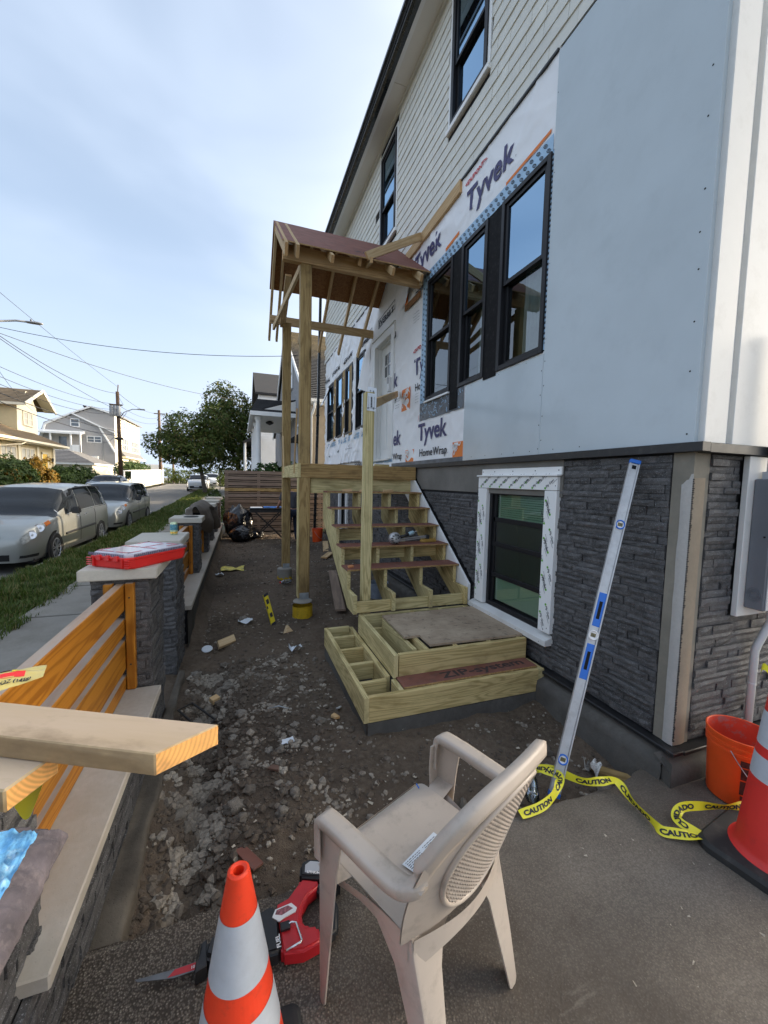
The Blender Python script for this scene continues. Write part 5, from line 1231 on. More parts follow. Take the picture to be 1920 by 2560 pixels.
# red parts case
cs = thing('parts_case', 'red plastic parts case with clear compartment lid on the pillar cap', 'case', (-.645, 2.785, 1.114), radians(-36))
W_, D_, H_ = .33, .50, .088    # local: x to the left end, y along the long side
Mc = Matrix.Scale(-1, 4, (1, 0, 0))
b = B()
prof = [(.030, 0), (0, .045), (0, D_ - .045), (.030, D_), (W_ - .030, D_), (W_, D_ - .045), (W_, .045), (W_ - .030, 0)]
def ring(k, z, g): return [(-(W_ / 2 + (x - W_ / 2) * k) , D_ / 2 + (y - D_ / 2) * k, z) for x, y in prof]
n = 8; rings = [(.93, 0), (.965, .012), (.975, .058), (1.0, .060), (1.0, .072), (.985, .074)]
V = []; F = []
for k, z in rings: V += ring(k, z, 0)
for i in range(len(rings) - 1):
    for j in range(n): F.append((i * n + j, i * n + (j + 1) % n, (i + 1) * n + (j + 1) % n, (i + 1) * n + j))
F.append(tuple(range(n))); F.append(tuple((len(rings) - 1) * n + j for j in range(n))); b.raw(V, F)
b.build('tray', CASE_RED, cs, local=True, bevel=.003)
b = B()
for x in (.012, W_ - .012):
    for k in range(4): b.box((-x - .020, -.004, .014 + k * .014), (-x + .020, .012, .020 + k * .014))
for x in (.05, W_ - .05): b.box((-x - .007, -.005, .008), (-x + .007, .012, .072))
b.build('corner_ribs', CASE_RED, cs, local=True, bevel=.002)
for x in (.095, .165, .235):
    b = B(); b.hexa([(-x - .018, -.010, .050), (-x + .018, -.010, .050), (-x + .018, .012, .050), (-x - .018, .012, .050), (-x - .013, -.006, .082), (-x + .013, -.006, .082), (-x + .013, .016, .082), (-x - .013, .016, .082)]); b.build('hinge_lug', CASE_RED, cs, local=True, bevel=.003)
b = B(); V = [(-(W_ / 2 + (x - W_ / 2) * k), D_ / 2 + (y - D_ / 2) * k, z) for k, z in ((.955, .074), (.955, .086), (.925, .096), (.90, .096)) for x, y in prof]
F = [(i * n + j, i * n + (j + 1) % n, (i + 1) * n + (j + 1) % n, (i + 1) * n + j) for i in range(3) for j in range(n)] + [tuple(3 * n + j for j in range(n))]; b.raw(V, F); lid = b.build('lid', CASE_CLEAR, cs, local=True, bevel=.002)
b = B()
for k in range(30): b.box((-.008, .05 + k * .0145, .075), (-.002, .057 + k * .0145, .092))
for k in range(20): b.box((-.05 - k * .0145, .010, .075), (-.057 - k * .0145, .016, .092))
b.build('lid_ribs', plain('lid_rib', (.16, .14, .20), .3), lid, local=True)
b = B()
for (x0, x1, y0, y1) in ((.05, .16, .05, .07), (.05, .07, .05, .15), (.19, .33, .05, .07), (.31, .33, .05, .15), (.05, .17, .24, .265), (.19, .33, .24, .265), (.05, .07, .36, .46), (.05, .15, .44, .46), (.20, .33, .44, .46), (.31, .33, .36, .46), (.15, .165, .265, .42)): b.box((-x1, y0, .0962), (-x0, y1, .0975))
b.build('divider_pattern', plain('red_through_lid', (.42, .05, .08), .25, .2, 20), lid, local=True)
can = thing('drink_can', 'printed green and white drink can on the pale pillar cap', 'can', (-.615, 4.36, 1.129))
b = B(); b.lathe([(0, 0), (.026, 0), (.033, .008), (.033, .108), (.027, .121), (.025, .122), (.024, .118), (0, .118)], 24); b.build('body', CANPRINT, can, local=True, smooth=True)
b = B(); b.lathe([(.0333, .045), (.0333, .102)], 24); b.build('label_band', plain('can_blue', (.10, .28, .34), .35, .6, 60), can, local=True, smooth='all'); b = B(); b.lathe([(.0334, .012), (.0334, .03)], 24); b.build('label_fruit', plain('can_fruit', (.75, .45, .06), .35, .7, 60), can, local=True, smooth='all')
ld_ = thing('flat_disc', 'black flat lid on the pale pillar cap behind the drink can', 'lid', (-.67, 6.35, 1.124)); b = B(); b.lathe([(0, .012), (.085, .012), (.10, .004), (.10, 0)], 24); b.build('disc', RUBBER, ld_, local=True, smooth=True)
off = thing('lumber_stack', 'pale concrete offcuts and a grey block on the pillar under the jacket', 'offcuts', (-.74, 8.1, 1.129)); b = B(); b.box((-.84, 7.92, 1.129), (-.66, 8.2, 1.20)); b.build('slab', CAPSTONE, off, bevel=.004); b = B(); b.box((-.76, 7.90, 1.2), (-.70, 7.96, 1.25)); b.build('block', PIER, off)
# jacket over the rail
b = B()
def jack(u, v):
    a = (v - .40) * 3.4; fold = .045 * fbm(u * 3.5, v * 2, 4) + .028 * sin(u * 15 + 3 * v)
    y = 7.15 + 1.75 * u + .08 * sin(v * 7); e_ = .35 + .65 * sstep(0, .30, u) * sstep(1.02, .75, u); sag = .10 * (u - .5) ** 2
    if v < .34: q = (-.86 - .10 * (.34 - v) + fold, 1.16 - (.34 - v) * .75 - sag)
    elif v < .55: t = (v - .34) / .21; q = (-.86 + .33 * t, 1.16 + .09 * sin(pi * t) + fold * .8 - sag)
    else: t = (v - .55) / .45; q = (-.53 + .06 * sin(t * 3) + fold, 1.16 - .46 * t * (.55 + .45 * sin(pi * (.2 + .6 * u))) - sag)
    return (-.69 + (q[0] + .69) * e_, y, 1.14 + (q[1] - 1.14) * (.6 + .4 * e_))
b.grid(jack, 46, 40); o = b.build('jacket', JACKET, None, smooth='all', recalc=False); tag(o, 'dark brown work jacket draped over the front wall fence', 'jacket')
b = B(); b.tube([(-.50 + .02 * k, 7.75 + .06 * k, 1.14 - .085 * k) for k in range(5)], [.07, .085, .09, .085, .08], 14, False); s_ = b.build('sleeve', JACKET, o, smooth='all')

# ================================================================== THINGS IN THE YARD
def cone(name, loc, H, prof, bands, base, label, matc):
    t = thing(name, label, 'traffic cone', (loc[0], loc[1], 0), loc[2] if len(loc) > 2 else 0); b = B(); n = 44
    pr = [(r, z) for r, z in prof]; rtop, ztop = pr[-1]
    b.lathe(pr + [(rtop - .006, ztop + .004), (rtop - .013, ztop), (rtop - .014, ztop - .10), (0.001, ztop - .10)], n); b.build('body', matc, t, local=True, smooth=True)
    def rad(z):
        for (r0, z0), (r1, z1) in zip(pr, pr[1:]):
            if z0 <= z <= z1 and z1 > z0: return r0 + (r1 - r0) * (z - z0) / (z1 - z0)
        return pr[-1][0]
    for za, zb in bands:
        b = B(); b.lathe([(rad(za) + .0012, za), (rad((za + zb) / 2) + .0014, (za + zb) / 2), (rad(zb) + .0012, zb)], n); b.build('reflective_collar', REFLECT, t, local=True, smooth='all')
    b = B(); w, h, c = base; P = []
    for sx, sy in ((1, 1), (-1, 1), (-1, -1), (1, -1)):
        for k in range(5):
            a = atan2(sy, sx) - pi / 4 + (pi / 2) * k / 4; P.append((sx * (w - c) + c * cos(a), sy * (w - c) + c * sin(a)))
    r2 = [(x * 1.0, y * 1.0, 0) for x, y in P]; r3 = [(x, y, h * .65) for x, y in P]; r4 = [(x * .94, y * .94, h) for x, y in P]
    m = len(P); b.raw(r2 + r3 + r4, [(i, (i + 1) % m, m + (i + 1) % m, m + i) for i in range(m)] + [(m + i, m + (i + 1) % m, 2 * m + (i + 1) % m, 2 * m + i) for i in range(m)] + [tuple(2 * m + i for i in range(m))]); b.build('base', RUBBER, t, local=True, smooth=True)
    return t
cone('traffic_cone', (-.008, 1.0), .705, [(.160, .028), (.148, .034), (.139, .06), (.029, .69), (.0265, .705)], [(.446, .602), (.27, .376)], (.18, .028, .03), 'slim orange cone with two silver collars in front of the plastic chair', CONE_RED)
cone('traffic_cone', (2.295, .985, .16), .885, [(.172, .045), (.158, .052), (.146, .075), (.073, .83), (.071, .87)], [(.545, .70), (.395, .50)], (.232, .045, .07), 'big red cone with wide silver bands on a thick black base by the bucket', CONE_RED2)
t = thing('caution_tape', 'yellow tape tied round the top of the big red cone', 'tape', (2.27, .985, .86)); b = B()
b.grid(lambda u, v: (2.295 + (.077 + .006 * sin(u * 9)) * cos(6.283 * u), .985 + (.077 + .006 * cos(u * 11)) * sin(6.283 * u), .815 + .035 * v + .012 * sin(u * 14)), 40, 3); b.grid(lambda u, v: (2.22 - .03 * sin(pi * u), 1.02 + .05 * u, .845 + .05 * sin(pi * u) + .03 * v), 12, 2); b.build('strip', TAPE, t, smooth='all', recalc=False)
def bucket(loc, label, rz=0.0, tilt=0.0):
    t = thing('bucket', label, 'bucket', loc, rz); t.rotation_euler = (0, tilt, rz); b = B(); n = 40
    b.lathe([(0, 0), (.125, 0), (.131, .006), (.143, .285), (.150, .287), (.150, .30), (.146, .302), (.146, .318), (.152, .320), (.152, .331), (.147, .333), (.147, .352), (.154, .354), (.154, .368), (.148, .370), (.146, .366)], n); b.build('shell', BUCKET, t, local=True, smooth=True)
    b = B(); b.lathe([(.146, .366), (.142, .30), (.128, .012), (0.0, .012)], n); b.build('inside', BUCKET_IN, t, local=True, smooth='all'); return t
bk1 = bucket((2.585, 1.305, .004), 'orange plastic bucket smeared with dried mortar behind the big cone', radians(24), 0)
b = B(); b.tube([(.155 * cos(a), .155 * sin(a), .31 - .20 * sin((a - radians(170)) / radians(150) * pi)) for a in [radians(170 + 150 * i / 16) for i in range(17)]], .0022, 6); b.build('wire_handle', STEEL, bk1, local=True, smooth='all')
def on_bucket(a, z, e=.0015): r_ = .131 + .0432 * z + e; return Vector((r_ * cos(a), r_ * sin(a), z))
b = B()
for a0, a1, z0, z1 in ((186, 214, .238, .272), (188, 212, .168, .232), (188, 212, .085, .16), (190, 200, .055, .078), (202, 212, .055, .078)):
    b.grid(lambda u, v: on_bucket(radians(a0 + (a1 - a0) * u), z0 + (z1 - z0) * v), 6, 2)
b.build('warning_label', plain('bucket_label', (.055, .02, .015), .6, .9, 50), bk1, local=True, smooth='all', recalc=False)
b = B()
for a0, a1, z0, z1 in ((228, 262, .232, .235), (228, 262, .085, .088), (228, 229, .085, .235), (261, 262, .085, .235)): b.grid(lambda u, v: on_bucket(radians(a0 + (a1 - a0) * u), z0 + (z1 - z0) * v), 8, 1)
b.grid(lambda u, v: on_bucket(radians(230 + 20 * u), .10 + .03 * v + .05 * u), 6, 2); b.build('bucket_print', WHITEINK, bk1, local=True, recalc=False)
bk2 = bucket((2.0, 10.95, -.0), 'small looking orange bucket standing far back beside the stair stringer', radians(60)); b = B(); b.tube([(.155 * cos(a), .155 * sin(a), .30 - .2 * sin((a - radians(170)) / radians(150) * pi)) for a in [radians(170 + 150 * i / 12) for i in range(13)]], .004, 6); b.build('wire_handle', STEEL, bk2, local=True)

# long spirit level leaning on the stone
lv = thing('spirit_level', 'long aluminium spirit level with blue grips leaning on the dark stone wall', 'spirit level', (1.65, 1.68, -.05))
p0, p1 = Vector((1.655, 1.668, -.055)), Vector((2.345, 1.857, 1.862)); dl = (p1 - p0).normalized(); wl = Vector((.52, -.83, .0)); wl = Vector((.86, -.50, 0)); wl = (wl - dl * wl.dot(dl)).normalized(); tl = dl.cross(wl)
LL = (p1 - p0).length
def L_(a, w, h): return p0 + dl * (a * LL) + wl * w + tl * h
sgn = 1 if (Vector((0, 0, CAM_H)) - p0).dot(tl) > 0 else -1
def lbox(b, a0, a1, w0, w1, h0, h1):
    h0, h1 = h0 * sgn, h1 * sgn; b.hexa([L_(a0, w0, h0), L_(a1, w0, h0), L_(a1, w1, h0), L_(a0, w1, h0), L_(a0, w0, h1), L_(a1, w0, h1), L_(a1, w1, h1), L_(a0, w1, h1)])
b = B(); lbox(b, .012, .988, -.030, -.022, -.012, .012); lbox(b, .012, .988, .022, .030, -.012, .012); lbox(b, .012, .988, -.022, .022, -.004, .005); b.build('rail', ALU, lv, bevel=.0015)
b = B(); lbox(b, .0, .012, -.031, .031, -.013, .013); lbox(b, .988, 1.0, -.031, .031, -.013, .013); b.build('end_cap', LEVELBLUE, lv, bevel=.002)
b = B(); lbox(b, .97, .982, -.012, .012, .005, .0065); b.build('hang_hole', SHADOWGAP, lv)
for c in (.10, .452, .79):
    b = B(); R = .026; b.tube([L_(c + R * cos(6.283 * i / 24) / LL, R * sin(6.283 * i / 24) * .95, .0085 * sgn) for i in range(25)], .0045, 6); b.build('vial_ring', LEVELBLUE if c != .452 else WHITEINK, lv, smooth='all')
    b = B(); b.poly([L_(c + .024 * cos(6.283 * i / 20) / LL, .023 * sin(6.283 * i / 20), .0068 * sgn) for i in range(20)]); b.build('vial_face', WHITEINK, lv)
    b = B(); q = .011; lbox(b, c - q / LL, c + q / LL, -.014, .014, .006, .0085); b.build('vial_window', plain('vial_hole', (.16, .13, .05), .3, .6, 60) if c == .10 else bpy.data.materials['vial_hole'], lv, bevel=.002)
b = B(); lbox(b, .325, .426, -.0225, .0225, .005, .0075); lbox(b, .478, .578, -.0225, .0225, .005, .0075); b.build('grip', LEVELBLUE, lv, bevel=.002)
b = B()
for a in (.352, .500): b = B(); lbox(b, a, a + .052, -.009, .009, .0074, .0080); b.build('hand_hole', SHADOWGAP, lv, bevel=.003)
b = B(); lbox(b, .02, .035, -.012, .012, .0052, .0058); b.build('sticker', PAPER, lv)

# caution tape lying across slab and soil
ct = thing('caution_tape', 'yellow caution tape trailing from the spirit level across the slab to the cone', 'tape', (1.7, 1.5, .02))
TP = [(1.33, 1.55, .012, .0), (1.45, 1.548, .02, .5), (1.545, 1.57, .03, .9), (1.61, 1.60, .05, .5), (1.675, 1.655, .06, -.3), (1.64, 1.76, .03, .3), (1.60, 1.79, .02, .6), (1.68, 1.72, .05, 1.0), (1.78, 1.60, .045, 1.2), (1.87, 1.56, .05, 1.25), (1.965, 1.535, .045, 1.0), (1.955, 1.42, .012, 1.5), (1.937, 1.31, .012, 1.5), (1.925, 1.25, .016, .5), (1.97, 1.215, .02, .2), (2.05, 1.172, .02, .1), (2.085, 1.165, .015, .3), (2.045, 1.235, .03, .0), (2.06, 1.275, .035, -.1), (2.12, 1.285, .055, .9), (2.22, 1.262, .055, 1.25), (2.33, 1.225, .05, 1.3), (2.45, 1.19, .05, 1.3)]
def catmull(P, n):
    out = []
    for i in range(len(P) - 1):
        a, c, d_, e = P[max(i - 1, 0)], P[i], P[i + 1], P[min(i + 2, len(P) - 1)]
        for k in range(n):
            t = k / n; out.append(tuple(.5 * (2 * c[j] + (d_[j] - a[j]) * t + (2 * a[j] - 5 * c[j] + 4 * d_[j] - e[j]) * t * t + (3 * c[j] - a[j] - 3 * d_[j] + e[j]) * t ** 3) for j in range(len(c))))
    out.append(P[-1]); return out
C_ = catmull(TP, 10); S_ = [0.0]
for a, c in zip(C_, C_[1:]): S_.append(S_[-1] + (Vector(c[:3]) - Vector(a[:3])).length)
def tape_pt(s, w, e=0.0):
    s = max(0, min(S_[-1] - 1e-5, s)); i = max(k for k in range(len(S_)) if S_[k] <= s); i = min(i, len(C_) - 2); t = (s - S_[i]) / max(1e-6, S_[i + 1] - S_[i])
    p = Vector(C_[i][:3]).lerp(Vector(C_[i + 1][:3]), t); tw = C_[i][3] * (1 - t) + C_[i + 1][3] * t; g = (Vector(C_[i + 1][:3]) - Vector(C_[i][:3])); g.z = 0; g.normalize(); side = Vector((-g.y, g.x, 0)); tw += .5 * sin(s * 11) + .3 * sin(s * 23 + 1)
    off = side * cos(tw) + Vector((0, 0, 1)) * sin(tw); nn = g.cross(off); q = p + off * (w * .044) + nn * e; q.z += .012
    q.z = max(q.z, .006 + e if q.y < 1.57 else -.06); return q
b = B(); nS = 230; b.grid(lambda u, v: tape_pt(u * S_[-1], v - .5), nS, 3); b.build('strip', TAPE, ct, smooth='all', recalc=False)
for nm, e in (('tape_lettering', .0022), ('tape_lettering', -.0022)):
    b = B(); V1, F1 = text_mesh('CAUTION', .06, .003); V2, F2 = text_mesh('CUIDADO', .06, .003); s = .02
    while s < S_[-1] - .05:
        V, F = (V1, F1) if int(s * 3.3) % 2 == 0 else (V2, F2); xm = max(v[0] for v in V); b.raw([tape_pt(s + v[0] * .72, (v[1] - .022) / .055 * .62 * (1 if e > 0 else -1), e) for v in V], F); s += xm * .72 + .06
    b.build(nm, BLACKINK, ct, recalc=False)
# ---- plastic armchair
ch = thing('plastic_chair', 'beige resin armchair with woven pattern back standing on the slab', 'chair', (.5526, 1.2178, .002), atan2(.408, .913))
def seat(u, v, e=0.0):
    x = -.228 + .456 * u; y = -.235 + .40 * v; d = .014 * (1 - (2 * u - 1) ** 2) * (1 - ((v - .45) / .55) ** 2 if v < 1 else 0)
    fr = max(0, (v - .86) / .14); return (x * (1 + .04 * v), y + .0 * u, .432 - d - .030 * fr * fr - e)
b = B(); b.grid(seat, 26, 26); b.grid(lambda u, v: seat(u, v, .006), 10, 10, True); b.build('seat', CHAIR, ch, local=True, smooth='all', recalc=False)
b = B()
def ribbon(b, path, prof, closed=False):
    """sweep: path of (pos, side, up) ; prof of (s,u)"""
    n = len(prof); base = len(b.v)
    for p, s, u in path:
        for a, c in prof: b.v.append(Vector(p) + Vector(s) * a + Vector(u) * c)
    for i in range(len(path) - 1):
        for k in range(n): 
            k2 = (k + 1) % n; b.f.append([base + i * n + k, base + i * n + k2, base + (i + 1) * n + k2, base + (i + 1) * n + k]); b.mi.append(b.m)
def smooth_path(P, n): return [tuple(p) for p in catmull([tuple(q) for q in P], n)]
half = [(-.297, .105, .50, .028), (-.299, .102, .610, .030), (-.298, .086, .636, .031), (-.296, .060, .644, .031), (-.291, -.04, .645, .031), (-.285, -.16, .641, .030), (-.280, -.225, .643, .028), (-.274, -.262, .662, .024), (-.263, -.305, .72, .023), (-.246, -.347, .80, .021), (-.210, -.383, .862, .021), (-.15, -.402, .893, .021), (-.07, -.412, .905, .021), (0, -.415, .908, .021)]
full = half + [(-x, y, z, w) for x, y, z, w in half[-2::-1]]
P = catmull(full, 5); path = []; prof = [(-1, -.12), (-.9, .12), (-.4, .17), (.4, .17), (.9, .12), (1, -.12), (1.04, -.95), (.93, -1.0), (.87, -.2), (-.87, -.2), (-.93, -1.0), (-1.04, -.95)]
for i, (x, y, z, w) in enumerate(P):
    t = (Vector(P[min(i + 1, len(P) - 1)][:3]) - Vector(P[max(i - 1, 0)][:3])).normalized()
    k = sstep(.63, .74, z) * (1 if y < -.2 else 0); kf = sstep(.635, .56, z) if y > -.1 else 0
    sidev = Vector((1, 0, 0)) if x > 0 else Vector((-1, 0, 0)); 
    upref = Vector((0, 0, 1)) * (1 - k) * (1 - kf) + Vector((x * .9, -1, .25)).normalized() * k + Vector((sidev.x * .2, 1, 0)) * kf
    s_ = t.cross(upref).normalized(); u_ = s_.cross(t).normalized(); path.append((Vector((x, y, z)), s_ * w, u_ * .026))
ribbon(b, path, prof); b.build('arm_and_back_frame', CHAIR, ch, local=True, smooth='all')
def backy(x, z): return -.208 - .33 * (z - .42) - .052 * (1 - (x / .27) ** 2)
def backp(u, v, e=0.0):
    zb = .425; zt = .902 - .035 * u * u - .02 * abs(u) ** 6; z = zb + (zt - zb) * v; hw = .256 + .032 * sin(pi * min(1, v * .95)) - .055 * sstep(.72, 1, v); x = u * hw; return (x, backy(x, z) - e, z)
b = B(); b.grid(lambda u, v: backp(2 * u - 1, v), 24, 24); b.grid(lambda u, v: backp(2 * u - 1, v, -.005), 12, 12, True); b.build('backrest', CHAIR, ch, local=True, smooth='all', recalc=False)
# woven-look lattice inside an oval rim
OC, OA, OB = .668, .192, .205
b = B(); nu, nv = 24, 28
for i in range(nu):
    for j in range(nv):
        xa, xb = -OA + 2 * OA * i / nu, -OA + 2 * OA * (i + 1) / nu; za, zb = OC - OB + 2 * OB * j / nv, OC - OB + 2 * OB * (j + 1) / nv; xm, zm = (xa + xb) / 2, (za + zb) / 2
        if (xm / OA) ** 2 + ((zm - OC) / OB) ** 2 > .97: continue
        def Q(x, z, e): return (x, backy(x, z) - e, z)
        k = .30
        q1, q2 = .36, .72; i_ = [(xm + sx * (xb - xm) * q1, zm + sz * (zb - zm) * q1) for sx, sz in ((-1, -1), (1, -1), (1, 1), (-1, 1))]
        o_ = [(xm + sx * (xb - xm) * q2, zm + sz * (zb - zm) * q2) for sx, sz in ((-1, -1), (1, -1), (1, 1), (-1, 1))]; vv = [Q(x, z, .0002) for x, z in o_] + [Q(x, z, .0085) for x, z in i_]
        b.raw(vv, [(0, 1, 5, 4), (1, 2, 6, 5), (2, 3, 7, 6), (3, 0, 4, 7), (4, 5, 6, 7)])
b.build('woven_pattern', CHAIR, ch, local=True)
b = B(); b.tube([(OA * 1.03 * cos(a), backy(OA * 1.03 * cos(a), OC + OB * 1.03 * sin(a)) - .004, OC + OB * 1.03 * sin(a)) for a in [6.2832 * k / 60 for k in range(61)]], .0085, 8, False); b.build('oval_rim', CHAIR, ch, local=True, smooth='all')
def leg(corner, sa, sb, ra):
    """L-section tapering leg: list of (z, corner xy, reach along y, reach along x)"""
    b = B(); n = 7; t = .006; sx = 1 if corner[0][1][0] > 0 else -1; sy = ra
    V = []
    for z, (x, y), ly, lx in corner:
        r = .012
        V += [(x, y - sy * ly, z), (x, y - sy * r, z), (x - sx * r * .3, y - sy * r * .3, z), (x - sx * r, y, z), (x - sx * lx, y, z), (x - sx * lx, y - sy * t, z), (x - sx * t * 1.6, y - sy * t * 1.6, z), (x - sx * t, y - sy * ly, z)]
    m = 8; F = [(i * m + k, i * m + (k + 1) % m, (i + 1) * m + (k + 1) % m, (i + 1) * m + k) for i in range(len(corner) - 1) for k in range(m)]
    F += [tuple(range(m)), tuple((len(corner) - 1) * m + k for k in range(m))]; b.raw(V, F); b.build('leg', CHAIR, ch, local=True, smooth=True)
for s in (-1, 1):
    leg([(0.0, (s * .308, .088), .022, .020), (.012, (s * .310, .090), .034, .030), (.15, (s * .309, .095), .052, .040), (.35, (s * .307, .102), .078, .052), (.50, (s * .306, .108), .098, .058), (.60, (s * .302, .104), .11, .055)], 0, 0, 1)
    leg([(0.0, (s * .215, -.330), .040, .034), (.015, (s * .217, -.331), .052, .050), (.15, (s * .222, -.300), .075, .075), (.30, (s * .226, -.262), .095, .098), (.375, (s * .228, -.242), .15, .13), (.43, (s * .230, -.232), .20, .21)], 0, 0, -1)
b = B()
for s in (-1, 1):
    b.grid(lambda u, v: (s * (.231 + .062 * u ** 2.2 * (1 - v) * .9), -.22 + .31 * u, .432 - (.075 - .032 * sin(pi * u) + .015 * u) * v), 14, 4)
    b.grid(lambda u, v: (s * (.232 + .07 * v), .02 + .075 * u + .02 * v * u, .43 + .02 * v), 4, 4)
b.grid(lambda u, v: (-.225 + .45 * u, -.236 - .05 * sin(pi * u), .432 - (.095 - .045 * sin(pi * u)) * v), 16, 4); b.grid(lambda u, v: (-.235 + .47 * u, .168, .405 - .05 * v), 8, 2); b.build('apron', CHAIR, ch, local=True, smooth='all', recalc=False)
b = B(); b.poly([(-.085, -.058, .4285), (-.077, -.104, .4285), (.090, -.095, .4285), (.088, -.050, .4285)]); sl_ = b.build('sticker', PAPER, ch, local=True, recalc=False)
b = B(); r = random.Random(4)
for row in range(6):
    x = -.075
    while x < .075:
        w = .004 + .01 * r.random()
        if abs(x) > .008: b.poly([(x, -.098 + row * .0065, .4290), (x + w, -.0975 + row * .0065, .4290), (x + w, -.0955 + row * .0065, .4290), (x, -.096 + row * .0065, .4290)])
        x += w + .003
b.build('sticker_print', BLACKINK, sl_, local=True, recalc=False)
b = B(); b.tube([(.20, .118, .435), (.195, .128, .45), (.205, .135, .44)], .003, 5); b.build('blue_tie', LEVELBLUE, ch, local=True)

# ---- reciprocating saw lying on its side
sw = thing('power_saw', 'red and black cordless saw lying on the slab behind the slim cone', 'power saw', (.1, 1.4, .0)); sw.scale = (1, 1, .78)
def slabp(b, poly, z0, z1): b.prism([(x, y, z0) for x, y in poly], (0, 0, z1 - z0))
b = B(); slabp(b, [(-.115, 1.425), (-.05, 1.44), (.05, 1.455), (.115, 1.472), (.135, 1.44), (.13, 1.30), (.05, 1.302), (-.09, 1.345), (-.128, 1.37)], .008, .082); b.build('gear_housing', TOOLBLACK, sw, bevel=.014, seg=3, smooth=True)
b = B()
for k in range(4): b.box((-.06 + k * .035, 1.30 + .012 * (3 - k), .02), (-.052 + k * .035, 1.46 + .006 * k, .0855))
b.build('housing_ribs', TOOLBLACK, sw, bevel=.003)
b = B(); slabp(b, [(.118, 1.466), (.17, 1.478), (.215, 1.52), (.226, 1.54), (.30, 1.505), (.292, 1.482), (.245, 1.462), (.216, 1.425), (.205, 1.385), (.222, 1.352), (.262, 1.345), (.268, 1.288), (.20, 1.278), (.128, 1.294)], .010, .078); b.build('body', TOOLRED, sw, bevel=.010, seg=3, smooth=True)
b = B(); slabp(b, [(.268, 1.50), (.30, 1.508), (.336, 1.46), (.350, 1.39), (.330, 1.31), (.262, 1.286), (.258, 1.345), (.30, 1.352), (.312, 1.39), (.302, 1.44)], .018, .070); b.build('grip', TOOLBLACK, sw, bevel=.010, seg=3, smooth=True)
b = B(); slabp(b, [(.222, 1.540), (.232, 1.592), (.262, 1.612), (.330, 1.585), (.392, 1.515), (.372, 1.455), (.30, 1.508)], .004, .088); bt_ = b.build('battery', TOOLBLACK, sw, bevel=.010, seg=3, smooth=True)
b = B(); slabp(b, [(.245, 1.55), (.252, 1.582), (.275, 1.592), (.325, 1.57), (.318, 1.532)], .0882, .0888); b.build('battery_panel', METERGREY2, bt_)
b = B(); lettering(b, 'LITHIUM', Matrix.Translation((.252, 1.545, .0893)) @ Matrix.Rotation(radians(-24), 4, 'Z'), .014, .0006); b.build('battery_lettering', WHITEINK, bt_, recalc=False)
b = B(); slabp(b, [(.105, 1.418), (.118, 1.442), (.178, 1.448), (.196, 1.425), (.19, 1.412), (.15, 1.405), (.128, 1.396)], .0790, .0850); pl = b.build('warning_plate', WHITEINK, sw); b = B(); slabp(b, [(.116, 1.424), (.123, 1.438), (.165, 1.442), (.182, 1.426), (.14, 1.414)], .0852, .0856); b.build('plate_print', plain('plate_ink', (.30, .10, .11), .5, .7, 120), pl)
b = B(); lettering(b, 'FUEL', Matrix.Translation((.128, 1.312, .0828)) @ Matrix.Rotation(radians(94), 4, 'Z'), .020, .0006); b.build('tool_lettering', WHITEINK, sw, recalc=False)
b = B(); b.tube([(.135, 1.370, .085), (.172, 1.374, .093), (.186, 1.366, .095), (.197, 1.305, .095), (.193, 1.298, .094), (.142, 1.290, .091)], .0036, 8); b.build('hook', CHROME, sw, smooth='all'); b = B(); b.box((.130, 1.358, .078), (.165, 1.386, .094)); b.build('hook_mount', TOOLBLACK, sw, bevel=.003)
b = B(); slabp(b, [(-.145, 1.415), (-.118, 1.432), (-.112, 1.345), (-.150, 1.335)], .004, .07); b.bar((-.150, 1.335, .035), (-.136, 1.418, .065), .006, .05); b.build('shoe', TOOLBLACK, sw, bevel=.003)
b = B(); slabp(b, [(-.335, 1.397), (-.325, 1.388), (-.215, 1.362), (-.135, 1.362), (-.135, 1.388), (-.215, 1.388)], .036, .0385); bl = b.build('blade', BLADE, sw); b = B(); slabp(b, [(-.235, 1.369), (-.135, 1.3635), (-.135, 1.3865), (-.215, 1.3865)], .0387, .0390); b.build('blade_print', TOOLRED, bl); b = B(); lettering(b, '101', Matrix.Translation((-.165, 1.370, .0394)) @ Matrix.Rotation(radians(3), 4, 'Z'), .013, .0004); b.build('blade_lettering', WHITEINK, bl, recalc=False)

# ---- coil nailer on a stair tread
ng = thing('nail_gun', 'silver framing nail gun lying on the stair tread', 'nail gun', (1.67, 4.27, .975))
Mh = Matrix.Translation((1.672, 4.275, 1.045)) @ Matrix.Rotation(radians(78), 4, 'X') @ Matrix.Rotation(radians(12), 4, 'Y'); b = B(); b.lathe([(0, -.055), (.040, -.055), (.062, -.03), (.068, 0), (.064, .04), (.05, .058), (.032, .066), (0, .066)], 22, Mh); b.build('head', ALU, ng, smooth=True)
b = B()
for k in range(9): a = .5 + k * .62; b.box((1.672 + .048 * cos(a) - .009, 4.198, 1.045 + .048 * sin(a) - .005), (1.672 + .048 * cos(a) + .009, 4.24, 1.045 + .048 * sin(a) + .005))
b.box((1.66, 4.202, 1.035), (1.675, 4.22, 1.05)); b.box((1.69, 4.204, 1.045), (1.705, 4.22, 1.06)); b.build('vents', TOOLBLACK, ng, bevel=.002)
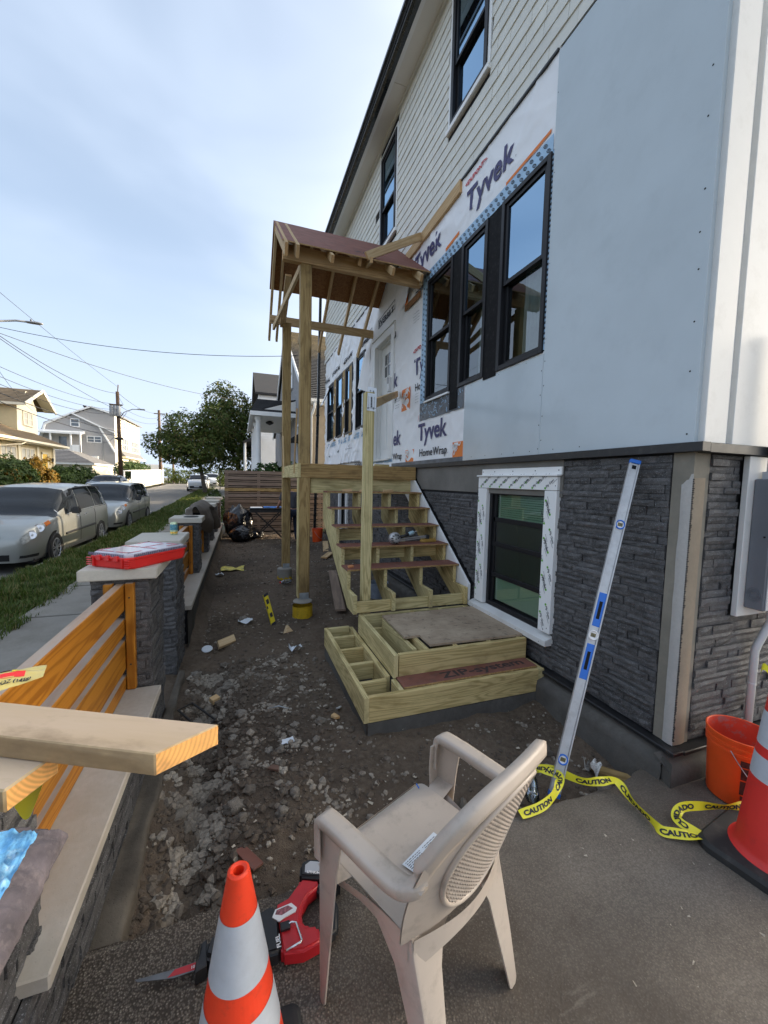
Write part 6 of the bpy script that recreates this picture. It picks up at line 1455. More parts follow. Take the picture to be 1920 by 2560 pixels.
b = B(); b.tube([(1.72, 4.27, 1.05), (1.80, 4.275, 1.068), (1.865, 4.28, 1.088)], .019, 12); b.build('handle', TOOLBLACK, ng, smooth='all'); b = B(); b.tube([(1.85, 4.28, 1.082), (1.875, 4.282, 1.092), (1.915, 4.285, 1.105), (1.925, 4.285, 1.108)], [.019, .027, .026, .012], 12); b.build('end_cap', plain('pale_teal', (.32, .45, .50), .35, .1, metal=.3), ng, smooth=True); b = B(); b.tube([(1.92, 4.285, 1.108), (1.96, 4.287, 1.118)], .005, 8); b.build('air_fitting', CHROME, ng)
b = B(); b.bar((1.73, 4.275, 1.010), (2.13, 4.37, 1.030), .022, .012); b.bar((1.73, 4.275, 1.030), (2.13, 4.37, 1.048), .022, .012); b.build('magazine', ALU, ng, bevel=.002); b = B(); b.box((2.12, 4.345, 1.005), (2.16, 4.40, 1.06)); b.build('magazine_end', TOOLBLACK, ng, bevel=.004); b = B(); b.prism([(2.02, 4.33, .978), (2.07, 4.30, .978), (2.25, 4.33, .978), (2.26, 4.42, .978), (2.10, 4.43, .978)], (0, 0, .035)); b.build('foot', plain('tan_rubber', (.45, .27, .06), .6, .2), ng, bevel=.01, seg=2)

# ---- small things on the soil
def pz(x, y): return dirt_z(x, y)
t = thing('torpedo_level', 'short yellow level with black cut-outs stuck upright in the soil', 'level', (.36, 5.02, -.08)); a0, a1 = Vector((.385, 5.0, pz(.38, 5.0) - .02)), Vector((.285, 5.09, .262)); dd = (a1 - a0).normalized(); wv = (Vector((.93, .3, 0)) - dd * Vector((.93, .3, 0)).dot(dd)).normalized(); nv_ = dd.cross(wv)
if nv_.dot(Vector((0, 0, CAM_H)) - a0) < 0: nv_ = -nv_
b = B(); b.bar(a0, a1, .030, .058, wv); b.build('body', YELLOW, t, bevel=.003); LQ = (a1 - a0).length
b = B()
for s0, s1, w0, w1 in ((.0, .10, -.03, .03), (.27, .40, -.018, .018), (.55, .63, -.03, -.012), (.68, .82, -.018, .018), (.92, 1.0, -.03, .03)):
    Q = [a0 + dd * (s * LQ + (w + .03) * .25) + wv * w + nv_ * .0157 for s, w in ((s0, w0), (s1, w0), (s1, w1), (s0, w1))]; b.poly(Q)
b.build('cut_outs', BLACKINK, t, recalc=False)
def offcut(name, label, pts, hgt, mat=FRESH, cat='offcut', cx=0, cy=0, rz=0, z=None):
    t = B(); t.prism([(x, y, 0) for x, y in pts], (0, 0, hgt)); me = t.mesh(name, mat, bevel=.002); o = link(name, me); o.location = (cx, cy, (pz(cx, cy) if z is None else z) + .012); o.rotation_euler = (.10, -.08, rz); return tag(o, label, cat, 'wood offcuts and scraps on the soil')
o = offcut('wood_offcut', 'pale slant-cut board offcut lying by the front wall', [(-.13, -.04), (.09, -.045), (.13, .045), (-.09, .045)], .036, cx=-.155, cy=4.56, rz=.75); o.rotation_euler = (.5, 0, .75)
o = offcut('wood_offcut', 'small pale triangular block beside the yellow footing', [(-.055, -.03), (.055, -.03), (.0, .055)], .05, cx=.51, cy=4.72, rz=.3); o.rotation_euler = (1.2, 0, .4)
offcut('wood_offcut', 'small square block of new wood beside a pale lump of rubble', [(-.033, -.03), (.033, -.03), (.033, .03), (-.033, .03)], .045, cx=-.21, cy=3.52, rz=.6)
o = offcut('wood_offcut', 'white wedge of trim lying next to the wooden frame', [(-.05, -.03), (.06, .0), (.03, .035)], .012, TRIM, cx=.715, cy=2.93, rz=.9); o.rotation_euler = (-.5, .3, .9)
offcut('wood_offcut', 'splintered brown bark chip near the concrete pad', [(-.03, -.02), (.035, -.012), (.02, .03), (-.02, .018)], .02, SPF, cx=.66, cy=2.80, rz=2.0)
offcut('wood_offcut', 'reddish shard of brick in the middle of the dug soil', [(-.035, -.012), (.04, -.018), (.025, .015), (-.02, .02)], .015, plain('brick_shard', (.15, .085, .06), .9, .3, 20), 'shard', .18, 2.32, -.5)
offcut('wood_offcut', 'long reddish board scrap by the driveway edge left of the chair', [(-.09, -.02), (.08, -.03), (.09, .02), (-.06, .025)], .012, REDPANEL, cx=.03, cy=1.86, rz=-1.0)
offcut('wood_offcut', 'short dark plank lying in the soil at the house corner', [(-.16, -.035), (.16, -.035), (.16, .035), (-.16, .035)], .02, PT_OLD, cx=2.20, cy=1.74, rz=-.95)
for i, (p0_, p1_, lab) in enumerate((((1.93, 9.4, 0.0), (2.15, 10.6, .05), 'loose pale batten lying behind the stair stringer'), ((1.72, 8.6, .0), (1.98, 9.1, .02), 'shorter pale batten lying below the first behind the stairs'), ((1.25, 5.1, -.03), (1.6, 7.2, .02), 'weathered board lying under the stairs'))):
    t = thing('batten', lab, 'batten', p0_); board('plank', p0_, p1_, .14, .03, (1, 0, 0), SPF if i < 2 else SLAT, t)
def scrap(label, x, y, s, mat, cat='scrap', seed=1, h=.03, z=None):
    r = random.Random(seed); b = B(); z0 = (pz(x, y) if z is None else z) + .006
    b.grid(lambda u, v: (x + (u - .5) * s * 1.4 + .15 * s * noise.noise(Vector((u * 3, v * 3, seed))), y + (v - .5) * s + .1 * s * noise.noise(Vector((u * 3, v * 3, seed + 5))), z0 + h * (.5 + noise.noise(Vector((u * 2.6, v * 2.6, seed * 1.7))))), 9, 9)
    return tag(b.build('paper_scrap', mat, None, smooth='all', recalc=False), label, cat, 'litter on the soil')
scrap('torn yellow and black paper lying on the soil beyond the front wall', -.15, 8.1, .30, plain('yellow_paper', (.72, .60, .10), .6, .5, 9, grime=((.05, .05, .05), .9)), seed=3, h=.05); scrap('crumpled white paper near the steps of green lumber', .53, 4.12, .09, PAPER, seed=5, h=.08)
scrap('small flat white paper scrap in the middle of the dirt', .29, 2.59, .055, PAPER, seed=6, h=.015); scrap('torn pale bluish paper by the grey rubble', .05, 5.15, .12, PAPER, seed=8, h=.05); scrap('white paper scrap at the foot of the dark wall', -.36, 7.7, .10, PAPER, seed=9, h=.06)
o = scrap('crumpled ball of patterned paper by the house corner', 2.075, 1.80, .07, plain('printed_paper', (.62, .60, .56), .6, .6, 90), seed=12, h=.10); scrap('white litter lying in the verge grass', -2.95, 6.0, .14, PAPER, seed=15, h=.09, z=-.05); scrap('second white litter beside the first in the verge grass', -3.1, 6.15, .10, PAPER, seed=16, h=.09, z=-.05)
b = B(); b.lathe([(0, 0), (.05, 0), (.055, .006), (.05, .012), (0, .010)], 14, Matrix.Translation((-.335, 4.45, pz(-.33, 4.45) + .02)) @ Matrix.Rotation(.3, 4, 'X')); tag(b.build('plastic_disc', PAPER, None, smooth=True), 'white round plastic piece lying by the base of the gate pillar', 'litter', 'litter on the soil')
b = B(); P = [(-.366, 3.365), (-.19, 3.175), (-.26, 3.06), (-.44, 3.18), (-.366, 3.365)]; b.tube([(x, y, pz(x, y) + .045 + .03 * (i % 2)) for i, (x, y) in enumerate(P)], .008, 8); tag(b.build('wire_frame', ROD, None, smooth=True), 'bent black iron frame half buried among rubble', 'frame')
b = B(); b.tube([(.19, 3.0, pz(.19, 3) + .02), (.265, 2.985, pz(.26, 3) + .03), (.34, 2.96, pz(.34, 3) + .02)], .004, 6); tag(b.build('bent_nail', STEEL, None, smooth='all'), 'thin curved metal rod lying on bare soil', 'rod')
def bottle(name, label, p, d_, r_, L, mat, cap, seed=0):
    t = thing(name, label, 'bottle', p); d_ = Vector(d_).normalized(); q = d_.to_track_quat('Z', 'Y').to_matrix().to_4x4(); M = Matrix.Translation(p) @ q
    b = B(); b.lathe([(0, 0), (r_ * .9, 0), (r_, .01), (r_, L * .30), (r_ * .93, L * .34), (r_, L * .38), (r_, L * .62), (r_ * .5, L * .86), (r_ * .38, L * .9), (r_ * .38, L * .93)], 20, M); b.build('body', mat, t, smooth='all')
    b = B(); b.lathe([(r_ * .42, L * .92), (r_ * .42, L), (0, L)], 14, M); b.build('cap', cap, t, smooth=True); return t
bottle('plastic_bottle', 'clear empty plastic bottle lying at the foot of the spirit level', (1.50, 1.66, -.02), (.55, .75, .05), .037, .20, CLEARPET, PAPER); bottle('plastic_bottle', 'small bottle with a red cap lying in front of the farther footing', (.80, 6.86, -.03), (-.8, -.35, .0), .035, .20, CLEARPET, BAGRED)
for k, (x, y, s) in enumerate(((1.30, 5.02, .06), (1.55, 5.0, .09), (1.86, 5.0, .07))): offcut('wood_offcut', ('long', 'middle', 'short')[k] + ' pale offcut resting on the topmost stair tread', [(-s, -.02), (s, -.025), (s * .8, .02), (-s, .02)], .03, FRESH, cx=x, cy=y + .02, rz=.1 * k, z=1.545)
offcut('wood_offcut', 'bright orange wood chip on the lowest red tread by the newel post', [(-.03, -.02), (.03, -.015), (.02, .02), (-.03, .02)], .02, plain('copper_chip', (.6, .25, .1), .5, .2), cx=1.09, cy=4.02, z=.775)
tub = thing('plastic_tub', 'grey clear plastic tub under the stairs', 'tub', (1.95, 5.6, -.05)); b = B(); b.lathe([(0, 0), (.12, 0), (.15, .22), (.155, .22), (.155, .235), (.148, .235), (.12, .01), (0, .01)], 24); b.build('shell', plain('cloudy_plastic', (.26, .30, .36), .4, .2, 10), tub, local=True, smooth=True)
# individual rocks
RL = [(-.115, 3.643, .055), (.002, 3.043, .050), (-.329, 3.173, .05), (.122, 3.005, .024), (.360, 2.770, .028), (.327, 2.677, .031), (.533, 2.737, .040), (.470, 2.535, .030), (.166, 2.568, .026), (.240, 2.518, .030), (.019, 2.477, .036), (-.053, 2.478, .021), (-.079, 2.363, .040), (-.036, 2.187, .056), (.047, 2.258, .035), (.229, 2.358, .024), (.298, 2.309, .024), (.200, 2.193, .025), (.250, 2.177, .022), (.274, 2.095, .033), (.218, 2.131, .026), (.197, 2.017, .030), (-.324, 2.291, .036), (-.279, 2.224, .035), (-.245, 2.239, .032), (-.215, 2.408, .028), (-.326, 2.404, .025), (.003, 2.081, .030), (-.051, 2.827, .032), (-.259, 3.389, .037), (-.393, 3.937, .05), (-.116, 2.460, .022), (.211, 2.063, .018), (-.206, 3.286, .04), (-.152, 4.111, .037), (.606, 4.199, .03), (.031, 5.214, .06), (.703, 3.912, .03), (2.06, 1.665, .055), (-.40, 1.66, .035), (1.93, 2.06, .05), (1.18, 1.84, .03), (.64, 1.89, .022)]
SZ = ('big', 'middling', 'small'); TN = ('pale', 'brownish', 'grey pitted', 'jagged', 'rounded', 'flat')
def where(x, y):
    if y > 4.4: return 'far back by the footings'
    if x > 1.7: return 'by the spirit level at the house corner'
    if x > 1.0: return 'in front of the wooden frame'
    if x < -.2: return 'in the trench by the dark wall' if y < 2.6 else 'beside the stone pillars'
    return 'near the slab edge' if y < 2.15 else ('in the rubble patch mid yard' if y < 2.6 else ('left of the wooden frame' if x > .3 else 'beyond the rubble patch'))
used = {}
for k, (x, y, s) in enumerate(RL):
    base = '%s %s lump of rubble %s' % (SZ[0] if s > .042 else SZ[1] if s > .028 else SZ[2], TN[(k * 5 + k // 6) % 6], where(x, y)); n = used.get(base, 0); used[base] = n + 1
    if n: base = base.replace(' lump', ', paired lump' if n == 1 else ', third lump')
    rock_at(x, y, s, base, k)

# ---- back fence, bin bags, table, worker
fn = thing('slat_fence', 'tall fence of horizontal grey brown slats across the back of the yard', 'fence', (1, 13.3, 0))
z = .04; k = 0
while z < 1.93:
    w = .100 if k % 2 == 0 else .034; board('slat', (-.46, 13.30, z + w / 2), (2.62, 13.30 + .004 * (k % 3), z + w / 2), w, .022, Z, SLAT if k != 14 else PT_OLD, fn, .002); z += w + (.020 if k % 2 == 0 else .026); k += 1
for x in (-.40, .55, 1.5, 2.5): board('post', (x, 13.36, -.1), (x, 13.36, 1.92), .089, .089, (1, 0, 0), SLAT, fn)
b = B(); b.box((-.46, 13.42, -.1), (2.62, 13.44, 1.88)); b.build('gap_shade_sheet', SHADOWGAP, fn)  # black sheet added to stand in for the shade between slats
def binbag(x, y, r_, h, label, seed):
    bm = bmesh.new(); bmesh.ops.create_icosphere(bm, subdivisions=5, radius=1)
    for v in bm.verts:
        c_ = v.co.copy(); k = 1 + .22 * noise.noise(c_ * 1.5 + Vector((seed, 0, 0))) - .10 * abs(noise.noise(c_ * 4 + Vector((0, seed, 0)))) - .05 * abs(noise.noise(c_ * 9 + Vector((0, seed, 3))))
        zz = (c_.z + 1) / 2; neck = 1 - .55 * sstep(.72, 1.0, zz); v.co = Vector((c_.x * r_ * k * neck, c_.y * r_ * k * neck, max(0, zz * h * (.9 + .1 * k))))
    me = bpy.data.meshes.new('bin_bag'); bm.to_mesh(me); bm.free(); me.materials.append(BAGPLASTIC); me.polygons.foreach_set('use_smooth', [True] * len(me.polygons)); o = link('bin_bag', me); o.location = (x, y, -.04); return tag(o, label, 'rubbish bag', 'black bags by the back fence')
binbag(-.02, 11.9, .36, 1.02, 'tallest black rubbish bag leaning on the slatted fence', 1); binbag(.02, 11.45, .30, .48, 'squat black rubbish bag in front of the tallest one', 5); binbag(.36, 11.85, .28, .36, 'low black rubbish bag spilling towards the folding table', 9); binbag(-.20, 12.5, .26, .95, 'black rubbish bag wedged between pillar and fence', 13)
tb = thing('folding_table', 'black folding work table with a blue sheet on it before the fence', 'table', (.75, 11.9, 0))
b = B(); b.box((.22, 11.6, .85), (1.25, 12.2, .885)); b.build('tabletop', CARDARK, tb, bevel=.01); b = B(); b.box((.25, 11.63, .76), (1.22, 12.17, .848)); b.build('skirt', RUBBER, tb)
for y in (11.66, 12.14):
    for s in (0, 1):
        b = B(); b.bar((.35 if s else 1.15, y + .02 * s, 0), (1.15 if s else .35, y + .02 * s, .80), .035, .03); b.build('leg', ROD, tb)
t = thing('blue_sheet', 'folded blue plastic sheet lying on the folding table', 'sheet', (.9, 11.9, .886)); b = B(); b.grid(lambda u, v: (.62 + .5 * u, 11.68 + .4 * v, .90 + .02 * fbm(u * 3, v * 3, 6)), 14, 12); b.build('sheet', PLASTICBLUE, t, smooth='all', recalc=False)
t = thing('white_tray', 'flat white tray beside the blue sheet on the table', 'tray', (.4, 11.9, .886)); b = B(); b.box((.26, 11.66, .887), (.58, 11.95, .90)); b.build('tray', PAPER, t, bevel=.004)

def skin_mesh(verts, edges, radii, sub=2, root=0):
    me = bpy.data.meshes.new('figure'); me.from_pydata(verts, edges, []); o = bpy.data.objects.new('figure', me); COL.objects.link(o)
    mod = o.modifiers.new('s', 'SKIN'); mod.use_smooth_shade = True
    for i, v in enumerate(me.skin_vertices[0].data): v.radius = (radii[i], radii[i]) if not isinstance(radii[i], tuple) else radii[i]; v.use_root = (i == root)
    sm = o.modifiers.new('d', 'SUBSURF'); sm.levels = sub; sm.render_levels = sub
    dg = bpy.context.evaluated_depsgraph_get(); dg.update(); m2 = bpy.data.meshes.new_from_object(o.evaluated_get(dg)); bpy.data.objects.remove(o); bpy.data.meshes.remove(me)
    m2.polygons.foreach_set('use_smooth', [True] * len(m2.polygons)); return m2
# worker bending forward, seen from behind between the porch posts
pr = thing('person', 'dark haired person in grey t-shirt and jeans bending forward behind the porch posts', 'person', (1.32, 10.9, -.02), radians(18))
J = [(0, 0, .88), (0, .05, 1.02), (-.01, .13, 1.18), (-.015, .19, 1.31), (-.02, .24, 1.40), (-.03, .28, 1.455), (-.03, .31, 1.53), (-.03, .325, 1.585),
     (-.19, .20, 1.315), (-.25, .27, 1.08), (-.23, .46, .95), (-.22, .53, .925), (.17, .19, 1.315), (.23, .26, 1.07), (.20, .45, .94), (.19, .52, .915),
     (-.10, -.01, .84), (-.12, .03, .47), (-.13, -.03, .08), (-.13, .08, .03), (.10, -.01, .84), (.12, .05, .47), (.13, -.02, .08), (.13, .09, .03)]
E = [(0, 1), (1, 2), (2, 3), (3, 4), (4, 5), (5, 6), (6, 7), (3, 8), (8, 9), (9, 10), (10, 11), (3, 12), (12, 13), (13, 14), (14, 15), (0, 16), (16, 17), (17, 18), (18, 19), (0, 20), (20, 21), (21, 22), (22, 23)]
R_ = [(.15, .11), (.145, .11), (.155, .115), (.15, .10), .058, .062, .088, .062, .062, .045, .034, .028, .062, .045, .034, .028, .088, .062, .042, .036, .088, .062, .042, .036]
def bodypart(name, me, mat): me.materials.clear(); me.materials.append(mat); return link(name, me, pr)
bodypart('body', skin_mesh(J, E, R_), SKIN)
sel = [0, 1, 2, 3, 4, 8, 9, 12, 13]; mp_ = {v: i for i, v in enumerate(sel)}; J2 = [J[v] for v in sel]; J2[mp_[9]] = tuple(Vector(J[8]).lerp(Vector(J[9]), .75)); J2[mp_[13]] = tuple(Vector(J[12]).lerp(Vector(J[13]), .75)); J2[mp_[4]] = tuple(Vector(J[3]).lerp(Vector(J[4]), .45)); J2[0] = (0, -.005, .86)
bodypart('shirt', skin_mesh(J2, [(mp_[a], mp_[c]) for a, c in E if a in mp_ and c in mp_], [(.172, .13), (.168, .132), (.175, .135), (.168, .12), .075, .082, .068, .082, .068]), SHIRT)
sel = [0, 16, 17, 18, 20, 21, 22]; mp_ = {v: i for i, v in enumerate(sel)}; bodypart('trousers', skin_mesh([J[v] for v in sel], [(mp_[a], mp_[c]) for a, c in E if a in mp_ and c in mp_], [(.162, .122), .105, .080, .062, .105, .080, .062]), JEANS)
bm = bmesh.new(); bmesh.ops.create_icosphere(bm, subdivisions=3, radius=1); bm2 = bpy.data.meshes.new('hair')
for v in bm.verts: v.co = Vector((-.03 + v.co.x * .098, .305 + v.co.y * .108 - .012, 1.545 + v.co.z * .098 + .012 * max(0, -v.co.y)))
bmesh.ops.delete(bm, geom=[v for v in bm.verts if v.co.y > .345 and v.co.z < 1.56 or v.co.z < 1.475], context='VERTS'); bm.to_mesh(bm2); bm.free(); bm2.polygons.foreach_set('use_smooth', [True] * len(bm2.polygons)); bodypart('hair', bm2, HAIR)
for s in (-.13, .13): b = B(); b.hexa([(s - .045, -.09, 0), (s + .045, -.09, 0), (s + .05, .17, 0), (s - .05, .17, 0), (s - .038, -.075, .10), (s + .038, -.075, .10), (s + .035, .12, .06), (s - .035, .12, .06)]); b.build('shoe', TOOLBLACK if s < 0 else plain('shoe_tan', (.12, .09, .06), .8), pr, local=True, bevel=.015, seg=2, smooth=True)
# ================================================================== NEIGHBOURS
def laps(parent, name, p0, p1, z0, z1, pitch, nrm, mat, clip=None, th=.014):
    """clapboard courses, each one a board; clip(z) -> (t0, t1) limits along p0..p1"""
    p0, p1, nrm = Vector(p0), Vector(p1), Vector(nrm); z = z0
    while z < z1 - .02:
        h = min(pitch, z1 - z); t0, t1 = clip(z + h * .5) if clip else (0, 1)
        if t1 > t0:
            a, c = p0.lerp(p1, t0), p0.lerp(p1, t1); up = Vector((0, 0, 1)); o1, o0 = nrm * th, nrm * .001; b = B()
            b.hexa([a + up * z, a + up * z + o1, c + up * z + o1, c + up * z, a + up * (z + h), a + up * (z + h) + o0 + nrm * .002, c + up * (z + h) + o0 + nrm * .002, c + up * (z + h)]); b.build(name, mat, parent, recalc=True)
        z += pitch
def shingle_slope(parent, p_lo0, p_lo1, p_hi0, p_hi1, n, mat, th=.03, name='roof_course'):
    A, Bq, C, D = map(Vector, (p_lo0, p_lo1, p_hi1, p_hi0)); nn = (Bq - A).cross(D - A).normalized()
    if nn.z < 0: nn = -nn
    for k in range(n):
        u, v = k / n, (k + 1) / n; a, c, d_, e = A.lerp(D, u), Bq.lerp(C, u), Bq.lerp(C, v), A.lerp(D, v); b = B()
        b.hexa([a - nn * .02, c - nn * .02, d_ - nn * .02, e - nn * .02, a + nn * th, c + nn * th, d_ + nn * .004, e + nn * .004]); b.build(name, mat, parent)
def far_window(parent, org, r, w, h, nrm, frame_m, sashes=1, glassm=None, bars=0):
    """a trimmed window on a wall: org lower-left corner, r along wall"""
    org, r, nrm = Vector(org), Vector(r).normalized(), Vector(nrm); up = Vector((0, 0, 1)); b = B(); t = .09
    def bx(x0, x1, z0, z1, d0, d1):
        P = [org + r * x + up * z + nrm * d for z in (z0, z1) for x, d in ((x0, d0), (x1, d0), (x1, d1), (x0, d1))]; b.hexa(P)
    bx(-t, 0, -t, h + t, 0, .05); bx(w, w + t, -t, h + t, 0, .05); bx(0, w, -t, 0, 0, .06); bx(0, w, h, h + t, 0, .05); bx(0, w, h * .5 - .025, h * .5 + .025, 0, .04)
    for k in range(1, sashes): bx(w * k / sashes - .04, w * k / sashes + .04, 0, h, 0, .045)
    f = b.build('window', frame_m, parent); g = B(); g.raw([org + nrm * .018, org + r * w + nrm * .018, org + r * w + up * h + nrm * .018, org + up * h + nrm * .018], [(0, 1, 2, 3)]); g.build('pane', glassm or FARPANE, f); return f
FARPANE = plain('far_pane', (.10, .12, .14), .08, .3, 2, spec=.8); FARPANE_TEAL = plain('far_pane_teal', (.14, .24, .27), .1, .2, 1); CURTAINPANE = plain('far_curtain', (.46, .44, .38), .3, .2, 1)
NX, NY = 2.32, 14.7; nbh = thing('neighbour_house', 'neighbouring house with lichened shingle roof and beige clapboards beyond the slat fence', 'house', (NX, NY, 0))
EZ, RZn, RYn = 4.55, 9.25, 21.9
b = B(); b.prism([(NX + .03, NY + .03, -.2), (NX + .03, 29.1, -.2), (NX + .03, 29.1, EZ), (NX + .03, RYn, RZn - .15), (NX + .03, NY + .03, EZ)], (10, 0, 0)); b.build('wall', BEIGESID, nbh)
laps(nbh, 'clapboard', (NX, NY, 0), (NX + 6, NY, 0), .9, EZ - .02, .112, (0, -1, 0), BEIGESID)
laps(nbh, 'gable_clapboard', (NX, NY, 0), (NX, 29, 0), 1.6, RZn - .1, .115, (-1, 0, 0), GREYSHAKE, lambda z: (0, 1) if z < EZ else ((z - EZ) / (RZn - EZ) * .5 * .997, 1 - (z - EZ) / (RZn - EZ) * .5 * .997))
shingle_slope(nbh, (NX - .12, NY - .28, EZ + .02), (NX + 8, NY - .28, EZ + .02), (NX - .12, RYn, RZn + .12), (NX + 8, RYn, RZn + .12), 46, LICHEN)
shingle_slope(nbh, (NX - .12, 29.3, EZ), (NX + 8, 29.3, EZ), (NX - .12, RYn, RZn + .12), (NX + 8, RYn, RZn + .12), 8, ROOFDARK)
b = B(); b.bar((NX - .15, NY - .3, EZ - .06), (NX - .15, RYn, RZn + .04), .05, .18); b.bar((NX - .15, 29.3, EZ - .06), (NX - .15, RYn, RZn + .04), .05, .18); b.build('rake_board', TRIM, nbh)
b = B(); b.box((NX - .1, NY - .40, EZ - .10), (NX + 8, NY - .29, EZ + .01)); b.box((NX - .05, NY - .29, EZ - .16), (NX + 8, NY, EZ - .08)); b.build('gutter', TRIM, nbh)
b = B(); b.tube([(NX + .16, NY - .34, EZ - .1), (NX + .16, NY - .30, EZ - .3), (NX + .10, NY - .08, EZ - .55), (NX + .09, NY - .06, 1.0)], .05, 8); b.build('downspout', TRIM, nbh, smooth='all'); b = B(); b.box((NX - .02, NY - .03, .9), (NX + .09, NY + .02, EZ - .1)); b.build('corner_board', TRIM, nbh)
far_window(nbh, (NX - .016, 20.2, 6.0), (0, -1, 0), .9, 1.4, (-1, 0, 0), TRIM); far_window(nbh, (NX - .016, 17.3, 2.4), (0, -1, 0), .9, 1.5, (-1, 0, 0), TRIM)
b = B(); b.hexa([(NX - .5, 16.2, 3.25), (NX, 16.2, 3.25), (NX, 17.5, 3.25), (NX - .5, 17.5, 3.25), (NX - .45, 16.2, 3.32), (NX, 16.2, 3.6), (NX, 17.5, 3.6), (NX - .45, 17.5, 3.32)]); b.build('awning', ROOFDARK, nbh)
# porch
pc = 'porch'; PX0, PY0, PY1 = .62, 18.4, 25.5
b = B(); b.hexa([(PX0 - .15, PY0 - .2, 4.50), (NX, PY0 - .2, 4.50), (NX, PY1, 4.50), (PX0 - .15, PY1, 4.50), (PX0 - .15, PY0 - .2, 4.52), (NX, PY0 - .2, 5.14), (NX, PY1, 5.14), (PX0 - .15, PY1, 4.52)]); b.build('porch_ceiling', SOFFIT, nbh)
shingle_slope(nbh, (PX0 - .15, PY1, 4.54), (PX0 - .15, PY0 - .2, 4.54), (NX, PY1, 5.2), (NX, PY0 - .2, 5.2), 8, ROOFDARK); 
shingle_slope(nbh, (PX0 - .2, PY0 - .32, 4.58), (NX - .02, PY0 - .32, 4.58), (PX0 + .1, PY0 + .6, 5.25), (NX - .02, PY0 + .6, 5.25), 10, ROOFDARK)
b = B(); b.box((PX0 - .1, PY0 - .36, 4.40), (NX - .02, PY0 - .22, 4.57)); b.box((PX0 - .22, PY0 - .36, 4.40), (PX0 - .1, PY1, 4.57)); b.build('porch_fascia', TRIM, nbh)
for y in (PY0 + .02, PY0 + 2.2, PY0 + 4.6, PY1 - .2):
    b = B(); b.lathe([(.13, 1.5), (.13, 1.62), (.115, 1.66), (.105, 4.2), (.125, 4.24), (.15, 4.30), (.15, 4.40)], 18, Matrix.Translation((PX0 + .12, y, 0))); b.build('column', TRIM, nbh, smooth=True)
b = B(); b.box((PX0 - .05, PY0 - .1, .1), (NX, PY1, 1.5)); b.build('porch_floor', SOFFIT, nbh)
b = B(); b.bar((PX0 + .12, PY0, 2.45), (PX0 + .12, PY1, 2.45), .05, .05); b.bar((PX0 + .12, PY0, 1.65), (PX0 + .12, PY1, 1.65), .04, .04)
for k in range(46): y = PY0 + .15 + k * .15; b.bar((PX0 + .12, y, 1.65), (PX0 + .12, y, 2.45), .02, .02)
b.build('railing', ROD, nbh); b = B(); b.lathe([(0, 4.3), (.07, 4.33), (.17, 4.38), (.19, 4.44), (.05, 4.5)], 18, Matrix.Translation((1.35, 20.4, 0))); b.build('ceiling_lamp', ROD, nbh, smooth=True)
# white house beyond
wh = thing('white_house', 'white clapboard house with porch glimpsed past the neighbouring porch columns', 'house', (4, 34, .4)); b = B(); b.box((1.35, 33, .3), (10, 44, 8.2)); b.build('wall', TRIM, wh)
laps(wh, 'clapboard', (1.34, 33, 0), (1.34, 44, 0), 2.4, 8, .20, (-1, 0, 0), TRIM); laps(wh, 'clapboard', (1.34, 32.99, 0), (9, 32.99, 0), 2.4, 8, .20, (0, -1, 0), TRIM)
far_window(wh, (1.9, 32.98, 5.5), (1, 0, 0), .8, 1.3, (0, -1, 0), TRIM); b = B(); b.hexa([(.2, 32, 4.4), (1.34, 32, 4.7), (1.34, 42, 4.7), (.2, 42, 4.4), (.2, 32, 4.5), (1.34, 32, 5.1), (1.34, 42, 5.1), (.2, 42, 4.5)]); b.build('porch_roof', ROOFDARK, wh)
b = B(); b.hexa([(1.1, 32.7, 8.2), (10.2, 32.7, 8.2), (10.2, 38.5, 11), (1.1, 38.5, 11), (1.1, 32.7, 8.35), (10.2, 32.7, 8.35), (10.2, 38.5, 11.2), (1.1, 38.5, 11.2)]); b.hexa([(1.1, 38.5, 11), (10.2, 38.5, 11), (10.2, 44.3, 8.2), (1.1, 44.3, 8.2), (1.1, 38.5, 11.2), (10.2, 38.5, 11.2), (10.2, 44.3, 8.35), (1.1, 44.3, 8.35)]); b.build('roof', ROOFDARK, wh)
for y in (32.3, 35.5, 39): b = B(); b.lathe([(.09, 1.2), (.08, 4.4)], 10, Matrix.Translation((.35, y, 0))); b.build('column', TRIM, wh)

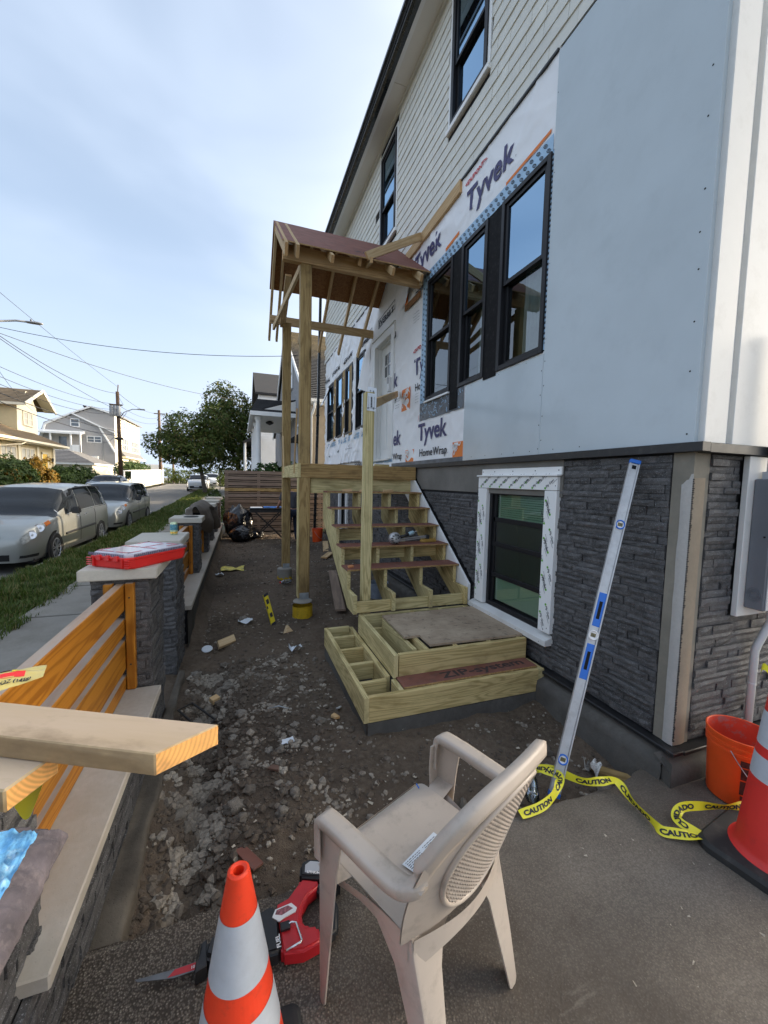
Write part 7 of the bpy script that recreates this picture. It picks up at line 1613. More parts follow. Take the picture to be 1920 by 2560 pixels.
# ---- across the street: cream house
yh = thing('cream_house', 'cream painted house with brown roof and dormer across the street', 'house', (-13, 30, 0)); YX = -13.0
b = B(); b.box((-21, 21, -.2), (YX, 36.3, 3.62)); b.build('wall', CREAM, yh)
laps(yh, 'clapboard', (YX, 21, 0), (YX, 36.3, 0), .2, 3.5, .24, (1, 0, 0), CREAM); laps(yh, 'end_clapboard', (-21, 21, 0), (YX, 21, 0), .2, 3.5, .24, (0, -1, 0), CREAM)
for y0 in (25.6, 29.3, 31.62):
    far_window(yh, (YX + .02, y0, 2.05), (0, 1, 0), 1.62, 1.22, (1, 0, 0), CREAM_TRIM, 3, CURTAINPANE)
for y in (28.9, 31.28, 33.72, 36.2): b = B(); b.box((YX - .02, y - .14, .2), (YX + .10, y + .14, 3.55)); b.build('pilaster', CREAM_TRIM, yh)
b = B(); b.box((YX - .02, 34.45, .9), (YX + .04, 35.2, 3.1)); dr = b.build('door', plain('yellow_door', (.85, .52, .03), .5), yh); b = B(); b.box((YX + .03, 34.3, .9), (YX + .06, 34.44, 3.2)); b.box((YX + .03, 35.21, .9), (YX + .06, 35.35, 3.2)); b.box((YX + .03, 34.3, 3.1), (YX + .06, 35.35, 3.22)); b.build('frame', CREAM_TRIM, dr); b = B(); b.lathe([(.05, 2.55), (.09, 2.75), (.06, 2.85)], 8, Matrix.Translation((YX + .16, 35.7, 0))); b.build('porch_lamp', ROD, yh)
shingle_slope(yh, (YX + .75, 20.6, 3.78), (YX + .75, 36.9, 3.78), (-17.4, 22, 6.0), (-17.4, 36.3, 6.0), 24, ROOFBROWN); b = B(); b.hexa([(-21, 20.8, 3.7), (-17.4, 22, 5.9), (-17.4, 36.3, 5.9), (-21, 36.9, 3.7), (-21, 20.8, 3.8), (-17.4, 22, 6.0), (-17.4, 36.3, 6.0), (-21, 36.9, 3.8)]); b.build('rear_roof', ROOFBROWN, yh)
b = B(); b.prism([(-17.4, 36.32, 5.95), (YX + .5, 36.32, 3.75), (-21, 36.32, 3.7)], (0, .12, 0)); b.build('gable_end', CREAM, yh)
b = B(); b.box((YX + .62, 20.6, 3.66), (YX + .80, 36.95, 3.80)); b.box((YX, 20.6, 3.60), (YX + .62, 36.95, 3.66)); b.build('gutter', CREAM_TRIM, yh); b = B(); b.tube([(YX + .7, 30.6, 3.66), (YX + .6, 30.4, 3.5), (YX + .1, 29.2, 3.30), (YX + .08, 28.6, 3.2)], .06, 8); b.build('downspout', CREAM_TRIM, yh, smooth='all')
DX = -14.2; b = B(); b.prism([(DX - .02, 34.25, 4.2), (DX - .02, 37.1, 4.2), (DX - .02, 37.1, 6.45), (DX - .02, 36.4, 7.35), (DX - .02, 35.0, 6.6), (DX - .02, 34.25, 6.45)], (-6, 0, 0)); b.build('dormer', CREAM, yh)
laps(yh, 'dormer_clapboard', (DX, 34.25, 0), (DX, 37.1, 0), 4.25, 7.5, .16, (1, 0, 0), CREAM_TRIM, lambda z: (0, 1) if z < 6.3 else (max(0, (z - 6.3) / 1.35 * .55), 1 - max(0, (z - 6.3) / 1.35 * .4)))  # street-facing dormer courses coloured paler to carry the sunlight on them
laps(yh, 'dormer_clapboard', (DX - 6, 34.22, 0), (DX, 34.22, 0), 4.25, 6.6, .16, (0, -1, 0), CREAM)
far_window(yh, (DX + .02, 35.05, 5.15), (0, 1, 0), 1.2, .8, (1, 0, 0), CREAM_TRIM, 2, CURTAINPANE)
shingle_slope(yh, (DX + .7, 33.7, 6.42), (DX - 7, 33.7, 6.42), (DX + .7, 36.35, 7.75), (DX - 7, 36.35, 7.75), 10, ROOFBROWN); shingle_slope(yh, (DX + .7, 38.4, 6.45), (DX - 7, 38.4, 6.45), (DX + .7, 36.35, 7.75), (DX - 7, 36.35, 7.75), 6, ROOFBROWN)
b = B(); b.bar((DX + .72, 33.65, 6.36), (DX + .72, 36.35, 7.70), .06, .22); b.bar((DX + .72, 38.45, 6.38), (DX + .72, 36.35, 7.70), .06, .22); b.bar((DX + .7, 33.7, 6.34), (DX - 7, 33.7, 6.34), .12, .16); b.build('rake_board', CREAM_TRIM, yh)
b = B(); b.poly([(DX + .68, 33.75, 6.38), (DX, 33.75, 6.38), (DX, 36.35, 7.66), (DX + .68, 36.35, 7.66)]); b.poly([(DX + .68, 38.35, 6.40), (DX, 38.35, 6.40), (DX, 36.35, 7.66), (DX + .68, 36.35, 7.66)]); b.build('soffit', CREAM_TRIM, yh)
# ---- grey gambrel house
gh = thing('gambrel_house', 'big grey gambrel house with balcony standing at the street corner', 'house', (-16, 58, .6)); GY, GX = 58.0, -14.5
out = [(-22.0, .4), (GX, .4), (GX, 9.0), (-14.9, 9.12), (-16.85, 9.75), (-21.4, 7.55), (-22.2, 4.5)]
b = B(); b.prism([(x, GY + .03, z) for x, z in out], (0, 12.8, 0)); b.build('wall', GREYSID, gh)
def gclip(z):
    x0 = -22.0 if z < 4.5 else (-22.2 + .8 * (z - 4.5) / 3.05 if z < 7.55 else -21.4 + 4.55 * (z - 7.55) / 2.2); x1 = GX if z < 9.1 else GX - 2.35 * (z - 9.1) / .65
    return ((x0 + 22.2) / 7.7, (x1 + 22.2) / 7.7)
laps(gh, 'vinyl_course', (-22.2, GY, 0), (GX, GY, 0), .7, 9.65, .21, (0, -1, 0), GREYSID, gclip)
laps(gh, 'sunlit_side_course', (GX, GY, 0), (GX, 70.8, 0), .7, 9.1, .24, (1, 0, 0), CREAM_TRIM)  # cream stands in for sunlight on this side of the grey house
b = B()
for a, c in (((-22.3, 4.4), (-21.4, 7.6)), ((-21.4, 7.6), (-18.8, 9.0)), ((-18.8, 9.0), (-16.85, 9.9)), ((-16.85, 9.9), (GX + .1, 9.15))): b.bar((a[0], GY - .12, a[1]), (c[0], GY - .12, c[1]), .22, .18)
b.build('rake_board', TRIM, gh)
b = B(); b.bar((-18.8, GY - .16, 9.0), (-16.1, GY - .16, 7.68), .24, .16); b.bar((-16.1, GY - .16, 7.68), (-14.45, GY - .16, 4.5), .24, .16); b.bar((-16.1, GY - .14, 7.68), (GX + .05, GY - .14, 6.95), .2, .14); b.build('gambrel_trim', TRIM, gh)
b = B(); b.hexa([(-22.4, GY - .2, 4.4), (-21.4, GY - .2, 7.65), (-21.4, 71, 7.65), (-22.4, 71, 4.4), (-22.5, GY - .2, 4.5), (-21.5, GY - .2, 7.75), (-21.5, 71, 7.75), (-22.5, 71, 4.5)]); b.hexa([(-21.5, GY - .2, 7.6), (-16.85, GY - .2, 9.8), (-16.85, 71, 9.8), (-21.5, 71, 7.6), (-21.5, GY - .2, 7.75), (-16.85, GY - .2, 9.95), (-16.85, 71, 9.95), (-21.5, 71, 7.75)]); b.hexa([(-16.85, GY - .2, 9.8), (GX + .35, GY - .2, 9.1), (GX + .35, 71.2, 9.1), (-16.85, 71.2, 9.8), (-16.85, GY - .2, 9.95), (GX + .35, GY - .2, 9.25), (GX + .35, 71.2, 9.25), (-16.85, 71.2, 9.95)]); b.build('roof', ROOFGREY, gh)
b = B(); b.box((-18.2, 60, 9.2), (-18.0, 60.2, 10.2)); b.box((-18.3, 60.02, 10.15), (-17.95, 60.18, 10.3)); b.build('flue', ROD, gh)
b = B(); b.hexa([(GX, 60.2, 4.35), (GX + .6, 60.2, 4.2), (GX + .6, 71.2, 4.2), (GX, 71.2, 4.35), (GX, 60.2, 4.95), (GX + .55, 60.2, 4.3), (GX + .55, 71.2, 4.3), (GX, 71.2, 4.95)]); b.build('skirt_roof', ROOFGREY, gh); b = B(); b.box((GX + .1, 60.0, 4.05), (GX + .7, 71.3, 4.2)); b.build('skirt_fascia', CREAM_TRIM, gh)
for y0 in (61.9, 64.3, 66.7): far_window(gh, (GX + .02, y0, 7.7), (0, 1, 0), 1.7, 1.25, (1, 0, 0), CREAM_TRIM, 2, FARPANE_TEAL)
for y0, n in ((61.4, 3), (66.0, 5)): far_window(gh, (GX + .02, y0, 5.1), (0, 1, 0), .8 * n, 1.45, (1, 0, 0), CREAM_TRIM, n, FARPANE)
for y0 in (59.6, 63, 66.5): far_window(gh, (GX + .02, y0, 2.2), (0, 1, 0), 1.6, 1.5, (1, 0, 0), CREAM_TRIM, 2, FARPANE)
far_window(gh, (-18.90, GY - .02, 7.5), (1, 0, 0), .75, .80, (0, -1, 0), TRIM); far_window(gh, (-17.30, GY - .02, 5.72), (1, 0, 0), 1.35, .62, (0, -1, 0), TRIM, 2)
b = B(); b.box((-17.6, GY - .45, 2.5), (-16.2, GY, 4.0)); bay = b.build('bay_window', TRIM, gh); b = B(); b.poly([(-17.4, GY - .46, 2.7), (-16.4, GY - .46, 2.7), (-16.4, GY - .46, 3.8), (-17.4, GY - .46, 3.8)]); b.build('pane', FARPANE, bay)
b = B(); b.box((-20.9, GY + .02, 3.85), (-17.7, GY + 1.6, 6.5)); b.build('balcony_recess', plain('shaded_vinyl', (.27, .25, .245), .8), gh)
b = B(); b.hexa([(-22.2, GY - 1.5, 6.42), (-17.55, GY - 1.5, 6.42), (-17.55, GY, 6.62), (-22.2, GY, 6.62), (-22.2, GY - 1.5, 6.62), (-17.55, GY - 1.5, 6.62), (-17.55, GY, 6.95), (-22.2, GY, 6.95)]); b.build('balcony_roof', TRIM, gh)
b = B()
for x in (-20.5, -18.55, -17.62): b.box((x - .07, GY - 1.45, 3.9), (x + .07, GY - 1.31, 6.45))
b.build('balcony_post', TRIM, gh); b = B(); b.box((-20.6, GY - 1.45, 4.75), (-18.6, GY - 1.38, 4.85)); b.box((-20.6, GY - 1.5, 3.8), (-17.5, GY, 4.0)); b.box((-18.5, GY - 1.45, 4.0), (-17.6, GY - 1.4, 5.2))
for k in range(15): x = -20.4 + k * .13; b.box((x, GY - 1.44, 4.0), (x + .05, GY - 1.39, 4.76))
b.build('balcony_rail', TRIM, gh); b = B(); b.box((-20.15, GY - .03, 4.0), (-19.4, GY - .005, 6.2)); b.build('door', FARPANE, gh)
b = B(); b.tube([(-15.75, GY - .06, 2.4), (-15.75, GY - .06, 5.6), (-15.7, GY - .1, 5.8)], .04, 6); b.build('service_mast', GREYSTEEL, gh); b = B(); b.box((-16.1, GY - .12, 1.4), (-15.6, GY - .02, 2.3)); b.box((-15.55, GY - .1, 1.5), (-15.2, GY - .02, 2.2)); b.build('meters', GREYSTEEL, gh)
ga = thing('garage', 'low white garage with grey hipped roof between the two houses', 'garage', (-15.5, 48, .4)); b = B(); b.box((-19, 48, .2), (-14.0, 55, 2.72)); b.build('wall', CREAM_TRIM, ga)
shingle_slope(ga, (-19.3, 47.7, 2.88), (-13.75, 47.7, 2.88), (-17.6, 50, 4.2), (-16.6, 50, 4.2), 9, ROOFGREY); shingle_slope(ga, (-13.75, 47.7, 2.88), (-13.75, 55.3, 2.88), (-16.6, 50, 4.2), (-16.6, 53, 4.2), 9, ROOFGREY); b = B(); b.box((-19.3, 47.68, 2.72), (-13.72, 47.78, 2.88)); b.box((-13.8, 47.7, 2.72), (-13.7, 55.3, 2.88)); b.build('fascia', TRIM, ga)

# ---- fences, hedges, shrubs, trees
wf = thing('white_fence', 'white vinyl privacy fence along the far side of the street', 'fence', (-9.6, 50, .5))
def zg(y): return -.25 + 1.05 * max(0, min(1, (y - 16) / 44)) + .05
y = 40.6
while y < 60:
    if not (41.0 < y < 43.2): b = B(); b.hexa([(-9.63, y, zg(y)), (-9.57, y, zg(y)), (-9.57, y + .145, zg(y)), (-9.63, y + .145, zg(y)), (-9.63, y, zg(y) + 1.72), (-9.57, y, zg(y) + 1.72), (-9.57, y + .145, zg(y) + 1.72), (-9.63, y + .145, zg(y) + 1.72)]); b.build('fence_board', TRIM, wf)
    y += .152
b = B(); b.bar((-9.6, 40.5, zg(40.5) + 1.76), (-9.6, 60.1, zg(60) + 1.76), .09, .09); b.bar((-9.6, 60.1, 2.4), (-14, 60.4, 2.4), .06, 1.8); b.build('top_rail', TRIM, wf)
def leaf_cloud(b, blobs, n, size, seed, flat=.5, shell=.55):
    r = random.Random(seed); tot = sum(q[3] * q[4] * q[5] for q in blobs)
    for (cx, cy, cz, rx, ry, rz_) in blobs:
        m = int(n * rx * ry * rz_ / tot) + 1
        for _ in range(m):
            while True:
                d_ = Vector((r.uniform(-1, 1), r.uniform(-1, 1), r.uniform(-1, 1)))
                if .05 < d_.length <= 1: break
            k = shell + (1 - shell) * r.random() ** .6; d_ = d_.normalized() * k
            q = 1 + .32 * noise.noise(Vector((d_.x * 2.4 + cx, d_.y * 2.4 + cy, d_.z * 2.4 + cz))) + .18 * noise.noise(Vector((d_.x * 6 + cx, d_.y * 6, d_.z * 6 + cz)))
            if noise.noise(Vector((d_.x * rx * 1.4 + cx, d_.y * ry * 1.4 + cy, d_.z * rz_ * 1.4 + cz)) ) < -.30: continue
            p = Vector((cx + d_.x * rx * q, cy + d_.y * ry * q, cz + d_.z * rz_ * q)); s = size * (.55 + .8 * r.random())
            nrm = (d_ + Vector((r.uniform(-1, 1), r.uniform(-1, 1), r.uniform(-.4, 1.2))) * .9).normalized(); t = nrm.orthogonal().normalized(); t = (Matrix.Rotation(r.random() * 6.28, 3, nrm) @ t); w = nrm.cross(t)
            b.raw([p - t * s, p + w * s * flat - nrm * s * .1, p + t * s, p - w * s * flat - nrm * s * .1], [(0, 1, 2, 3)])
def tree(name, label, base, fork, limbs, blobs, n, size, mat, seed, r0=.2, cat='tree'):
    t = thing(name, label, cat, base); b = B(); bx, by, bz = base; b.tube([(bx, by, bz - .2), (bx + .03, by, bz + .3), (bx * .5 + fork[0] * .5 + .04, by * .5 + fork[1] * .5, bz * .5 + fork[2] * .5), fork], [r0 * 1.35, r0, r0 * .88, r0 * .85], 12)
    for L in limbs: b.tube([fork] + L, [r0 * .7] + [r0 * .7 * (1 - .8 * (i + 1) / len(L)) for i in range(len(L))], 8)
    b.build('trunk', BARK, t, smooth='all'); b = B(); leaf_cloud(b, blobs, n, size, seed); b.build('crown', mat, t, recalc=False); return t
tree('street_tree', 'leafy street tree with crooked trunk standing in the verge', (-2.85, 37, .28), (-3.2, 37.1, 2.9), [[(-4.2, 37, 4.0), (-5.6, 37, 4.7)], [(-3.0, 37.2, 4.4), (-3.2, 37, 6)], [(-2.2, 37.3, 4.0), (-1.6, 37.4, 5.2)], [(-4.6, 36.6, 3.6), (-6.3, 36.5, 3.9)]],
     [(-5.6, 37, 4.35, 1.75, 1.6, 1.15), (-4.2, 36.6, 5.6, 1.9, 1.7, 1.5), (-2.8, 36.8, 4.2, 1.7, 1.6, 1.4), (-4.0, 36.2, 3.6, 2.2, 1.4, 1.1), (-2.2, 37, 6.2, 1.6, 1.5, 1.6), (-3.2, 36.8, 2.7, 1.3, 1.0, .7), (-2.6, 36.9, 5.2, 1.5, 1.2, 1.3), (-4.9, 36.6, 4.4, 1.6, 1.3, 1.2)], 15000, .12, LEAF_DARK, 3, .17)
tree('broad_tree', 'tall broad tree behind the slat fence and the porch roof', (.1, 40, .3), (-.2, 40, 3.2), [[(-1.4, 40, 5.5), (-2, 40, 8)], [(.3, 40, 6), (.2, 40, 9)], [(1, 40, 5)]],
     [(-1.9, 40, 8.6, 1.5, 1.5, 1.6), (-.4, 40, 8.0, 1.8, 1.6, 1.9), (-1.5, 39.5, 6.0, 2.0, 1.7, 2.0), (.4, 40, 5.6, 1.8, 1.7, 2.1), (-.3, 39.6, 3.4, 2.3, 1.6, 1.5), (-1.4, 40, 10.0, .8, .8, .7), (.7, 40, 7.6, 1.2, 1.1, 1.2), (-.6, 39.6, 4.6, 2.2, 1.6, 1.8), (-1.0, 40, 7.2, 2.0, 1.5, 1.8)], 17000, .13, LEAF_DARK, 8, .22)
def shrub(name, label, blobs, n, size, mat, seed, group=None, cat='shrub'):
    t = thing(name, label, cat, (blobs[0][0], blobs[0][1], 0), 0, group); b = B(); leaf_cloud(b, blobs, n, size, seed, .5, .75); b.build('leaves', mat, t, recalc=False); b = B(); b.tube([(blobs[0][0], blobs[0][1], -.2), (blobs[0][0], blobs[0][1], blobs[0][2])], .06, 6); b.build('stem', BARK, t); return t
shrub('round_bush', 'dark green clipped bush before the cream house', [(-11.2, 25.9, 1.35, 1.0, 1.9, 1.25), (-11.4, 24, 1.2, 1, 1.6, 1.1)], 14000, .085, LEAF_HEDGE, 1, 'shrubs before the cream house'); shrub('golden_bush', 'golden brown dome shaped bush beside the yellow door', [(-11.2, 28.9, 1.3, .9, 1.15, 1.35)], 9000, .08, LEAF_GOLD, 2, 'shrubs before the cream house')
shrub('golden_bush', 'golden brown bush half hidden behind the dark green one', [(-12.0, 27.2, 1.4, .7, 1.0, 1.2)], 2500, .07, LEAF_GOLD, 4, 'shrubs before the cream house'); shrub('clipped_hedge', 'low clipped dark hedge behind the nearer silver minivan', [(-11, 32.5, 1.35, .8, 1.5, .95), (-11, 34.3, 1.35, .8, 1.5, .98), (-11, 36.2, 1.3, .8, 1.2, .9)], 14000, .09, LEAF_HEDGE, 5, None, 'hedge')
shrub('overgrown_hedge', 'rounded green hedge rising above the white fence', [(-10.6, 46, 2.3, .9, 1.8, .9), (-10.7, 49.5, 2.4, .9, 2.0, .95), (-10.7, 53, 2.4, .9, 1.8, .9)], 5000, .11, LEAF_HEDGE, 6, None, 'hedge')
shrub('vine_hedge', 'tall bright vine covered hedge closing the end of the street', [(-9.5, 63, 1.7, 1.6, .8, 1.25), (-7.6, 63, 1.65, 1.5, .8, 1.2), (-5.6, 63, 1.75, 1.5, .8, 1.2), (-3.6, 63, 1.7, 1.6, .8, 1.3), (-1.4, 63, 1.8, 1.6, .8, 1.3)], 9000, .12, LEAF_LIGHT, 7, None, 'hedge')
shrub('hedge', 'green hedge behind the slatted back fence and lamp post', [(-1.6, 50, 1.6, 1.0, .9, 1.2), (.2, 50, 1.7, 1.3, .9, 1.2), (2, 50, 1.7, 1.3, .9, 1.3)], 5000, .11, LEAF_LIGHT, 9, None, 'hedge'); shrub('small_bush', 'small grey green bush at the end of the front wall', [(-.75, 14.2, .75, .3, .3, .55)], 1500, .05, LEAF_HEDGE, 12)
shrub('rhododendron', 'glossy leaved shrub peeping over the slatted fence', [(1.05, 15.6, 1.75, .65, .5, .55), (1.9, 15.7, 1.75, .5, .5, .6)], 1800, .095, LEAF_RHODO, 13)

# ---- poles, lamps and wires
def pole(name, label, x, y, z0, z1, r0, lean=0.0, group='utility poles'):
    t = thing(name, label, 'utility pole', (x, y, z0), 0, group); b = B(); b.tube([(x, y, z0 - .2), (x + lean, y, z1)], [r0, r0 * .72], 12); b.build('shaft', POLEWOOD, t, smooth='all'); return t
p1_ = pole('utility_pole', 'brown utility pole with a transformer and street lamp across from the vans', -9.05, 37.7, .25, 8.35, .17, -.12)
b = B(); M = Matrix.Translation((-9.45, 37.5, 6.55))
for dx in (-.02, .22, .44): b.lathe([(0, 0), (.15, 0), (.16, .05), (.16, .75), (.13, .82), (0, .84)], 14, Matrix.Translation((-9.52 + dx, 37.5, 6.4)))
b.build('transformer', GREYSTEEL, p1_, smooth=True); b = B(); b.bar((-9.7, 37.55, 7.3), (-8.8, 37.55, 7.3), .09, .11); b.tube([(-9.15, 37.7, 8.3), (-9.1, 37.7, 8.9)], .04, 6); b.build('cross_arm', POLEWOOD, p1_)
b = B(); b.tube([(-9.1, 37.6, 6.2), (-8.7, 37.5, 6.75), (-8.1, 37.4, 7.02), (-7.55, 37.4, 7.05)], .035, 8); b.tube([(-9.1, 37.6, 5.9), (-8.5, 37.5, 6.75)], .02, 6); b.build('lamp_arm', GREYSTEEL, p1_, smooth='all'); b = B(); b.box((-7.75, 37.3, 7.0), (-7.2, 37.5, 7.1)); b.build('lamp_head', GREYSTEEL, p1_, bevel=.03)
b = B(); r = random.Random(2)
for k in range(9): b.tube([(-9.1, 37.6, 8 - k * .45), (-9.0 + .3 * r.random(), 37.45, 7.6 - k * .45 - .3 * r.random()), (-9.05, 37.55, 7.3 - k * .45)], .012, 5)
b.build('pole_cables', WIRE, p1_); b = B(); b.box((-9.35, 37.4, 4.55), (-8.8, 37.6, 4.75)); b.build('splice_case', WIRE, p1_, bevel=.04)
pole('utility_pole', 'pale utility pole at the far end of the white fence', -9.65, 58.5, .6, 10.15, .2, -.08); pole('utility_pole', 'short distant utility pole seen behind the street tree', -10.5, 75, .6, 6.2, .2); b = B(); b.bar((-10.3, 58.5, 9.7), (-9.1, 58.5, 9.7), .1, .12)
p2_ = bpy.data.objects['utility_pole.001']; b.build('cross_arm', POLEWOOD, p2_)
p0_ = pole('utility_pole', 'utility pole with a street lamp arm at the left picture edge', -9.55, 20.2, -.2, 9.6, .16)
b = B(); b.tube([(-9.5, 20.3, 7.2), (-9.1, 20.8, 7.75), (-8.6, 21.0, 7.92), (-8.15, 21.05, 7.94)], .04, 8); b.tube([(-9.5, 20.4, 7.3), (-9.05, 20.8, 7.72)], .02, 6); b.build('lamp_arm', GREYSTEEL, p0_, smooth='all'); b = B(); b.lathe([(0, 0), (.08, .02), (.10, .2), (.11, .42), (.06, .55), (0, .58)], 12, Matrix.Translation((-8.28, 21.05, 7.93)) @ Matrix.Rotation(radians(90), 4, 'Y') @ Matrix.Scale(.55, 4, (1, 0, 0))); b.build('lamp_head', GREYSTEEL, p0_, smooth=True); b = B(); b.lathe([(.03, 0), (.03, .07)], 8, Matrix.Translation((-8.12, 21.05, 7.98))); b.build('photocell', ROD, p0_)
def wire(a, c, sag, r_=.013, label=None):
    a, c = Vector(a), Vector(c); b = B(); b.tube([a.lerp(c, t) - Vector((0, 0, 4 * sag * t * (1 - t))) for t in [i / 24 for i in range(25)]], r_, 5, False); tag(b.build('power_line', WIRE, None, smooth='all'), label, 'cable', 'overhead lines')
P0, P1, P2 = (-9.5, 20.2), (-9.15, 37.6), (-9.7, 58.4)
W_ = [(9.35, 8.75, .1, .010, 'topmost thin overhead line running down to the tip of the transformer pole'), (7.55, 8.2, .55, .015, 'second overhead line reaching the top of the transformer pole'), (7.45, 6.9, .25, .014, 'overhead line falling steeply to the transformer'),
      (6.15, 7.35, .35, .012, 'overhead line ending at the cross arm of the transformer pole'), (5.75, 6.95, .4, .012, 'overhead line ending just below the cross arm'), (5.45, 6.6, .45, .013, 'overhead line ending beside the transformer cans'), (5.1, 5.2, .2, .020, 'thick low telephone cable nearest the cream roof'), (4.75, 4.9, .3, .020, 'lowest thick telephone cable crossing before the cream dormer')]
for z0, z1, s, r_, lab in W_: wire((*P0, z0), (*P1, z1), s, r_, lab)
for z0, z1, s, r_, lab in ((8.3, 9.75, .5, .016, 'upper line from the transformer pole to the pale far pole'), (7.35, 9.2, .5, .015, 'middle line between the two far poles'), (6.8, 8.6, .5, .015, 'lower line between the two far poles'), (5.1, 6.8, .5, .022, 'thick cable drooping between the two far poles')): wire((*P1, z0), (*P2, z1), s, r_, lab)
for z0, z1, lab in ((9.75, 9.0, 'upper line running on from the pale pole behind the tree'), (8.7, 8.0, 'lower line running on from the pale pole behind the tree')): wire((*P2, z0), (6, 95, z1), .6, .018, lab)
wire((*P0, 7.45), (2.2, 15.6, 6.35), .42, .011, 'single service line crossing the open sky to the lichened roof'); wire((*P0, 7.35), (3.0, 36, 8.3), .75, .013, 'long line from the left pole passing behind the tree top'); wire((-9.15, 37.6, 5.3), (-15.7, 57.9, 5.8), .4, .012, 'service line from the transformer pole to the grey house'); wire((*P0, 6.9), (-14.0, 36, 6.2), .3, .010, 'service line from the left pole to the cream dormer')
lp = thing('garden_lamp', 'slim black lamp post beyond the verge by the hedge', 'lamp post', (-1.9, 43, .4)); b = B(); b.tube([(-1.9, 43, .3), (-1.9, 43, 2.2)], .04, 8); b.build('post', ROD, lp); b = B(); b.lathe([(.04, 2.2), (.11, 2.3), (.13, 2.55), (.03, 2.65)], 8, Matrix.Translation((-1.9, 43, 0))); b.build('lantern', ROD, lp)

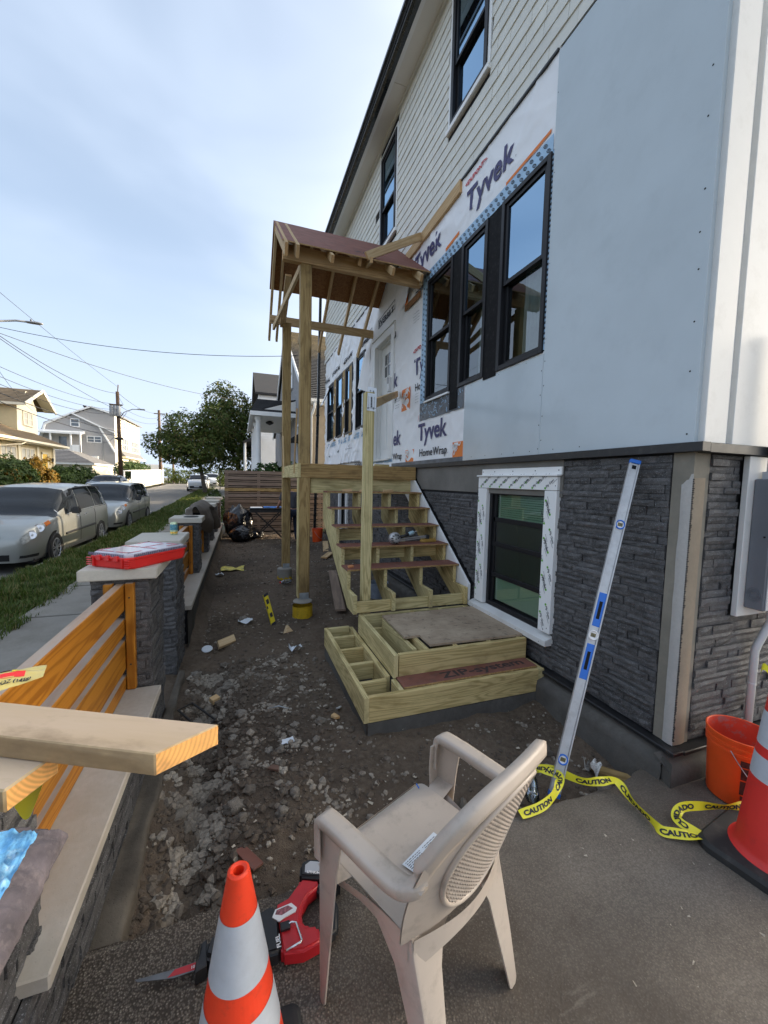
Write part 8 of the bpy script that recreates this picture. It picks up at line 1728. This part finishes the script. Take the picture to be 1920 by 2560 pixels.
# ================================================================== CARS
def spline(P, x):
    if x <= P[0][0]: return P[0][1]
    for (a, u), (c, v) in zip(P, P[1:]):
        if x <= c: t = (x - a) / (c - a); t = t * t * (3 - 2 * t) * .35 + t * .65; return u + (v - u) * t
    return P[-1][1]
def car(name, label, loc, rz, L, Wd, top, belt, plan, wheels, R, paint, gl, ws, win, group, cat, roofrack=True, moulding=True, front=None, taper=.74):
    """local: +x = right hand side seen from the driver, y from 0 (nose) to L (tail), z up"""
    t = thing(name, label, cat, loc, rz, group); hw = Wd / 2
    def S(y, k):   # k: 0 sill .. 4 belt .. 7 roof centre, continuous
        w = hw * spline(plan, y); tz = spline(top, y); bz = min(spline(belt, y), tz - .04); zb = .20 + .10 * sstep(.5, 0, y) * 0 + .12 * sstep(L - .35, L, y)
        low = [(w * .93, zb), (w * .985, zb + .12), (w, (zb + bz) * .5), (w * .992, bz - .12), (w * .965, bz)]
        gh_ = tz - bz
        if gh_ > .22: up = [(w * (.965 - (.965 - taper) * .55), bz + gh_ * .62), (w * taper * .985, tz - .055), (w * taper * .55, tz - .006), (0, tz)]
        else: up = [(w * .93, bz + gh_ * .45), (w * .84, bz + gh_ * .75), (w * .5, tz - .008), (0, tz)]
        pts = low + up; k = max(0, min(len(pts) - 1.0001, k)); i = int(k); f = k - i; a, c = pts[i], pts[i + 1]; return (a[0] + (c[0] - a[0]) * f, a[1] + (c[1] - a[1]) * f)
    ys = sorted(set([i * L / 46 for i in range(47)])); ks = [0, .5, 1, 1.5, 2, 2.5, 3, 3.5, 4, 4.5, 5, 5.5, 6, 6.5, 7, 7.5, 8]
    b = B(); V = []; nk = len(ks) * 2 - 1
    for y in ys:
        row = [S(y, k) for k in ks]; V += [(x, y, z) for x, z in row] + [(-x, y, z) for x, z in row[-2::-1]]
    F = [(i * nk + j, i * nk + j + 1, (i + 1) * nk + j + 1, (i + 1) * nk + j) for i in range(len(ys) - 1) for j in range(nk - 1)]; F += [tuple(range(nk)), tuple((len(ys) - 1) * nk + j for j in range(nk))]; b.raw(V, F); b.build('body', paint, t, local=True, smooth='all')
    b = B(); b.box((-hw * .86, .25, .16), (hw * .86, L - .3, .32)); b.build('underbody', RUBBER, t, local=True)
    def P(y, k, s, e): x, z = S(y, k); q = .05 if k < 7.9 else -.05; x2, z2 = S(y, k + q); n = Vector((z2 - z, 0, -(x2 - x))) * (1 if q > 0 else -1); n.normalize(); return Vector((s * (x + n.x * e), y, z + n.z * e))
    # windscreen over the slope
    y0, y1 = ws; b = B(); b.grid(lambda u, v: (lambda s, k, y: P(y, k, s, .006))((1 if u >= .5 else -1), 8 - 3.35 * abs(2 * u - 1) * 1.0, y0 + (y1 - y0) * v + .0), 20, 8); sc = b.build('windscreen', gl, t, local=True, smooth='all', recalc=False)
    for s in (-1, 1):
        for (wa, wb, ra, rb) in win:
            b = B(); b.grid(lambda u, v: P(wa + (wb - wa) * u + (ra * (1 - u) + rb * u) * v, 4.12 + 1.72 * v, s, .006), 10, 8); b.build('side_window', gl, t, local=True, smooth='all', recalc=False)
        b = B(); b.tube([P(win[0][0] + (win[-1][1] - win[0][0]) * i / 20, 4.06, s, .008) for i in range(21)], .010, 5); b.build('window_trim', CHROME if moulding else VAN_TRIM, t, local=True)
        for wy in wheels:
            b = B(); M = Matrix.Translation((s * (hw * spline(plan, wy) * .985), wy, R)) @ Matrix.Rotation(radians(90) * s, 4, 'Y'); b.lathe([(0, .012), (R + .055, .012), (R + .06, 0)], 32, M); b.build('wheel_arch', SHADOWGAP, t, local=True)
            b = B(); M = Matrix.Translation((s * (hw * spline(plan, wy) - .195), wy, R)) @ Matrix.Rotation(radians(90) * s, 4, 'Y'); b.lathe([(R * .6, 0), (R * .95, .0), (R, .03), (R, .185), (R * .94, .215), (R * .70, .212), (R * .66, .19), (0, .17)], 32, M); wl_ = b.build('wheel', TYRE, t, local=True, smooth=True)
            b = B(); b.lathe([(R * .67, .205), (R * .62, .212), (R * .60, .19)], 32, M); b.lathe([(0, .212), (R * .15, .210), (R * .17, .18)], 16, M)
            for j in range(7):
                a = 6.283 * j / 7
                for da in (-.10, .10): b.bar(M @ Vector((R * .12 * cos(a), R * .12 * sin(a), .200)), M @ Vector((R * .64 * cos(a + da * 1.8), R * .64 * sin(a + da * 1.8), .200)), .016, .014)
            b.build('rim', WHEELRIM, wl_, local=True)
        # mirror, handles, moulding
        my = win[0][0] + .16; b = B(); q = P(my, 4.0, s, .0); b.hexa([q + Vector((s * d_[0], d_[1], d_[2])) for d_ in ((.03, -.03, .04), (.25, -.05, .03), (.25, .06, .03), (.03, .07, .04), (.05, -.02, .19), (.24, -.03, .20), (.24, .06, .20), (.05, .06, .19))]); b.build('mirror', VAN_TRIM if moulding else paint, t, local=True, bevel=.03, seg=2, smooth=True)
        for hy in (win[0][1] - .13, win[1][0] + .28 if len(win) > 1 else win[0][1] - .1):
            b = B(); q = P(hy, 3.25, s, .012); b.box(q - Vector((.012, .09, .016)), q + Vector((.012, .09, .016))); b.build('door_handle', CHROME if moulding else paint, t, local=True, bevel=.006)
        if moulding: b = B(); b.tube([P(wheels[0] + .50 + (wheels[1] - wheels[0] - 1.0) * i / 8, 2.0, s, .008) for i in range(9)], .028, 6); b.build('side_moulding', VAN_TRIM, t, local=True)
        for dy in (win[0][1] + .0, win[1][1] - .1 if len(win) > 1 else L * .6): b = B(); b.tube([P(dy, k, s, .002) for k in (1, 2, 3, 3.9)], .005, 4); b.build('door_seam', SHADOWGAP, t, local=True)
        # lamps
        if front: front(b, t, P, S, s, L)
        b = B(); b.grid(lambda u, v: P(L - .02 - .16 * u, 3.0 + 1.6 * v, s, .006), 3, 5); b.build('tail_lamp', TAILRED, t, local=True, recalc=False)
        if roofrack: b = B(); b.tube([P(ws[1] + .25, 5.7, s, .0)] + [P(ws[1] + .45 + i * .24, 5.75, s, .06) for i in range(9)] + [P(ws[1] + 2.62, 5.7, s, .0)], .017, 6); b.build('roof_rail', VAN_TRIM, t, local=True, smooth='all')
    if roofrack:
        for yy in (ws[1] + .8, ws[1] + 1.9): b = B(); a = P(yy, 5.8, 1, .06); c = P(yy, 5.8, -1, .06); b.bar(a, c, .05, .025); b.build('roof_bar', VAN_TRIM, t, local=True)
    return t, P, S
def van_front(b, t, P, S, s, L):
    def N(u, v): return P(.02 + .80 * u ** 1.25, 3.25 + 1.45 * v * (1 - .25 * u) + .62 * u, s, .008)
    b = B(); b.grid(lambda u, v: N(.06 + .80 * u, v), 12, 6); hl = b.build('headlight', LAMPGLASS, t, local=True, smooth='all', recalc=False)
    for cu in (.30, .56): c_ = N(cu, .5); b = B(); q = Vector((s * .5, -1, .25)).to_track_quat('Z', 'Y').to_matrix().to_4x4(); b.lathe([(.080, .0), (.084, .012), (.06, .006), (0, .018)], 18, Matrix.Translation(c_) @ q); b.build('reflector', CHROME, hl, local=True, smooth=True)
    b = B(); b.grid(lambda u, v: P(.02 + .80 * (.78 + .2 * u) ** 1.25, 3.25 + 1.45 * v * .78 + .62 * (.78 + .2 * u), s, .010), 3, 5); b.build('indicator', AMBER, hl, local=True, recalc=False)
    b = B(); b.grid(lambda u, v: P(.02 + .30 * u, .7 + .45 * v, s, .008), 6, 2); b.build('fog_recess', VAN_TRIM, t, local=True, recalc=False)
VTOP = [(0, .66), (.05, .80), (.25, .93), (.7, 1.01), (1.12, 1.07), (1.55, 1.34), (2.08, 1.63), (2.5, 1.70), (3.4, 1.73), (4.4, 1.70), (4.75, 1.62), (5.0, 1.30), (5.1, .95)]
VBELT = [(0, .62), (.5, .86), (1.1, .97), (2, 1.01), (3.5, 1.05), (5.1, 1.06)]; VPLAN = [(0, .70), (.08, .82), (.3, .93), (.8, .985), (1.5, 1.0), (4.2, 1.0), (4.8, .95), (5.0, .90), (5.1, .80)]
VWIN = [(1.62, 2.42, .36, .16), (2.50, 3.62, .12, .02), (3.68, 4.60, .02, -.12)]
def minivan(label, y, zf):
    t, P, S = car('minivan', label, (-4.80, y, zf), 0, 5.1, 1.95, VTOP, VBELT, VPLAN, (.97, 3.97), .335, VAN, CARGLASS, (1.10, 2.10), VWIN, 'silver minivans parked along the verge', 'minivan', True, True, van_front)
    b = B(); b.box((-.36, -.02, .62), (.36, .05, .70)); b.box((-.40, -.03, .70), (.40, .06, .735)); b.build('grille_bar', CHROME, t, local=True, bevel=.01); b = B(); b.box((-.34, -.012, .52), (.34, .06, .62)); b.build('grille', VAN_TRIM, t, local=True); b = B(); b.box((-.55, -.012, .24), (.55, .04, .36)); b.build('lower_intake', SHADOWGAP, t, local=True); b = B(); b.box((-.16, -.03, .40), (.16, -.014, .50)); b.build('number_plate', PAPER, t, local=True)
    b = B(); b.grid(lambda u, v: P(1.04 + .05 * v, 8 - 3.2 * abs(2 * u - 1), (1 if u >= .5 else -1), .009), 16, 1); b.build('wiper_cowl', VAN_TRIM, t, local=True, recalc=False); b = B(); a = [P(1.30, 5.0, 1, .009), P(1.30, 5.25, 1, .009), P(1.36, 5.25, 1, .009), P(1.36, 5.0, 1, .009)]; b.poly(a); b.build('window_sticker', PAPER, t, local=True, recalc=False); return t
minivan('nearer silver minivan with dark mirrors parked nose towards the camera', 9.72, -.262); minivan('farther silver minivan parked close behind the first one', 15.95, -.262)
CT = [(0, .62), (.06, .84), (.3, .98), (.9, 1.05), (1.3, 1.32), (1.75, 1.56), (2.3, 1.62), (3.4, 1.60), (3.9, 1.45), (4.1, 1.0)]; CB = [(0, .6), (.5, .88), (1, .98), (4.1, 1.05)]; CP = [(0, .8), (.1, .9), (.5, .98), (1, 1), (3.5, 1), (3.9, .94), (4.1, .86)]
def suv_front(b, t, P, S, s, L): b = B(); b.grid(lambda u, v: P(.03 + .4 * u, 3.2 + .8 * v, s, .008), 5, 4); b.build('headlight', LAMPGLASS, t, local=True, recalc=False); b = B(); b.grid(lambda u, v: P(.01 + .35 * u, .5 + 1.1 * v, s, .008), 5, 3); b.build('bumper_trim', VAN_TRIM, t, local=True, recalc=False)
for lab, x, y in (('white compact car parked beyond the crooked street tree', -3.95, 42.3), ('second white car behind the compact one near the hedge', -3.30, 52)):
    t, P, S = car('compact_car', lab, (x, y, -.25 + rise(y) + .02), 0, 4.1, 1.80, CT, CB, CP, (.8, 3.3), .33, CARWHITE, CARGLASS, (1.02, 1.78), [(1.45, 2.2, .3, .1), (2.28, 3.3, .08, 0)], 'white cars parked far down the street', 'car', False, False, suv_front, .80)
    b = B(); b.box((-.6, -.03, .28), (.6, .05, .50)); b.build('lower_grille', VAN_TRIM, t, local=True); b = B(); b.box((-.22, -.045, .38), (.22, -.03, .48)); b.build('number_plate', PAPER, t, local=True)
DT = [(0, .6), (.1, .74), (.9, .92), (1.3, .98), (1.9, 1.32), (2.6, 1.40), (3.3, 1.34), (4.0, 1.02), (4.5, .98), (4.6, .7)]
car('dark_sedan', 'dark blue sedan whose roof shows behind the minivans', (-8.3, 29.2, -.25 + rise(31) + .25), 0, 4.6, 1.8, DT, [(0, .6), (1, .86), (4.6, .92)], [(0, .75), (.3, .93), (1, 1), (3.8, 1), (4.6, .8)], (.9, 3.6), .32, CARDARK, CARGLASS, (1.3, 1.95), [(1.75, 2.5, .3, .1), (2.6, 3.5, .08, -.15)], None, 'car', False, False, suv_front)
